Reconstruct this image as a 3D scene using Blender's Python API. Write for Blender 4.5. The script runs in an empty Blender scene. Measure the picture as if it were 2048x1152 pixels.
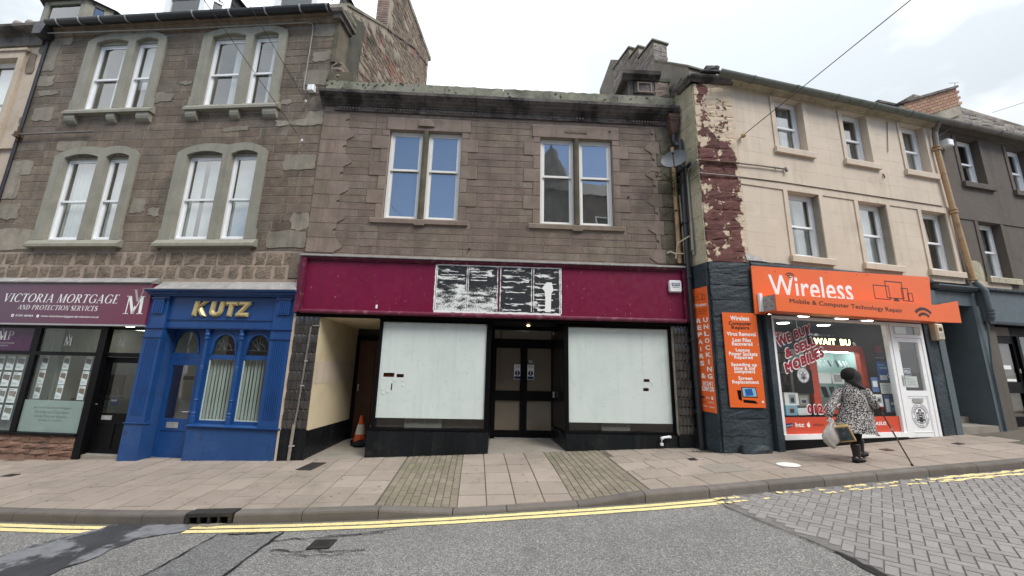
import bpy, math, random
from math import sin, cos, pi, radians
from mathutils import Vector, Matrix
rnd = random.Random(11)
scene = bpy.context.scene
COL = scene.collection

# ------------------------------------------------------------------ camera
cam_d = bpy.data.cameras.new("camera")
cam_d.sensor_width = 36.0
cam_d.lens = 750.0 / 2048.0 * 36.0
cam_d.clip_start = 0.05
cam_d.clip_end = 500.0
cam = bpy.data.objects.new("camera", cam_d)
COL.objects.link(cam)
_p, _r = radians(11.43), radians(-1.28)
_f = Vector((0, cos(_p), sin(_p)))
_dn = Vector((0, sin(_p), -cos(_p)))
_x = Vector((1, 0, 0))
_x2 = _x * cos(_r) + _dn * sin(_r)
_d2 = _dn * cos(_r) - _x * sin(_r)
_m = Matrix.Identity(4)
for i in range(3):
    _m[i][0] = _x2[i]
    _m[i][1] = -_d2[i]
    _m[i][2] = -_f[i]
cam.matrix_world = _m
scene.camera = cam

# ------------------------------------------------------------------ world: bright broken overcast
world = bpy.data.worlds.new("World")
scene.world = world
world.use_nodes = True
wn, wl = world.node_tree.nodes, world.node_tree.links
wn.clear()
SUN_EL, SUN_AZ = radians(50), radians(135)       # azimuth clockwise from +Y: high, behind the camera, to the right
w_out = wn.new('ShaderNodeOutputWorld')
w_bg = wn.new('ShaderNodeBackground')
w_bg.inputs['Strength'].default_value = 0.1
w_sky = wn.new('ShaderNodeTexSky')
w_sky.sky_type = 'NISHITA'
w_sky.sun_disc = False
w_sky.sun_elevation = SUN_EL
w_sky.sun_rotation = SUN_AZ
w_sky.air_density = 1.0
w_sky.dust_density = 0.2
w_sky.ozone_density = 3.0
w_tc = wn.new('ShaderNodeTexCoord')
w_n1 = wn.new('ShaderNodeTexNoise')
w_n1.inputs['Scale'].default_value = 1.3
w_n1.inputs['Detail'].default_value = 6
w_n1.inputs['Roughness'].default_value = 0.55
w_map = wn.new('ShaderNodeMapping')
w_map.inputs['Location'].default_value = (2.2, 6.1, 7.7)
w_map.inputs['Scale'].default_value = (1, 1, 1.8)
wl.new(w_tc.outputs['Generated'], w_map.inputs['Vector'])
wl.new(w_map.outputs['Vector'], w_n1.inputs['Vector'])
# cloud brightness (grey bellies, white tops)
w_cr = wn.new('ShaderNodeValToRGB')
w_cr.color_ramp.elements[0].position = 0.40
w_cr.color_ramp.elements[0].color = (3.7, 4.0, 4.3, 1)
w_cr.color_ramp.elements[1].position = 0.60
w_cr.color_ramp.elements[1].color = (8.8, 9.0, 9.2, 1)
wl.new(w_n1.outputs['Fac'], w_cr.inputs['Fac'])
# cover: solid overhead and to the north, thinning out to the south (the shop windows mirror blue sky there)
w_n2 = wn.new('ShaderNodeTexNoise')
w_n2.inputs['Scale'].default_value = 1.9
w_n2.inputs['Detail'].default_value = 5
wl.new(w_map.outputs['Vector'], w_n2.inputs['Vector'])
w_sep = wn.new('ShaderNodeSeparateXYZ')
wl.new(w_tc.outputs['Generated'], w_sep.inputs['Vector'])
w_mr = wn.new('ShaderNodeMapRange')
w_mr.inputs['From Min'].default_value = -0.90
w_mr.inputs['From Max'].default_value = -0.45
w_mr.inputs['To Min'].default_value = -0.36
w_mr.inputs['To Max'].default_value = 0.45
wl.new(w_sep.outputs['Y'], w_mr.inputs['Value'])
w_add = wn.new('ShaderNodeMath')
w_add.operation = 'ADD'
wl.new(w_mr.outputs['Result'], w_add.inputs[0])
wl.new(w_n2.outputs['Fac'], w_add.inputs[1])
w_cov = wn.new('ShaderNodeMapRange')
w_cov.inputs['From Min'].default_value = 0.40
w_cov.inputs['From Max'].default_value = 0.60
wl.new(w_add.outputs['Value'], w_cov.inputs['Value'])
w_mix = wn.new('ShaderNodeMixRGB')
wl.new(w_cov.outputs['Result'], w_mix.inputs['Fac'])
wl.new(w_sky.outputs['Color'], w_mix.inputs['Color1'])
# an overcast sky is three times brighter overhead than at the horizon
w_el = wn.new('ShaderNodeMapRange')
w_el.inputs['From Min'].default_value = 0.0
w_el.inputs['From Max'].default_value = 1.0
w_el.inputs['To Min'].default_value = 0.62
w_el.inputs['To Max'].default_value = 1.86
wl.new(w_sep.outputs['Z'], w_el.inputs['Value'])
w_mul = wn.new('ShaderNodeMixRGB')
w_mul.blend_type = 'MULTIPLY'
w_mul.inputs['Fac'].default_value = 1.0
wl.new(w_cr.outputs['Color'], w_mul.inputs['Color1'])
wl.new(w_el.outputs['Result'], w_mul.inputs['Color2'])
wl.new(w_mul.outputs['Color'], w_mix.inputs['Color2'])
wl.new(w_mix.outputs['Color'], w_bg.inputs['Color'])
wl.new(w_bg.outputs['Background'], w_out.inputs['Surface'])

# ------------------------------------------------------------------ sun (veiled by cloud: weak and soft)
sun_d = bpy.data.lights.new("sun", 'SUN')
sun_d.energy = 1.5
sun_d.angle = radians(22)
sun_d.color = (1.0, 0.96, 0.90)
sun = bpy.data.objects.new("sun", sun_d)
COL.objects.link(sun)
_sd = Vector((sin(SUN_AZ) * cos(SUN_EL), cos(SUN_AZ) * cos(SUN_EL), sin(SUN_EL)))
sun.rotation_euler = (-_sd).to_track_quat('-Z', 'Y').to_euler()

scene.view_settings.view_transform = 'Standard'
scene.view_settings.look = 'None'
scene.view_settings.exposure = 0.85
scene.view_settings.gamma = 1.0
scene.view_settings.use_curve_mapping = False
try:
    scene.cycles.max_bounces = 8
    scene.cycles.transparent_max_bounces = 12
    scene.cycles.use_denoising = True
except Exception:
    pass

# ------------------------------------------------------------------ mesh helpers
class MB:
    """collects polygons; build() links them as ONE object"""
    def __init__(s):
        s.v, s.f = [], []
    def poly(s, pts):
        i = len(s.v)
        s.v += [tuple(p) for p in pts]
        s.f.append(tuple(range(i, i + len(pts))))
        return s
    def faces(s, pts, fs):
        i = len(s.v)
        s.v += [tuple(p) for p in pts]
        s.f += [tuple(k + i for k in f) for f in fs]
        return s
    def box(s, x0, x1, y0, y1, z0, z1):
        p = [(x0, y0, z0), (x1, y0, z0), (x1, y1, z0), (x0, y1, z0), (x0, y0, z1), (x1, y0, z1), (x1, y1, z1), (x0, y1, z1)]
        return s.faces(p, [(0, 3, 2, 1), (4, 5, 6, 7), (0, 1, 5, 4), (1, 2, 6, 5), (2, 3, 7, 6), (3, 0, 4, 7)])
    def pillow(s, x0, x1, z0, z1, yf, yb, ch, j=0.0):
        """a dressed block: chamfered front towards -y, no back"""
        def J():
            return rnd.uniform(-j, j)
        b = [(x0, yb, z0), (x1, yb, z0), (x1, yb, z1), (x0, yb, z1)]
        m = [(x0 + J(), yf + ch, z0 + J()), (x1 + J(), yf + ch, z0 + J()), (x1 + J(), yf + ch, z1 + J()), (x0 + J(), yf + ch, z1 + J())]
        t = [(m[0][0] + ch, yf + J() * .5, m[0][2] + ch), (m[1][0] - ch, yf + J() * .5, m[1][2] + ch),
             (m[2][0] - ch, yf + J() * .5, m[2][2] - ch), (m[3][0] + ch, yf + J() * .5, m[3][2] - ch)]
        fs = [(8, 9, 10, 11)]
        for a in range(4):
            c = (a + 1) % 4
            fs.append((a, c, 4 + c, 4 + a))
            fs.append((4 + a, 4 + c, 8 + c, 8 + a))
        return s.faces(b + m + t, fs)
    def rough(s, x0, x1, z0, z1, yf, yb, amp, n=3):
        """a rock-faced block with a lumpy front"""
        g = []
        for k in range(n + 1):
            for i in range(n + 1):
                e = (i in (0, n)) or (k in (0, n))
                x = x0 + (x1 - x0) * i / n + (rnd.uniform(-.02, .02))
                z = z0 + (z1 - z0) * k / n + (rnd.uniform(-.02, .02))
                g.append((x, (yf + amp * .9 if e else yf + rnd.uniform(-amp, amp)), z))
        fs = []
        for k in range(n):
            for i in range(n):
                a = k * (n + 1) + i
                fs.append((a, a + 1, a + n + 2, a + n + 1))
        m = n + 1
        ring = [i for i in range(m)] + [k * m + n for k in range(1, m)] + [n * m + i for i in range(n - 1, -1, -1)] + [k * m for k in range(n - 1, 0, -1)]
        base = len(g)
        pts = g + [(g[i][0], yb, g[i][2]) for i in ring]
        L = len(ring)
        for k in range(L):
            fs.append((ring[k], base + k, base + (k + 1) % L, ring[(k + 1) % L]))
        return s.faces(pts, fs)
    def prism(s, pts, y0, y1, back=True):
        """polygon given in x,z (counter-clockwise seen from -y) extruded from y0 (front) to y1"""
        n = len(pts)
        p = [(a, y0, b) for a, b in pts] + [(a, y1, b) for a, b in pts]
        fs = [tuple(range(n))]
        if back:
            fs.append(tuple(range(2 * n - 1, n - 1, -1)))
        for i in range(n):
            j = (i + 1) % n
            fs.append((i, n + i, n + j, j))
        return s.faces(p, fs)
    def strip(s, A, B, y0, y1):
        """band between two polylines A and B (x,z) extruded y0..y1"""
        for i in range(len(A) - 1):
            s.prism([A[i], A[i + 1], B[i + 1], B[i]], y0, y1)
        return s
    def extrude_x(s, prof, x0, x1, dx0=0.0, dx1=0.0):
        """closed profile of (y,z) along x"""
        n = len(prof)
        p = [(x0, a, b) for a, b in prof] + [(x1, a, b) for a, b in prof]
        fs = [tuple(range(n - 1, -1, -1)), tuple(range(n, 2 * n))]
        for i in range(n):
            j = (i + 1) % n
            fs.append((i, j, n + j, n + i))
        return s.faces(p, fs)
    def tube(s, path, r, n=8, caps=True):
        path = [Vector(p) for p in path]
        rings = []
        for i, p in enumerate(path):
            if i == 0:
                d = path[1] - p
            elif i == len(path) - 1:
                d = p - path[i - 1]
            else:
                d = (path[i + 1] - p).normalized() + (p - path[i - 1]).normalized()
            d.normalize()
            up = Vector((0, 0, 1)) if abs(d.z) < .9 else Vector((1, 0, 0))
            a = d.cross(up).normalized()
            b = d.cross(a).normalized()
            rr = r[i] if isinstance(r, (list, tuple)) else r
            rings.append([p + a * (cos(2 * pi * k / n) * rr) + b * (sin(2 * pi * k / n) * rr) for k in range(n)])
        return s.loft(rings, caps)
    def loft(s, rings, caps=True):
        n = len(rings[0])
        pts = [q for r in rings for q in r]
        fs = []
        for i in range(len(rings) - 1):
            for k in range(n):
                l = (k + 1) % n
                fs.append((i * n + k, i * n + l, (i + 1) * n + l, (i + 1) * n + k))
        if caps:
            fs.append(tuple(range(n - 1, -1, -1)))
            fs.append(tuple(range((len(rings) - 1) * n, len(rings) * n)))
        return s.faces(pts, fs)
    def lathe(s, prof, c, n=14, caps=True):
        return s.loft([[(c[0] + r * cos(2 * pi * k / n), c[1] + r * sin(2 * pi * k / n), c[2] + z) for k in range(n)] for r, z in prof], caps)
    def disc(s, cx, y, cz, rx, rz, n=24):
        return s.poly([(cx + rx * cos(2 * pi * k / n), y, cz + rz * sin(2 * pi * k / n)) for k in range(n)])
    def move(s, fn):
        s.v = [tuple(fn(Vector(p))) for p in s.v]
        return s
    def mesh(s, name, mat, smooth=False):
        me = bpy.data.meshes.new(name)
        me.from_pydata(s.v, [], s.f)
        me.update()
        if mat:
            me.materials.append(mat)
        if smooth:
            me.polygons.foreach_set('use_smooth', [True] * len(me.polygons))
        return me
    def build(s, name, mat, parent=None, label=None, smooth=False, kind=None):
        o = bpy.data.objects.new(name, s.mesh(name, mat, smooth))
        COL.objects.link(o)
        if parent:
            o.parent = parent
        if label:
            o['label'] = label
        if kind:
            o['kind'] = kind
        return o

def link_mesh(name, me, parent=None, loc=None):
    o = bpy.data.objects.new(name, me)
    COL.objects.link(o)
    if parent:
        o.parent = parent
    if loc:
        o.location = loc
    return o

def thing(name, label, cat, loc=(0, 0, 0), rz=0.0, group=None):
    o = bpy.data.objects.new(name, None)
    o.empty_display_size = .2
    COL.objects.link(o)
    o.location = loc
    o.rotation_euler = (0, 0, rz)
    return tag(o, label, cat, group)

def tag(o, label=None, cat=None, group=None, kind=None):
    if label:
        o['label'] = label
    if cat:
        o['category'] = cat
    if group:
        o['group'] = group
    if kind:
        o['kind'] = kind
    return o

def copy_tree(o, parent=None):
    c = o.copy()
    COL.objects.link(c)
    c.parent = parent
    for ch in list(o.children):
        copy_tree(ch, c)
    return c

def wall(mb, x0, x1, z0, z1, holes, yf, yr):
    """wall face at y=yf with reveals of the holes running back to y=yr"""
    xs = sorted({x0, x1} | {min(max(h[i], x0), x1) for h in holes for i in (0, 1)})
    zs = sorted({z0, z1} | {min(max(h[i], z0), z1) for h in holes for i in (2, 3)})
    def solid(i, k):
        if i < 0 or k < 0 or i >= len(xs) - 1 or k >= len(zs) - 1:
            return None
        cx, cz = (xs[i] + xs[i + 1]) / 2, (zs[k] + zs[k + 1]) / 2
        return not any(h[0] < cx < h[1] and h[2] < cz < h[3] for h in holes)
    for i in range(len(xs) - 1):
        for k in range(len(zs) - 1):
            a, b, c, d = xs[i], xs[i + 1], zs[k], zs[k + 1]
            if not solid(i, k):
                continue
            mb.poly([(a, yf, c), (b, yf, c), (b, yf, d), (a, yf, d)])
            if solid(i - 1, k) is not True:
                mb.poly([(a, yr, c), (a, yf, c), (a, yf, d), (a, yr, d)])
            if solid(i + 1, k) is not True:
                mb.poly([(b, yf, c), (b, yr, c), (b, yr, d), (b, yf, d)])
            if solid(i, k - 1) is not True:
                mb.poly([(a, yr, c), (b, yr, c), (b, yf, c), (a, yf, c)])
            if solid(i, k + 1) is not True:
                mb.poly([(a, yf, d), (b, yf, d), (b, yr, d), (a, yr, d)])
    return mb

def courses(x0, x1, z0, z1, hmin, hmax, lmin, lmax, holes, gap):
    out = []
    z = z0
    while z < z1 - .05:
        h = rnd.uniform(hmin, hmax)
        if z + h > z1 - .06:
            h = z1 - z
        segs = [(x0, x1)]
        for hx0, hx1, hz0, hz1 in holes:
            if hz0 < z + h - .015 and hz1 > z + .015:
                n = []
                for a, b in segs:
                    if hx1 <= a or hx0 >= b:
                        n.append((a, b))
                    else:
                        if hx0 - a > .04:
                            n.append((a, hx0))
                        if b - hx1 > .04:
                            n.append((hx1, b))
                segs = n
        for a, b in segs:
            x = a
            while x < b - .01:
                l = rnd.uniform(lmin, lmax)
                if b - (x + l) < lmin * .6:
                    l = b - x
                out.append((x + gap / 2, x + l - gap / 2, z + gap / 2, z + h - gap / 2))
                x += l
        z += h
    return out

# ------------------------------------------------------------------ materials
def N(nt, t, **kw):
    n = nt.nodes.new(t)
    for k, v in kw.items():
        if k in n.inputs:
            n.inputs[k].default_value = v
        else:
            setattr(n, k, v)
    return n

def noise(nt, vec, scale, detail=4, rough=.55):
    n = N(nt, 'ShaderNodeTexNoise')
    n.inputs['Scale'].default_value = scale
    n.inputs['Detail'].default_value = detail
    n.inputs['Roughness'].default_value = rough
    nt.links.new(vec, n.inputs['Vector'])
    return n.outputs['Fac']

def maprange(nt, v, a, b, c=0., d=1.):
    n = N(nt, 'ShaderNodeMapRange')
    for k, x in zip(('From Min', 'From Max', 'To Min', 'To Max'), (a, b, c, d)):
        n.inputs[k].default_value = x
    nt.links.new(v, n.inputs['Value'])
    return n.outputs['Result']

def mixc(nt, fac, a, b, mode='MIX'):
    n = N(nt, 'ShaderNodeMixRGB', blend_type=mode)
    for s, v in ((0, fac), (1, a), (2, b)):
        if hasattr(v, 'is_linked'):
            nt.links.new(v, n.inputs[s])
        elif isinstance(v, (int, float)):
            n.inputs[s].default_value = v
        else:
            n.inputs[s].default_value = (v[0], v[1], v[2], 1)
    return n.outputs['Color']

def mat(name, col, rough=.85, var=.18, vs=3.0, fine=.10, fs=60., rand=0., cols=None, stains=(), bump=.0, bs=40., spec=.4, metal=0.,
        streak=None, coat=0., bumpd=.01):
    """procedural material: base colour (or one of several colours per object), broad and fine mottling,
    stains = [(colour, noise scale, threshold, softness, amount)], streak=(colour, amount) for rain runs"""
    m = bpy.data.materials.new(name)
    m.use_nodes = True
    nt = m.node_tree
    b = nt.nodes['Principled BSDF']
    geo = N(nt, 'ShaderNodeNewGeometry')
    pos = geo.outputs['Position']
    c = None
    if cols:
        oi = N(nt, 'ShaderNodeObjectInfo')
        r = N(nt, 'ShaderNodeValToRGB')
        r.color_ramp.interpolation = 'LINEAR'
        while len(r.color_ramp.elements) < len(cols):
            r.color_ramp.elements.new(.5)
        for i, k in enumerate(cols):
            r.color_ramp.elements[i].position = i / (len(cols) - 1)
            r.color_ramp.elements[i].color = (k[0], k[1], k[2], 1)
        nt.links.new(oi.outputs['Random'], r.inputs['Fac'])
        c = r.outputs['Color']
    else:
        rgb = N(nt, 'ShaderNodeRGB')
        rgb.outputs[0].default_value = (col[0], col[1], col[2], 1)
        c = rgb.outputs[0]
    if rand:
        oi2 = N(nt, 'ShaderNodeObjectInfo')
        c = mixc(nt, 1.0, c, maprange(nt, oi2.outputs['Random'], 0, 1, 1 - rand, 1 + rand), 'MULTIPLY')
    if var:
        c = mixc(nt, 1.0, c, maprange(nt, noise(nt, pos, vs, 5, .6), .25, .75, 1 - var, 1 + var), 'MULTIPLY')
    if fine:
        c = mixc(nt, 1.0, c, maprange(nt, noise(nt, pos, fs, 3, .6), .25, .75, 1 - fine, 1 + fine), 'MULTIPLY')
    for sc, ss, th, soft, amt in stains:
        f = maprange(nt, noise(nt, pos, ss, 6, .65), th, th + soft, 0, amt)
        c = mixc(nt, f, c, sc)
    if streak:
        mp = N(nt, 'ShaderNodeMapping')
        mp.inputs['Scale'].default_value = (7, 7, .35)
        nt.links.new(pos, mp.inputs['Vector'])
        f = maprange(nt, noise(nt, mp.outputs['Vector'], 1.0, 5, .6), .52, .75, 0, streak[1])
        c = mixc(nt, f, c, streak[0])
    nt.links.new(c, b.inputs['Base Color'])
    b.inputs['Metallic'].default_value = metal
    b.inputs['Specular IOR Level'].default_value = spec
    rr = maprange(nt, noise(nt, pos, 9., 3), .3, .7, max(0, rough - .08), min(1, rough + .08))
    nt.links.new(rr, b.inputs['Roughness'])
    if coat:
        b.inputs['Coat Weight'].default_value = coat
        b.inputs['Coat Roughness'].default_value = .08
    if bump:
        bn = N(nt, 'ShaderNodeBump')
        bn.inputs['Strength'].default_value = bump
        bn.inputs['Distance'].default_value = bumpd
        nt.links.new(noise(nt, pos, bs, 6, .65), bn.inputs['Height'])
        nt.links.new(bn.outputs['Normal'], b.inputs['Normal'])
    return m

def glass(name, tint=(.9, .95, .95), base=.05, boost=1.3, rough=.02, dirt=0.0):
    m = bpy.data.materials.new(name)
    m.use_nodes = True
    nt = m.node_tree
    nt.nodes.clear()
    out = N(nt, 'ShaderNodeOutputMaterial')
    tr = N(nt, 'ShaderNodeBsdfTransparent')
    tr.inputs['Color'].default_value = (*tint, 1)
    gl = N(nt, 'ShaderNodeBsdfGlossy')
    gl.inputs['Roughness'].default_value = rough
    fr = N(nt, 'ShaderNodeLayerWeight')
    fp = N(nt, 'ShaderNodeMath', operation='POWER')
    fp.inputs[1].default_value = 5
    nt.links.new(fr.outputs['Facing'], fp.inputs[0])
    geo = N(nt, 'ShaderNodeNewGeometry')
    bn = N(nt, 'ShaderNodeBump')
    bn.inputs['Strength'].default_value = .12
    bn.inputs['Distance'].default_value = .02
    nt.links.new(noise(nt, geo.outputs['Position'], 1.6, 2), bn.inputs['Height'])
    nt.links.new(bn.outputs['Normal'], gl.inputs['Normal'])
    ma = N(nt, 'ShaderNodeMath', operation='MULTIPLY_ADD')
    ma.inputs[1].default_value = .9
    ma.inputs[2].default_value = base + .042 * boost
    nt.links.new(fp.outputs[0], ma.inputs[0])
    mx = N(nt, 'ShaderNodeMixShader')
    nt.links.new(ma.outputs['Value'], mx.inputs[0])
    nt.links.new(tr.outputs[0], mx.inputs[1])
    nt.links.new(gl.outputs[0], mx.inputs[2])
    last = mx.outputs[0]
    if dirt:
        df = N(nt, 'ShaderNodeBsdfDiffuse')
        df.inputs['Color'].default_value = (.45, .47, .45, 1)
        f = maprange(nt, noise(nt, geo.outputs['Position'], 5, 6, .7), .35, .8, dirt * .3, dirt)
        m2 = N(nt, 'ShaderNodeMixShader')
        nt.links.new(f, m2.inputs[0])
        nt.links.new(last, m2.inputs[1])
        nt.links.new(df.outputs[0], m2.inputs[2])
        last = m2.outputs[0]
    nt.links.new(last, out.inputs['Surface'])
    return m

def emit(name, col, s):
    m = bpy.data.materials.new(name)
    m.use_nodes = True
    b = m.node_tree.nodes['Principled BSDF']
    b.inputs['Base Color'].default_value = (*[min(1, c) for c in col], 1)
    b.inputs['Emission Color'].default_value = (*col, 1)
    b.inputs['Emission Strength'].default_value = s
    return m

DARK = (.02, .019, .018)
MOSS = (.06, .075, .03)
M = {}
M['mortar_l'] = mat('mortar_grey', (.30, .26, .222), .95, .2, 4, .2, 50, bump=.5, bs=60)
M['stone_l'] = mat('sandstone_brown', None, .95, .30, 3.5, .34, 55, rand=.10, cols=[(.151, .114, .086), (.176, .136, .102), (.190, .153, .118), (.162, .126, .096), (.211, .166, .121), (.151, .124, .100), (.182, .139, .107)],
                   stains=[((.05, .042, .036), 1.1, .52, .2, .6), ((.24, .21, .18), 7, .60, .1, .35), ((.05, .045, .04), .35, .5, .2, .35)], bump=.9, bs=38, bumpd=.02, streak=((.045, .038, .034), .45))
M['rubble'] = mat('rubble_stone', None, .95, .3, 7, .3, 40, cols=[(.21, .165, .12), (.24, .19, .145), (.19, .152, .115), (.225, .178, .135)],
                  stains=[((.07, .055, .04), 6, .55, .15, .6)], bump=1.0, bs=25, bumpd=.04)
M['mortar_r'] = mat('mortar_pinkish', (.33, .26, .205), .95, .2, 6, .15, 60, bump=.6, bs=40, stains=[((.17, .14, .11), 2.2, .5, .2, .5)])
M['cement'] = mat('cement_render', (.26, .25, .205), .9, .14, 2.5, .10, 60, bump=.25, bs=70, stains=[((.15, .145, .10), 2.0, .55, .2, .5)], streak=((.14, .13, .09), .4))
M['patch'] = mat('cement_patch', (.25, .222, .178), .95, .2, 4, .15, 50, rand=.18, bump=.3, bs=60, stains=[((.11, .10, .085), 2.5, .5, .2, .6)], streak=((.10, .088, .07), .5))
M['stone_c'] = mat('sandstone_red', None, .95, .26, 3, .32, 60, rand=.10, cols=[(.190, .146, .120), (.213, .166, .140), (.174, .137, .110), (.204, .152, .131), (.183, .148, .116), (.197, .164, .131)],
                   stains=[((.08, .06, .05), .9, .5, .22, .6), ((.11, .095, .06), .7, .52, .2, .45), ((.27, .23, .2), 8, .62, .1, .3)], bump=.85, bs=42, bumpd=.018, streak=((.055, .045, .038), .45))
M['ashlar_c'] = mat('ashlar_red', None, .92, .24, 2.5, .22, 60, rand=.08, cols=[(.199, .155, .125), (.230, .179, .150), (.190, .151, .116), (.213, .162, .137)],
                    stains=[((.11, .09, .07), 1.1, .5, .2, .5)], bump=.3, bs=60, streak=((.075, .062, .05), .4))
M['ashlar_d'] = mat('ashlar_green_stained', (.125, .105, .075), .92, .3, 3, .2, 60, rand=.2, bump=.5, bs=40, stains=[((.05, .05, .03), 1.8, .45, .2, .7), (MOSS, 2.6, .55, .15, .5)])
M['mortar_c'] = mat('mortar_brown', (.27, .22, .185), .95, .2, 4, .2, 60, bump=.4, bs=60)
M['cornice'] = mat('cornice_stone', (.15, .132, .122), .92, .25, 2.5, .3, 50, bump=.5, bs=35, stains=[((.022, .02, .019), 1.4, .44, .16, .9), ((.27, .25, .21), 14, .66, .05, .6)])
M['mossy'] = mat('mossy_coping', (.23, .225, .175), .95, .3, 2.5, .25, 40, bump=.8, bs=25, stains=[((.045, .045, .038), 1.3, .50, .15, .8), ((.11, .12, .06), 3.2, .54, .12, .6), ((.4, .4, .35), 16, .66, .05, .7)])
M['cream'] = mat('cream_paint', (.575, .485, .388), .85, .08, 1.4, .05, 60, bump=.22, bs=26, bumpd=.02, stains=[((.36, .275, .20), 1.5, .55, .25, .5), ((.40, .34, .27), .8, .55, .2, .35), ((.30, .25, .19), 22, .68, .04, .5)], streak=((.34, .27, .19), .35))
M['cream_d'] = mat('cream_paint_weathered', (.44, .40, .29), .9, .16, 2.2, .12, 60, bump=.8, bs=20, bumpd=.03, stains=[((.17, .165, .10), 1.2, .5, .25, .75), ((.30, .17, .11), 3, .62, .08, .4), ((.09, .09, .06), 9, .60, .08, .5)], streak=((.13, .12, .075), .6))
M['cream_far'] = mat('cream_stone', (.47, .385, .30), .9, .12, 1.6, .1, 50, bump=.3, bs=30, stains=[((.22, .16, .11), 1.7, .55, .15, .5)], streak=((.26, .19, .14), .4))
M['grey_wall'] = mat('grey_paint', (.105, .088, .074), .9, .12, 1.4, .08, 60, bump=.3, bs=30, stains=[((.15, .13, .11), 1.2, .55, .2, .4), ((.05, .045, .04), 2.3, .58, .2, .4)], streak=((.055, .048, .043), .4))
M['slate'] = mat('roof_slate', (.06, .06, .06), .8, .2, 3, .2, 30, bump=.4, bs=20, rand=.3)
M['burgundy'] = mat('burgundy_gloss', (.165, .006, .038), .40, .10, 1.2, .04, 60, spec=.4, stains=[((.30, .10, .15), 9, .69, .04, .5)], bump=.06, bs=9, streak=((.10, .005, .033), .4))
M['burg_frame'] = mat('burgundy_frame', (.115, .012, .035), .5, .2, 3, .1, 60, stains=[((.24, .14, .15), 6, .55, .12, .65), ((.03, .006, .012), 3, .6, .1, .5)], bump=.3, bs=30)
M['lead'] = mat('lead_flashing', (.28, .27, .26), .6, .25, 4, .15, 40, bump=.4, bs=20, stains=[((.50, .49, .47), 6, .56, .1, .6), ((.09, .085, .08), 4, .6, .1, .6)])
M['black'] = mat('black_paint', (.004, .004, .005), .45, .2, 4, .1, 60, spec=.12, stains=[((.03, .03, .03), 12, .66, .06, .4)])
M['riser'] = mat('black_granite', (.008, .010, .012), .30, .2, 2, .2, 90, spec=.22, stains=[((.16, .155, .14), 24, .68, .05, .5), ((.06, .06, .055), 2.3, .56, .15, .35)], streak=((.06, .06, .055), .3))
M['tile'] = mat('glazed_black_tile', (.045, .042, .040), .20, .2, 6, .1, 60, rand=.3, spec=.7, coat=.4)
M['grout'] = mat('tile_grout', (.30, .27, .23), .9, .3, 6, .2, 60)
M['white'] = mat('white_paint', (.72, .71, .68), .5, .06, 2, .03, 60, stains=[((.45, .42, .36), 5, .64, .1, .4)])
M['upvc'] = mat('white_upvc', (.80, .81, .82), .32, .03, 2, .0, 60, spec=.5)
M['paper'] = mat('whited_shop_glass', (.83, .845, .835), .35, .05, .9, .015, 90, spec=.5, stains=[((.62, .655, .64), 1.2, .5, .3, .5), ((.70, .72, .70), 7, .55, .15, .6)], streak=((.68, .71, .70), .6), coat=.25)
M['net'] = mat('net_curtain', (.66, .68, .68), .9, .08, 5, .05, 60)
M['blind'] = mat('fabric_blind', (.47, .55, .50), .8, .06, 4, .04, 60)
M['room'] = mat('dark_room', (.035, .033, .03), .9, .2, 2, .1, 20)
M['room_l'] = mat('office_room', (.17, .18, .165), .9, .15, 1, .05, 20)
M['blue'] = mat('blue_gloss_paint', (.010, .057, .200), .42, .10, 2, .04, 60, spec=.4, bump=.08, bs=20, stains=[((.35, .4, .5), 30, .72, .03, .4), ((.006, .026, .10), 1.7, .52, .2, .6)], streak=((.025, .085, .24), .4))
M['blue_d'] = mat('blue_masonry_paint', (.012, .058, .19), .65, .14, 1.6, .08, 60, bump=.3, bs=40, stains=[((.06, .12, .27), 1.3, .52, .2, .5), ((.006, .02, .07), 2.6, .58, .1, .6)], streak=((.03, .08, .2), .45))
M['gold'] = mat('gilt', (.56, .45, .22), .40, .12, 8, .05, 60, metal=.25, spec=.5)
M['plum'] = mat('plum_sign', (.135, .027, .075), .30, .08, .8, .02, 60, spec=.5, coat=.35)
M['plum_d'] = mat('purple_film', (.055, .008, .05), .3, .1, 1, .02, 60)
M['lettering_w'] = mat('white_vinyl', (.80, .80, .79), .5, .02, 2, .0)
M['sandbrick'] = mat('pink_sandstone_base', None, .95, .2, 5, .18, 60, cols=[(.215, .125, .088), (.26, .155, .115), (.185, .11, .08), (.235, .15, .115)], stains=[((.09, .06, .05), 2.3, .52, .2, .6)], bump=1.0, bs=30, bumpd=.03)
M['basepaint'] = mat('slate_blue_masonry_paint', (.024, .036, .046), .62, .25, 2.2, .12, 60, bump=.9, bs=16, bumpd=.03, stains=[((.075, .095, .105), 1.7, .52, .2, .6), ((.012, .015, .017), 3.2, .58, .15, .6), ((.25, .25, .24), 17, .7, .03, .5)])
M['basepaint_l'] = mat('light_slate_paint', (.085, .11, .125), .6, .15, 2, .08, 60, bump=.3, bs=30, stains=[((.04, .05, .058), 2, .55, .2, .4)])
M['quoin_r'] = mat('red_sandstone_exposed', None, .95, .25, 6, .2, 60, cols=[(.105, .030, .026), (.13, .040, .034), (.09, .026, .024), (.145, .055, .045)],
                   stains=[((.23, .11, .09), 4, .6, .1, .5), ((.05, .018, .016), 3, .55, .15, .6)], bump=1.0, bs=22, bumpd=.03)
M['orange'] = mat('orange_sign', (.74, .125, .022), .38, .04, 1, .015, 60, spec=.45, stains=[((.60, .095, .018), .9, .55, .25, .4)])
M['brown_ink'] = mat('dark_brown_vinyl', (.045, .018, .012), .5, .05, 2, 0)
M['red_ink'] = mat('crimson_vinyl', (.30, .010, .028), .45, .05, 2, 0)
M['red_panel'] = mat('red_orange_film', (.55, .065, .03), .4, .04, 2, 0)
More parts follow.
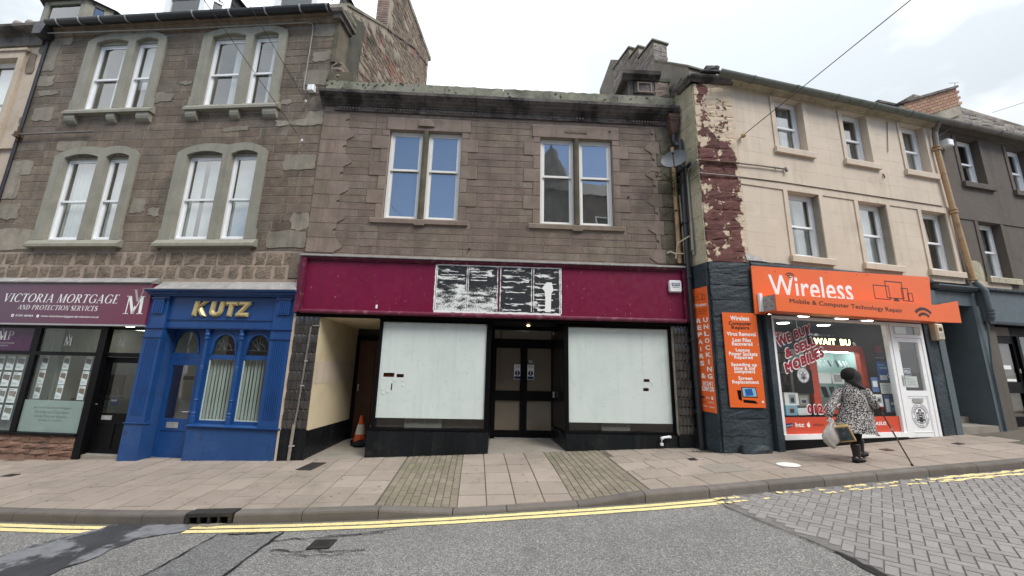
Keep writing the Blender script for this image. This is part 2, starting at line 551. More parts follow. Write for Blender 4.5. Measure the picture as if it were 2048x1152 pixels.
M['navy_ink'] = mat('navy_vinyl', (.012, .03, .11), .5, .05, 2, 0)
M['grey_ink'] = mat('silver_vinyl', (.36, .35, .36), .4, .1, 2, 0)
M['cast'] = mat('cast_iron_black', (.018, .02, .026), .42, .25, 6, .1, 60, spec=.5, stains=[((.10, .10, .10), 5, .62, .1, .4)])
M['buffpipe'] = mat('buff_painted_pipe', (.40, .27, .15), .6, .2, 4, .1, 60, stains=[((.16, .085, .045), 4, .52, .15, .7), ((.5, .42, .3), 9, .6, .1, .5)], bump=.2, bs=40)
M['greypipe'] = mat('grey_painted_pipe', (.16, .145, .13), .6, .25, 4, .1, 60, stains=[((.09, .05, .03), 5, .56, .12, .5)])
M['rust'] = mat('rusty_iron', (.095, .055, .04), .8, .3, 8, .2, 60, stains=[((.07, .035, .025), 6, .52, .1, .7)], bump=.4, bs=60)
M['copperpipe'] = mat('green_gutter', (.15, .165, .14), .65, .25, 4, .15, 60, stains=[((.07, .09, .06), 4, .52, .12, .7), ((.045, .045, .045), 5, .6, .1, .6)])
M['galv'] = mat('galvanised_steel', (.45, .45, .44), .4, .2, 8, .1, 60, metal=.6, spec=.5)
M['cable'] = mat('grey_cable', (.30, .29, .27), .6, .1, 3, 0)
M['cable_d'] = mat('dark_wire', (.035, .035, .035), .6, .1, 3, 0)
M['brick'] = mat('chimney_brick', None, .95, .2, 6, .15, 60, cols=[(.30, .165, .11), (.34, .20, .135), (.25, .14, .095), (.38, .24, .16)], bump=.4, bs=50, stains=[((.10, .06, .045), 3, .55, .12, .6)])
M['brick_p'] = mat('pale_brick', None, .95, .2, 6, .15, 60, cols=[(.33, .24, .20), (.27, .17, .14), (.38, .29, .24), (.22, .14, .12)], bump=.4, bs=50, stains=[((.12, .10, .085), 3, .5, .12, .6)])
M['gable'] = mat('gable_rubble', None, .95, .35, 7, .3, 30, cols=[(.22, .16, .12), (.31, .25, .19), (.15, .105, .085), (.26, .15, .115), (.21, .185, .13), (.135, .115, .085), (.34, .28, .2)], bump=1., bs=18, bumpd=.05, stains=[((.045, .048, .03), .8, .50, .12, .75), ((.26, .10, .08), .75, .60, .05, .6)])
M['gable_m'] = mat('gable_mortar', (.27, .235, .19), .95, .3, 2, .2, 30, bump=.8, bs=20, stains=[((.06, .065, .038), .8, .50, .14, .75), ((.26, .11, .09), .75, .60, .05, .6)])
M['harl_d'] = mat('dark_mossy_harl', (.075, .072, .055), .95, .35, 2.5, .3, 40, bump=1., bs=35, bumpd=.04, stains=[((.13, .125, .09), 2, .55, .15, .6), ((.03, .032, .022), 1.5, .5, .15, .7)])
M['harl'] = mat('harled_cement', (.23, .205, .17), .95, .18, 2, .2, 45, bump=1., bs=45, bumpd=.03, stains=[((.10, .10, .06), 1.1, .5, .2, .6)], streak=((.10, .10, .06), .4))
M['chimstone'] = mat('chimney_stone', None, .95, .25, 6, .2, 40, cols=[(.213, .188, .169), (.312, .281, .244), (.263, .225, .206), (.181, .150, .144)], bump=1., bs=22, bumpd=.04, stains=[((.30, .29, .26), 8, .58, .1, .4)])
M['concrete'] = mat('stained_concrete', (.26, .235, .20), .9, .2, 1.6, .12, 60, bump=.3, bs=50, stains=[((.10, .09, .075), 1.6, .5, .2, .6)])
M['passage'] = mat('passage_cream_wall', (.62, .53, .36), .85, .12, 1.0, .05, 60, bump=.12, bs=30, stains=[((.40, .32, .18), 1.0, .48, .2, .6), ((.13, .11, .08), 3.5, .64, .08, .6)])
M['brown_door'] = mat('brown_wood', (.085, .036, .02), .6, .2, 3, .2, 30, bump=.2, bs=30)
M['board'] = mat('brown_boarding', (.165, .12, .088), .5, .1, 2, .06, 40)
M['asphalt'] = None
M['yellow'] = mat('yellow_road_paint', (.74, .615, .30), .8, .12, 5, .12, 60, bump=.4, bs=60, stains=[((.30, .26, .18), 14, .60, .08, .6), ((.5, .42, .22), 3, .55, .2, .5)])
M['kerb'] = mat('kerb_concrete', (.135, .12, .108), .9, .14, 4, .16, 80, rand=.14, bump=.35, bs=70, stains=[((.075, .065, .06), 2.6, .52, .2, .5)])
M['slab'] = mat('paving_slab', (.285, .238, .202), .9, .09, 2.5, .08, 90, rand=.09, bump=.16, bs=90, stains=[((.19, .17, .13), .8, .50, .2, .6), ((.16, .135, .115), 3.1, .57, .12, .5), ((.09, .08, .07), 17, .68, .03, .7), ((.55, .53, .5), 13, .72, .02, .7)])
M['paviour'] = mat('paving_brick', (.20, .172, .132), .92, .12, 4, .12, 70, rand=.14, bump=.3, bs=60, stains=[((.13, .14, .075), 1.0, .5, .2, .6), ((.07, .06, .05), 15, .68, .03, .7)])
M['sand'] = mat('grey_bedding_sand', (.15, .143, .136), .95, .2, 5, .3, 60)
M['joint'] = mat('dark_joint_sand', (.10, .085, .07), .95, .25, 4, .3, 60, stains=[((.075, .085, .04), 1.3, .5, .2, .6)])
M['setts'] = mat('concrete_block_paver', None, .88, .08, 3, .12, 90, cols=[(.22, .212, .205), (.25, .24, .232), (.235, .225, .218), (.205, .196, .19)], bump=.2, bs=90, stains=[((.11, .105, .10), 1.3, .55, .2, .4)])
M['iron'] = mat('iron_cover', (.045, .042, .04), .55, .25, 8, .2, 60, metal=.3, bump=.5, bs=50)
M['skin'] = mat('skin', (.50, .29, .21), .6, .05, 4, 0)
M['wool_black'] = mat('black_wool', (.010, .010, .011), .95, .3, 30, .2, 200, bump=.6, bs=120)
M['leather'] = mat('black_leather', (.012, .012, .013), .38, .2, 10, .1, 60, bump=.35, bs=60, spec=.5)
M['red_glove'] = mat('red_glove', (.22, .016, .030), .9, .2, 20, .1, 90, bump=.3, bs=90)
M['cone_o'] = mat('cone_orange', (.62, .10, .025), .5, .1, 3, .05, 60, stains=[((.2, .05, .02), 6, .6, .1, .4)])
M['cone_w'] = mat('cone_white_band', (.62, .58, .5), .6, .1, 4, .05, 60, stains=[((.3, .27, .22), 6, .55, .1, .5)])
M['bag'] = mat('white_carrier_bag', (.42, .395, .37), .45, .1, 7, .05, 60, bump=.5, bs=14, bumpd=.02)
M['wood_y'] = mat('yellow_wood', (.43, .31, .13), .6, .15, 8, .1, 60)
M['leaf'] = mat('leaf_green', (.07, .12, .045), .6, .2, 8, .1, 60, rand=.3)
M['beige_box'] = mat('beige_plastic', (.52, .46, .33), .55, .08, 5, .03, 60)
M['glass'] = glass('window_glass', (.88, .93, .92), .16, 1.5)
M['glass_up'] = glass('upper_window_glass', (.88, .93, .92), .24, 1.5)
M['glass_old'] = glass('old_window_glass', (.70, .78, .80), .42, 1.7, .02, .16)
M['glass_shop'] = glass('shop_glass', (.92, .96, .95), .015, 1.0)
M['glass_dark'] = glass('tinted_glass', (.55, .60, .60), .04, 1.2)
# ------------------------------------------------------------------ special materials
def asphalt_mat(name='worn_asphalt', mul=1.0):
    m = bpy.data.materials.new(name)
    m.use_nodes = True
    nt = m.node_tree
    b = nt.nodes['Principled BSDF']
    pos = N(nt, 'ShaderNodeNewGeometry').outputs['Position']
    v = N(nt, 'ShaderNodeTexVoronoi')
    v.inputs['Scale'].default_value = 85
    nt.links.new(pos, v.inputs['Vector'])
    sep = N(nt, 'ShaderNodeSeparateColor')
    nt.links.new(v.outputs['Color'], sep.inputs[0])
    r = N(nt, 'ShaderNodeValToRGB')
    e = r.color_ramp.elements
    e[0].position, e[0].color = 0.0, (.115, .113, .111, 1)
    e[1].position, e[1].color = .55, (.25, .245, .24, 1)
    x = e.new(.82); x.color = (.33, .32, .305, 1)
    x = e.new(1.0); x.color = (.46, .44, .41, 1)
    nt.links.new(sep.outputs[0], r.inputs['Fac'])
    c = r.outputs['Color']
    c = mixc(nt, maprange(nt, v.outputs['Distance'], .35, .75, 0, .75), c, (.105, .103, .10))
    c = mixc(nt, 1.0, c, maprange(nt, noise(nt, pos, .9, 5, .6), .3, .7, .84, 1.12), 'MULTIPLY')
    c = mixc(nt, maprange(nt, noise(nt, pos, 2.6, 6, .7), .56, .72, 0, .4), c, (.085, .088, .095))
    if mul != 1:
        c = mixc(nt, 1.0, c, (mul, mul * 1.02, mul * 1.05), 'MULTIPLY')
    nt.links.new(c, b.inputs['Base Color'])
    b.inputs['Roughness'].default_value = .85
    bn = N(nt, 'ShaderNodeBump')
    bn.inputs['Strength'].default_value = .9
    bn.inputs['Distance'].default_value = .008
    inv = N(nt, 'ShaderNodeMath', operation='SUBTRACT')
    inv.inputs[0].default_value = 1.0
    nt.links.new(v.outputs['Distance'], inv.inputs[1])
    nt.links.new(inv.outputs[0], bn.inputs['Height'])
    nt.links.new(bn.outputs['Normal'], b.inputs['Normal'])
    return m
M['asphalt'] = asphalt_mat()
M['tar'] = mat('dark_tar_patch', (.042, .043, .048), .6, .3, 2.5, .2, 80, bump=.5, bs=70, stains=[((.21, .215, .23), 1.35, .47, .05, .9), ((.045, .045, .05), 6, .5, .2, .6)])
M['tar_seam'] = mat('bitumen_seam', (.014, .014, .016), .5, .3, 5, .2, 80)
M['asphalt_p'] = asphalt_mat('smooth_asphalt_patch', .78)
M['channel'] = mat('channel_grit', (.13, .125, .10), .95, .25, 3, .25, 60, bump=.4, bs=60, stains=[((.05, .05, .04), 3, .55, .15, .7)])

# ------------------------------------------------------------------ ground levels (camera eye = 0)
KX = [-40, -16, -12, -9, -6.98, -5.65, -4.66, -3.6, -2.67, -1.7, -.72, 0, 1, 1.96, 2.95, 3.94, 4.91, 5.89, 6.94, 8.96, 12, 16, 40]
KY = [9.9, 6.75, 6.25, 5.9, 5.68, 5.53, 5.45, 5.43, 5.43, 5.46, 5.53, 5.60, 5.70, 5.81, 5.95, 6.12, 6.28, 6.45, 6.62, 6.95, 7.5, 8.3, 13]
def lerp_tab(x, X, Y):
    for i in range(len(X) - 1):
        if x <= X[i + 1]:
            t = (x - X[i]) / (X[i + 1] - X[i])
            return Y[i] + (Y[i + 1] - Y[i]) * t
    return Y[-1]
def yk(x):
    return lerp_tab(x, KX, KY)
def drop(x):
    return lerp_tab(x, [-99, -1.72, -.72, 1.0, 1.97, 99], [0, 0, .085, .085, 0, 0])
def zk(x):
    return -1.80 + .041 * x + .02 * (yk(x) - 8.3)
def zp(x, y):
    t = min(1, max(0, (y - yk(x)) / 1.5))
    return -1.80 + .041 * x + .02 * (y - 8.3) - drop(x) * (1 - t) ** 1.3
def zr(x, y):
    return zk(x) - .125 + .012 * (yk(x) - y)

# far ground under everything
g = MB()
for i in range(-6, 6):
    for k in range(-6, 6):
        x0, x1, y0, y1 = i * 20, i * 20 + 20, k * 20, k * 20 + 20
        f = lambda x: -2.62 + .041 * max(-60, min(60, x))
        g.poly([(x0, y0, f(x0)), (x1, y0, f(x1)), (x1, y1, f(x1)), (x0, y1, f(x0))])
tag(g.build('ground', M['concrete']), kind='structure')

# road
BX = lambda y: lerp_tab(y, [-30, 3.83, 4.31, 4.56, 5.2, 5.56, 5.96, 9], [3.6, 3.44, 3.37, 3.31, 3.10, 2.99, 2.97, 2.97])   # edge of the block paving
xs = [-40, -30, -20, -14] + [-12 + .5 * i for i in range(53)] + [18, 25, 40]
g = MB()
for i in range(len(xs) - 1):
    a, b = xs[i], xs[i + 1]
    rows = [1.0, .86, .7, .5, .25, 0]
    for k in range(5):
        def P(x, t):
            y = -7 + (yk(x) + .02 + 7) * t
            return (x, y, zr(x, y))
        g.poly([P(a, rows[k + 1]), P(b, rows[k + 1]), P(b, rows[k]), P(a, rows[k])])
road = tag(g.build('road', M['asphalt']), kind='structure')

def sheet(pts, dz, fn=zr):
    return [(x, y, fn(x, y) + dz) for x, y in pts]

# gritty channel beside the kerb
g = MB()
x = -12.0
while x < 2.95:
    b = min(x + .4, 2.95)
    w0, w1 = [.13 + .03 * sin(7.3 * q) + .02 * sin(17 * q) for q in (x, b)]
    g.poly(sheet([(x, yk(x) - w0), (b, yk(b) - w1), (b, yk(b) + .015), (x, yk(x) + .015)], .004))
    x = b
g.build('channel', M['channel'], road)

# dark trench reinstatement, repaired patch and bitumen seams
def rag(pts, n=6, amp=.03):
    out = []
    for i in range(len(pts)):
        a, b = Vector(pts[i]), Vector(pts[(i + 1) % len(pts)])
        for k in range(n):
            p = a.lerp(b, k / n)
            if k:
                p += Vector((rnd.uniform(-amp, amp), rnd.uniform(-amp, amp)))
            out.append((p.x, p.y))
    return out
MB().poly(sheet(rag([(-5.14, 5.50), (-5.44, 5.0), (-5.55, 4.64), (-6.3, 3.2), (-5.3, 3.2), (-4.5, 4.23), (-4.41, 5.0), (-4.02, 5.24), (-4.16, 5.42)], 6, .035), .010)).build('tar_patch', M['tar'], road, 'dark tarmac trench strip')
MB().poly(sheet([(-4.0, 3.4), (-3.52, 4.17), (-3.51, 5.07), (-2.73, 5.10), (-2.73, 4.13), (-2.75, 3.4)], .006)).build('repair_patch', M['asphalt_p'], road, 'smooth grey repair patch')
def seam(path, w, name='bitumen_seam', dz=.014):
    L, R = [], []
    for i, p in enumerate(path):
        a = Vector(path[max(0, i - 1)]); b = Vector(path[min(len(path) - 1, i + 1)])
        d = (b - a).normalized()
        n = Vector((-d.y, d.x)) * w * rnd.uniform(.4, 1.2) * .5
        p = Vector(p)
        L.append(p + n); R.append(p - n)
    m = MB()
    for i in range(len(path) - 1):
        m.poly(sheet([R[i], R[i + 1], L[i + 1], L[i]], dz))
    return m.build(name, M['tar_seam'], road)
def wig(a, b, n=14, amp=.012):
    return [(a[0] + (b[0] - a[0]) * k / n + rnd.uniform(-amp, amp), a[1] + (b[1] - a[1]) * k / n + rnd.uniform(-amp, amp)) for k in range(n + 1)]
seam(wig((-4.0, 3.4), (-3.52, 4.17), 8) + wig((-3.52, 4.17), (-3.51, 5.07), 10)[1:] + wig((-3.51, 5.07), (-2.73, 5.10), 9)[1:] + wig((-2.73, 5.10), (-2.73, 4.13), 10)[1:] + wig((-2.73, 4.13), (-2.75, 3.4), 8)[1:], .028)
seam(wig((-2.6, 4.62), (-1.55, 4.58), 12, .03), .02)
seam(wig((-2.72, 4.86), (-1.5, 5.02), 14, .03), .02)
seam(wig((-2.2, 4.88), (-1.3, 5.14), 12, .02), .016)
seam(wig((-2.4, 4.5), (-1.7, 4.48), 9, .025), .016)
seam([(BX(y) - .03 + rnd.uniform(-.02, .02), y) for y in [5.6, 5.5, 5.4, 5.25, 5.1, 4.95, 4.8, 4.65, 4.5, 4.35, 4.2, 4.0, 3.8, 3.5]], .016)
MB().poly(sheet(rag([(3.37, 4.32), (3.35, 4.2), (3.34, 3.9), (3.37, 3.4), (3.47, 3.4), (3.44, 3.86), (3.40, 4.2)], 4, .015), .012)).build('tar_fillet', M['tar_seam'], road, 'black tar fillet along the block paving')

# double yellow lines (the inner gap where the trench was dug)
def yline(x0, x1, d0, d1, dz=.008):
    m = MB()
    n = max(2, int((x1 - x0) / .12))
    for i in range(n):
        a = x0 + (x1 - x0) * i / n
        b = x0 + (x1 - x0) * (i + 1) / n
        j = [rnd.uniform(-.004, .004) for _ in range(4)]
        m.poly(sheet([(a, yk(a) - d1 + j[0]), (b, yk(b) - d1 + j[1]), (b, yk(b) - d0 + j[2]), (a, yk(a) - d0 + j[3])], dz))
    return m
yl = road
for a, b in ((-12, -5.17), (-4.02, 2.98)):
    yline(a, b, .075, .165).build('yellow_line', M['yellow'], yl)
    yline(a, b, .20, .29).build('yellow_line', M['yellow'], yl)

# block paving on the right half of the road: 45 degree herringbone
setts = tag(MB().build('block_paving', None), kind='structure')
g = MB()
ys = [3.0 + .15 * i for i in range(30)]
for i in range(len(ys) - 1):
    for xa, xb in ((None, 5), (5, 7), (7, 9), (9, 12), (12, 20)):
        q = []
        for (xx, y) in ((xa, ys[i]), (xb, ys[i]), (xb, ys[i + 1]), (xa, ys[i + 1])):
            xx = BX(y) if xx is None else xx
            y = min(y, yk(xx))
            q.append((xx, y, zr(xx, y) + .004))
        if abs(q[0][1] - q[3][1]) + abs(q[1][1] - q[2][1]) > .01:
            g.poly(q)
g.build('bedding_sand', M['sand'], setts)
BL, BW, GAP = .212, .106, .006
cands = []
ang = radians(46)
ca, sa = cos(ang), sin(ang)
cells = []
for r in range(-70, 90):
    for s in range(-30, 40):
        u, v = r * BW + s * 2 * BL, r * BW
        cells.append((u, v, BL, BW))                    # lying block
        cells.append((u + BL, v + BW - BL + 0.0, BW, BL))   # standing block
for u, v, w, h in cells:
    cu, cv = u + w / 2, v + h / 2
    x, y = 5.6 + cu * ca - cv * sa, 4.4 + cu * sa + cv * ca
    if x - .09 < BX(y) or y > yk(x) - .10 or y < 3.25 or x > 11.5:
        continue
    z = zr(x, y)
    # picture position, to know which show largest
    rel = Vector((x, y, z))
    dep = rel.dot(_f)
    if dep < .5:
        continue
    sx, sy = rel.dot(_x2) / dep * 750 + 1024, rel.dot(_d2) / dep * 750 + 576
    vis = sx < 2090 and sy < 1185
    cands.append((dep if vis else 99, u, v, w, h))
cands.sort()
many = MB()
for n, (dep, u, v, w, h) in enumerate(cands):
    m = MB() if n < 300 else many
    cs = []
    for a, b, c in ((u, v, 0), (u + w, v, 0), (u + w, v + h, 0), (u, v + h, 0)):
        cs.append((a, b))
    jz = rnd.uniform(-.002, .002)
    top, low = [], []
    for idx, (a, b) in enumerate(cs):
        for lst, ins, dz in ((low, GAP / 2, .001), (top, GAP / 2 + .005, .016)):
            aa = a + (ins if idx in (0, 3) else -ins)
            bb = b + (ins if idx in (0, 1) else -ins)
            x, y = 5.6 + aa * ca - bb * sa, 4.4 + aa * sa + bb * ca
            lst.append((x, y, zr(x, y) + dz + jz))
    m.faces(low + top, [(4, 5, 6, 7), (0, 1, 5, 4), (1, 2, 6, 5), (2, 3, 7, 6), (3, 0, 4, 7)])
    if n < 300:
        m.build('block_paver', M['setts'], setts)
many.build('block_paver_field', M['setts'], setts, kind='stuff')
# worn yellow paint left on the blocks
def blob(cx, cy, rx, ry, dz, n=11):
    a0 = yk(cx + .3) - yk(cx)
    pts = []
    for k in range(n):
        t = 2 * pi * k / n
        f = rnd.uniform(.65, 1.2)
        dx, dy = rx * cos(t) * f, ry * sin(t) * f
        pts.append((cx + dx, cy + dy + dx * a0 / .3))
    return sheet(pts, dz)
m = MB()
x = 3.0
while x < 11:
    keep = .93 if x < 3.35 else (.5 if x < 5.2 else (.72 if x < 6.8 else .97))
    for d in (.12, .26):
        if rnd.random() < keep:
            w = rnd.uniform(.035, .085) if x < 7 else .12
            m.poly(blob(x + rnd.uniform(-.03, .03), yk(x) - d + rnd.uniform(-.03, .03), w, rnd.uniform(.02, .045), .0195 + .0005 * rnd.random()))
    x += .115
m.build('worn_yellow_paint', M['yellow'], setts, kind='stuff')

# ------------------------------------------------------------------ kerb, stone by stone
kerb = tag(MB().build('kerb', None), kind='structure')
def kerb_stone(xa, xb, n=4):
    m = MB()
    rings = []
    for i in range(n + 1):
        x = xa + (xb - xa) * i / n
        y = yk(x)
        t = Vector((1, (yk(x + .05) - yk(x - .05)) / .1, 0)).normalized()
        nn = Vector((-t.y, t.x, 0))
        c = Vector((x, y, 0))
        zt = zp(x, y) + .004
        zb = zr(x, y) - .08
        prof = [(-.012, zb), (-.004, zt - .03), (.006, zt - .009), (.03, zt), (.135, zt + .002), (.135, zb)]
        rings.append([tuple(c + nn * d) [:2] + (z,) for d, z in prof])
    m.loft(rings)
    return m.build('kerb_stone', M['kerb'], kerb)
joints = [-12.2, -11.3, -10.4, -9.5, -8.6, -7.66, -6.72, -5.75, -4.80, -4.23]
for a, b in zip(joints[:-1], joints[1:]):
    kerb_stone(a + .006, b - .006)
joints = [-3.58, -2.69, -1.70, -.73, 0.0, .99, 1.96, 2.95, 3.93, 4.91, 5.90, 6.92, 7.93, 8.95, 9.95, 10.95, 11.95]
for a, b in zip(joints[:-1], joints[1:]):
    kerb_stone(a + .006, b - .006)
# cast-iron kerb inlet
xi0, xi1 = -4.215, -3.595
kd = thing('kerb_drain', 'rusty cast iron kerb drain inlet with barred slots', 'drain', ((xi0 + xi1) / 2, yk(-3.9), zk(-3.9)))
w = (xi1 - xi0) / 2 - .008
sl = .041
m = MB().box(-w, w, -.012, .17, -.035, .006)
m.move(lambda p: Vector((p.x, p.y, p.z + sl * p.x)))
m.build('lid', M['iron'], kd)
m = MB().box(-w, -w + .05, -.010, .14, -.20, -.037).box(w - .05, w, -.010, .14, -.20, -.037).box(-w + .052, w - .052, -.010, .03, -.165, -.13).box(-w + .052, w - .052, .10, .14, -.20, -.037)
m.move(lambda p: Vector((p.x, p.y, p.z + sl * p.x)))
m.build('frame', M['iron'], kd)
for q in (-.13, 0, .13):
    m = MB().box(q - .014, q + .014, -.008, .06, -.128, -.038)
    m.move(lambda p: Vector((p.x, p.y, p.z + sl * p.x)))
    m.build('bar', M['iron'], kd)
# flattened litter / grit heap in front of the inlet
tag(MB().poly(sheet(rag([(-4.02, 5.33), (-3.75, 5.34), (-3.66, 5.40), (-3.78, 5.43), (-3.98, 5.41)], 4, .015), .013)).build('flattened_grit', M['concrete']), 'flattened pale grit lying in front of the kerb drain', 'debris')

# ------------------------------------------------------------------ pavement
pave = tag(MB().build('pavement', None), kind='structure')
g = MB()
px = [-16, -14, -12] + [-11 + .5 * i for i in range(45)] + [12, 14, 16]
for i in range(len(px) - 1):
    a, b = px[i], px[i + 1]
    for k in range(6):
        def P(x, t):
            y = yk(x) + .13 + t * (11.2 - yk(x))
            return (x, y, zp(x, y) - .014)
        g.poly([P(a, (k / 6) ** 2), P(b, (k / 6) ** 2), P(b, ((k + 1) / 6) ** 2), P(a, ((k + 1) / 6) ** 2)])
g.build('bedding', M['joint'], pave)
def slab(pts, mt='slab', name='paving_slab', gap=.0055, ch=.004, sink=0.0):
    """pts: four corners (x,y) anticlockwise"""
    c = Vector((sum(p[0] for p in pts) / 4, sum(p[1] for p in pts) / 4))
    top, low = [], []
    j = rnd.uniform(-.0022, .0022)
    for p in pts:
        p = Vector(p)
        d = (c - p)
        sx = Vector((math.copysign(1, d.x), math.copysign(1, d.y)))
        a = p + sx * gap
        b = p + sx * (gap + ch)
        low.append((a.x, a.y, zp(a.x, a.y) - .012))
        top.append((b.x, b.y, zp(b.x, b.y) + j - sink))
    m = MB().faces(low + top, [(4, 5, 6, 7), (0, 1, 5, 4), (1, 2, 6, 5), (2, 3, 7, 6), (3, 0, 4, 7)])
    return m.build(name, M[mt], pave)
def yfac(x):   # line of the shop fronts
    return lerp_tab(x, [-12, -4.65, 3.93, 4.06, 5.13, 12], [8.72, 8.10, 8.44, 7.80, 7.88, 9.42]) + .12
TL = .09
def col_x(x, y):     # joints run from the shop fronts to the kerb, leaning a little
    return x - TL * (y - 8.3)
def column(xa, xb, lens, start, mt='slab', name='paving_slab', gap=.0055):
    ym = yk((xa + xb) / 2 + .2) + .14
    y = 8.75 - start
    k = 0
    while y > ym + .02:
        l = lens[k % len(lens)]
        k += 1
        y2 = y - l
        pts = []
        for (x, yy) in ((xa, y2), (xb, y2), (xb, y), (xa, y)):
            xx = col_x(x, yy)
            yl_ = yk(xx) + .137
            if yy < yl_ + .06:
                yy = yl_
                xx = col_x(x, yy)
            yf = yfac(xx)
            yy = min(yy, yf)
            pts.append((xx, yy))
        if min(pts[3][1] - pts[0][1], pts[2][1] - pts[1][1]) > .03:
            slab(pts, mt, name, gap)
        y = y2
# left of the dropped kerb: columns of slabs with broken joints
x = -11.5
k = 0
while x < -2.06:
    b = min(x + .45, -2.03)
    column(x, b, [.6, .6], (0 if k % 2 else .3))
    x = b
    k += 1
# two strips of small paving bricks either side of the dropped kerb
for xa, xb in ((-2.03, -.93), (.72, 1.86)):
    n = 10
    for i in range(n):
        a = xa + (xb - xa) * i / n
        b = xa + (xb - xa) * (i + 1) / n
        column(a, b, [.215], .1 * (i % 2), 'paviour', 'paving_brick', .0035)
for i in range(4):
    a = -.93 + 1.65 * i / 4
    column(a, a + 1.65 / 4, [.45], .0)
# right: courses parallel to the kerb
def rpt(s, t):
    """s = metres along, t = metres back from the kerb"""
    x = 1.95 + s
    y0 = yk(x)
    d = (yk(x + .3) - yk(x - .3)) / .6
    n = Vector((-d, 1)).normalized()
    return (x + n.x * t, y0 + n.y * t)
rows = [.14, .60, 1.06, 1.52, 1.98, 2.44, 2.9]
for r in range(6):
    s = -.15 - (.32 if r % 2 else 0) + .13 * r
    while s < 8.6:
        l = .64
        a, b = s, s + l
        pts = [rpt(a, rows[r]), rpt(b, rows[r]), rpt(b, rows[r + 1]), rpt(a, rows[r + 1])]
        s = b
        # clip against the brick strip and the shop fronts
        q = []
        for (x, y) in pts:
            xm = col_x(1.87, y) + .01
            x = max(x, xm)
            y = min(y, yfac(x) + (.0 if x < 3.95 or x > 4.3 else 0))
            q.append((x, y))
        if q[1][0] - q[0][0] > .06 and min(q[3][1] - q[0][1], q[2][1] - q[1][1]) > .05:
            if (r == 1 and 3.2 < q[0][0] < 3.8):
                slab(q, 'concrete', 'paving_slab').__setitem__('label', 'darker replacement slab')
            else:
                slab(q)
# mortar skirt where slabs meet the shop fronts
# iron covers and marks on the pavement
def cover(x, y, w, d, label, fn=zp, rz=0., mt='iron', cat='cover', name='inspection_cover', up=.006):
    o = thing(name, label, cat, (x, y, fn(x, y) + up), rz)
    slx, sly = (fn(x + .1, y) - fn(x - .1, y)) / .2, (fn(x, y + .1) - fn(x, y - .1)) / .2
    def tilt(p):
        return Vector((p.x, p.y, p.z + slx * (p.x * cos(rz) - p.y * sin(rz)) + sly * (p.x * sin(rz) + p.y * cos(rz))))
    f = MB().box(-w, w, -d, -d + .025, -.03, .004).box(-w, w, d - .025, d, -.03, .004).box(-w, -w + .025, -d + .026, d - .026, -.03, .004).box(w - .025, w, -d + .026, d - .026, -.03, .004)
    f.move(tilt).build('frame', M[mt], o)
    p = MB().box(-w + .03, w - .03, -d + .03, d - .03, -.03, .002)
    n = 5
    for i in range(n):
        for k in range(n):
            cx, cy = -w + .05 + (2 * w - .1) * (i + .5) / n, -d + .05 + (2 * d - .1) * (k + .5) / n
            p.box(cx - .014, cx + .014, cy - .005, cy + .005, .0025, .005)
    p.move(tilt).build('plate', M[mt], o)
    return o
cover(-2.09, 4.75, .125, .11, 'rusty square iron cover set in the road among bitumen cracks', zr, .02, up=.012)
cover(-3.68, 7.56, .15, .24, 'dark iron cover in the pavement in front of the black tiled pilaster', zp, -.12)
cover(3.44, 7.48, .07, .06, 'tiny iron box cover by the red drain spout near the blue grey corner', zp, .1)
cover(7.46, 7.85, .10, .07, 'small rusty iron cover in the paving between the woman and the white door', zp, .2, 'rust')
cover(9.3, 8.2, .09, .06, 'small iron cover in the pavement at the right edge of the view', zp, .2)
cover(-9.04, 7.4, .10, .07, 'small iron cover in the pavement at the left edge of the view', zp, -.1)
# white paint disc
m = MB()
m.poly([(4.9 + .19 * cos(2 * pi * k / 22) * rnd.uniform(.93, 1.04), 7.02 + .15 * sin(2 * pi * k / 22) * rnd.uniform(.9, 1.04), 0) for k in range(22)])
m.v = [(x, y, zp(x, y) + .005) for x, y, z in m.v]
tag(m.build('paint_spill', M['white']), 'white round splash of paint on the pavement slabs', 'paint splash')
# chewing gum, grit and stains
m = MB()
for _ in range(170):
    x = rnd.uniform(-8.5, 8.8)
    y = yk(x) + .2 + rnd.random() * (yfac(x) - yk(x) - .35)
    r = rnd.uniform(.006, .016)
    m.poly([(x + r * cos(t) * 1.2, y + r * sin(t), zp(x + r * cos(t), y + r * sin(t)) + .0045) for t in [k * pi / 3 for k in range(6)]])
m.build('chewing_gum', mat('trodden_gum', None, .8, .2, 5, .1, 60, cols=[(.08, .07, .06), (.5, .48, .45)]), pave, kind='stuff')
m = MB()
for _ in range(420):
    x = rnd.uniform(-9, 9)
    y = yk(x) - abs(rnd.gauss(0, .07)) - .02
    r = rnd.uniform(.004, .012)
    z = zr(x, y) + .02
    m.faces([(x - r, y, z - .014), (x + r, y - r * .4, z - .014), (x, y + r, z - .014), (x, y, z + r * .6 - .01)], [(0, 1, 3), (1, 2, 3), (2, 0, 3)])
m.build('gutter_grit', M['concrete'], road, kind='stuff')
# grass tufts in the joints by the drain spout
# ------------------------------------------------------------------ facade frames (x along the wall, -y to the street)
AL, AC, AR, AK = radians(-4.7), radians(2.26), radians(12.5), radians(3.0)
OL, OC, OR = (-4.647, 8.117, 0), (0, 8.3, 0), (5.1334, 7.8881, 0)

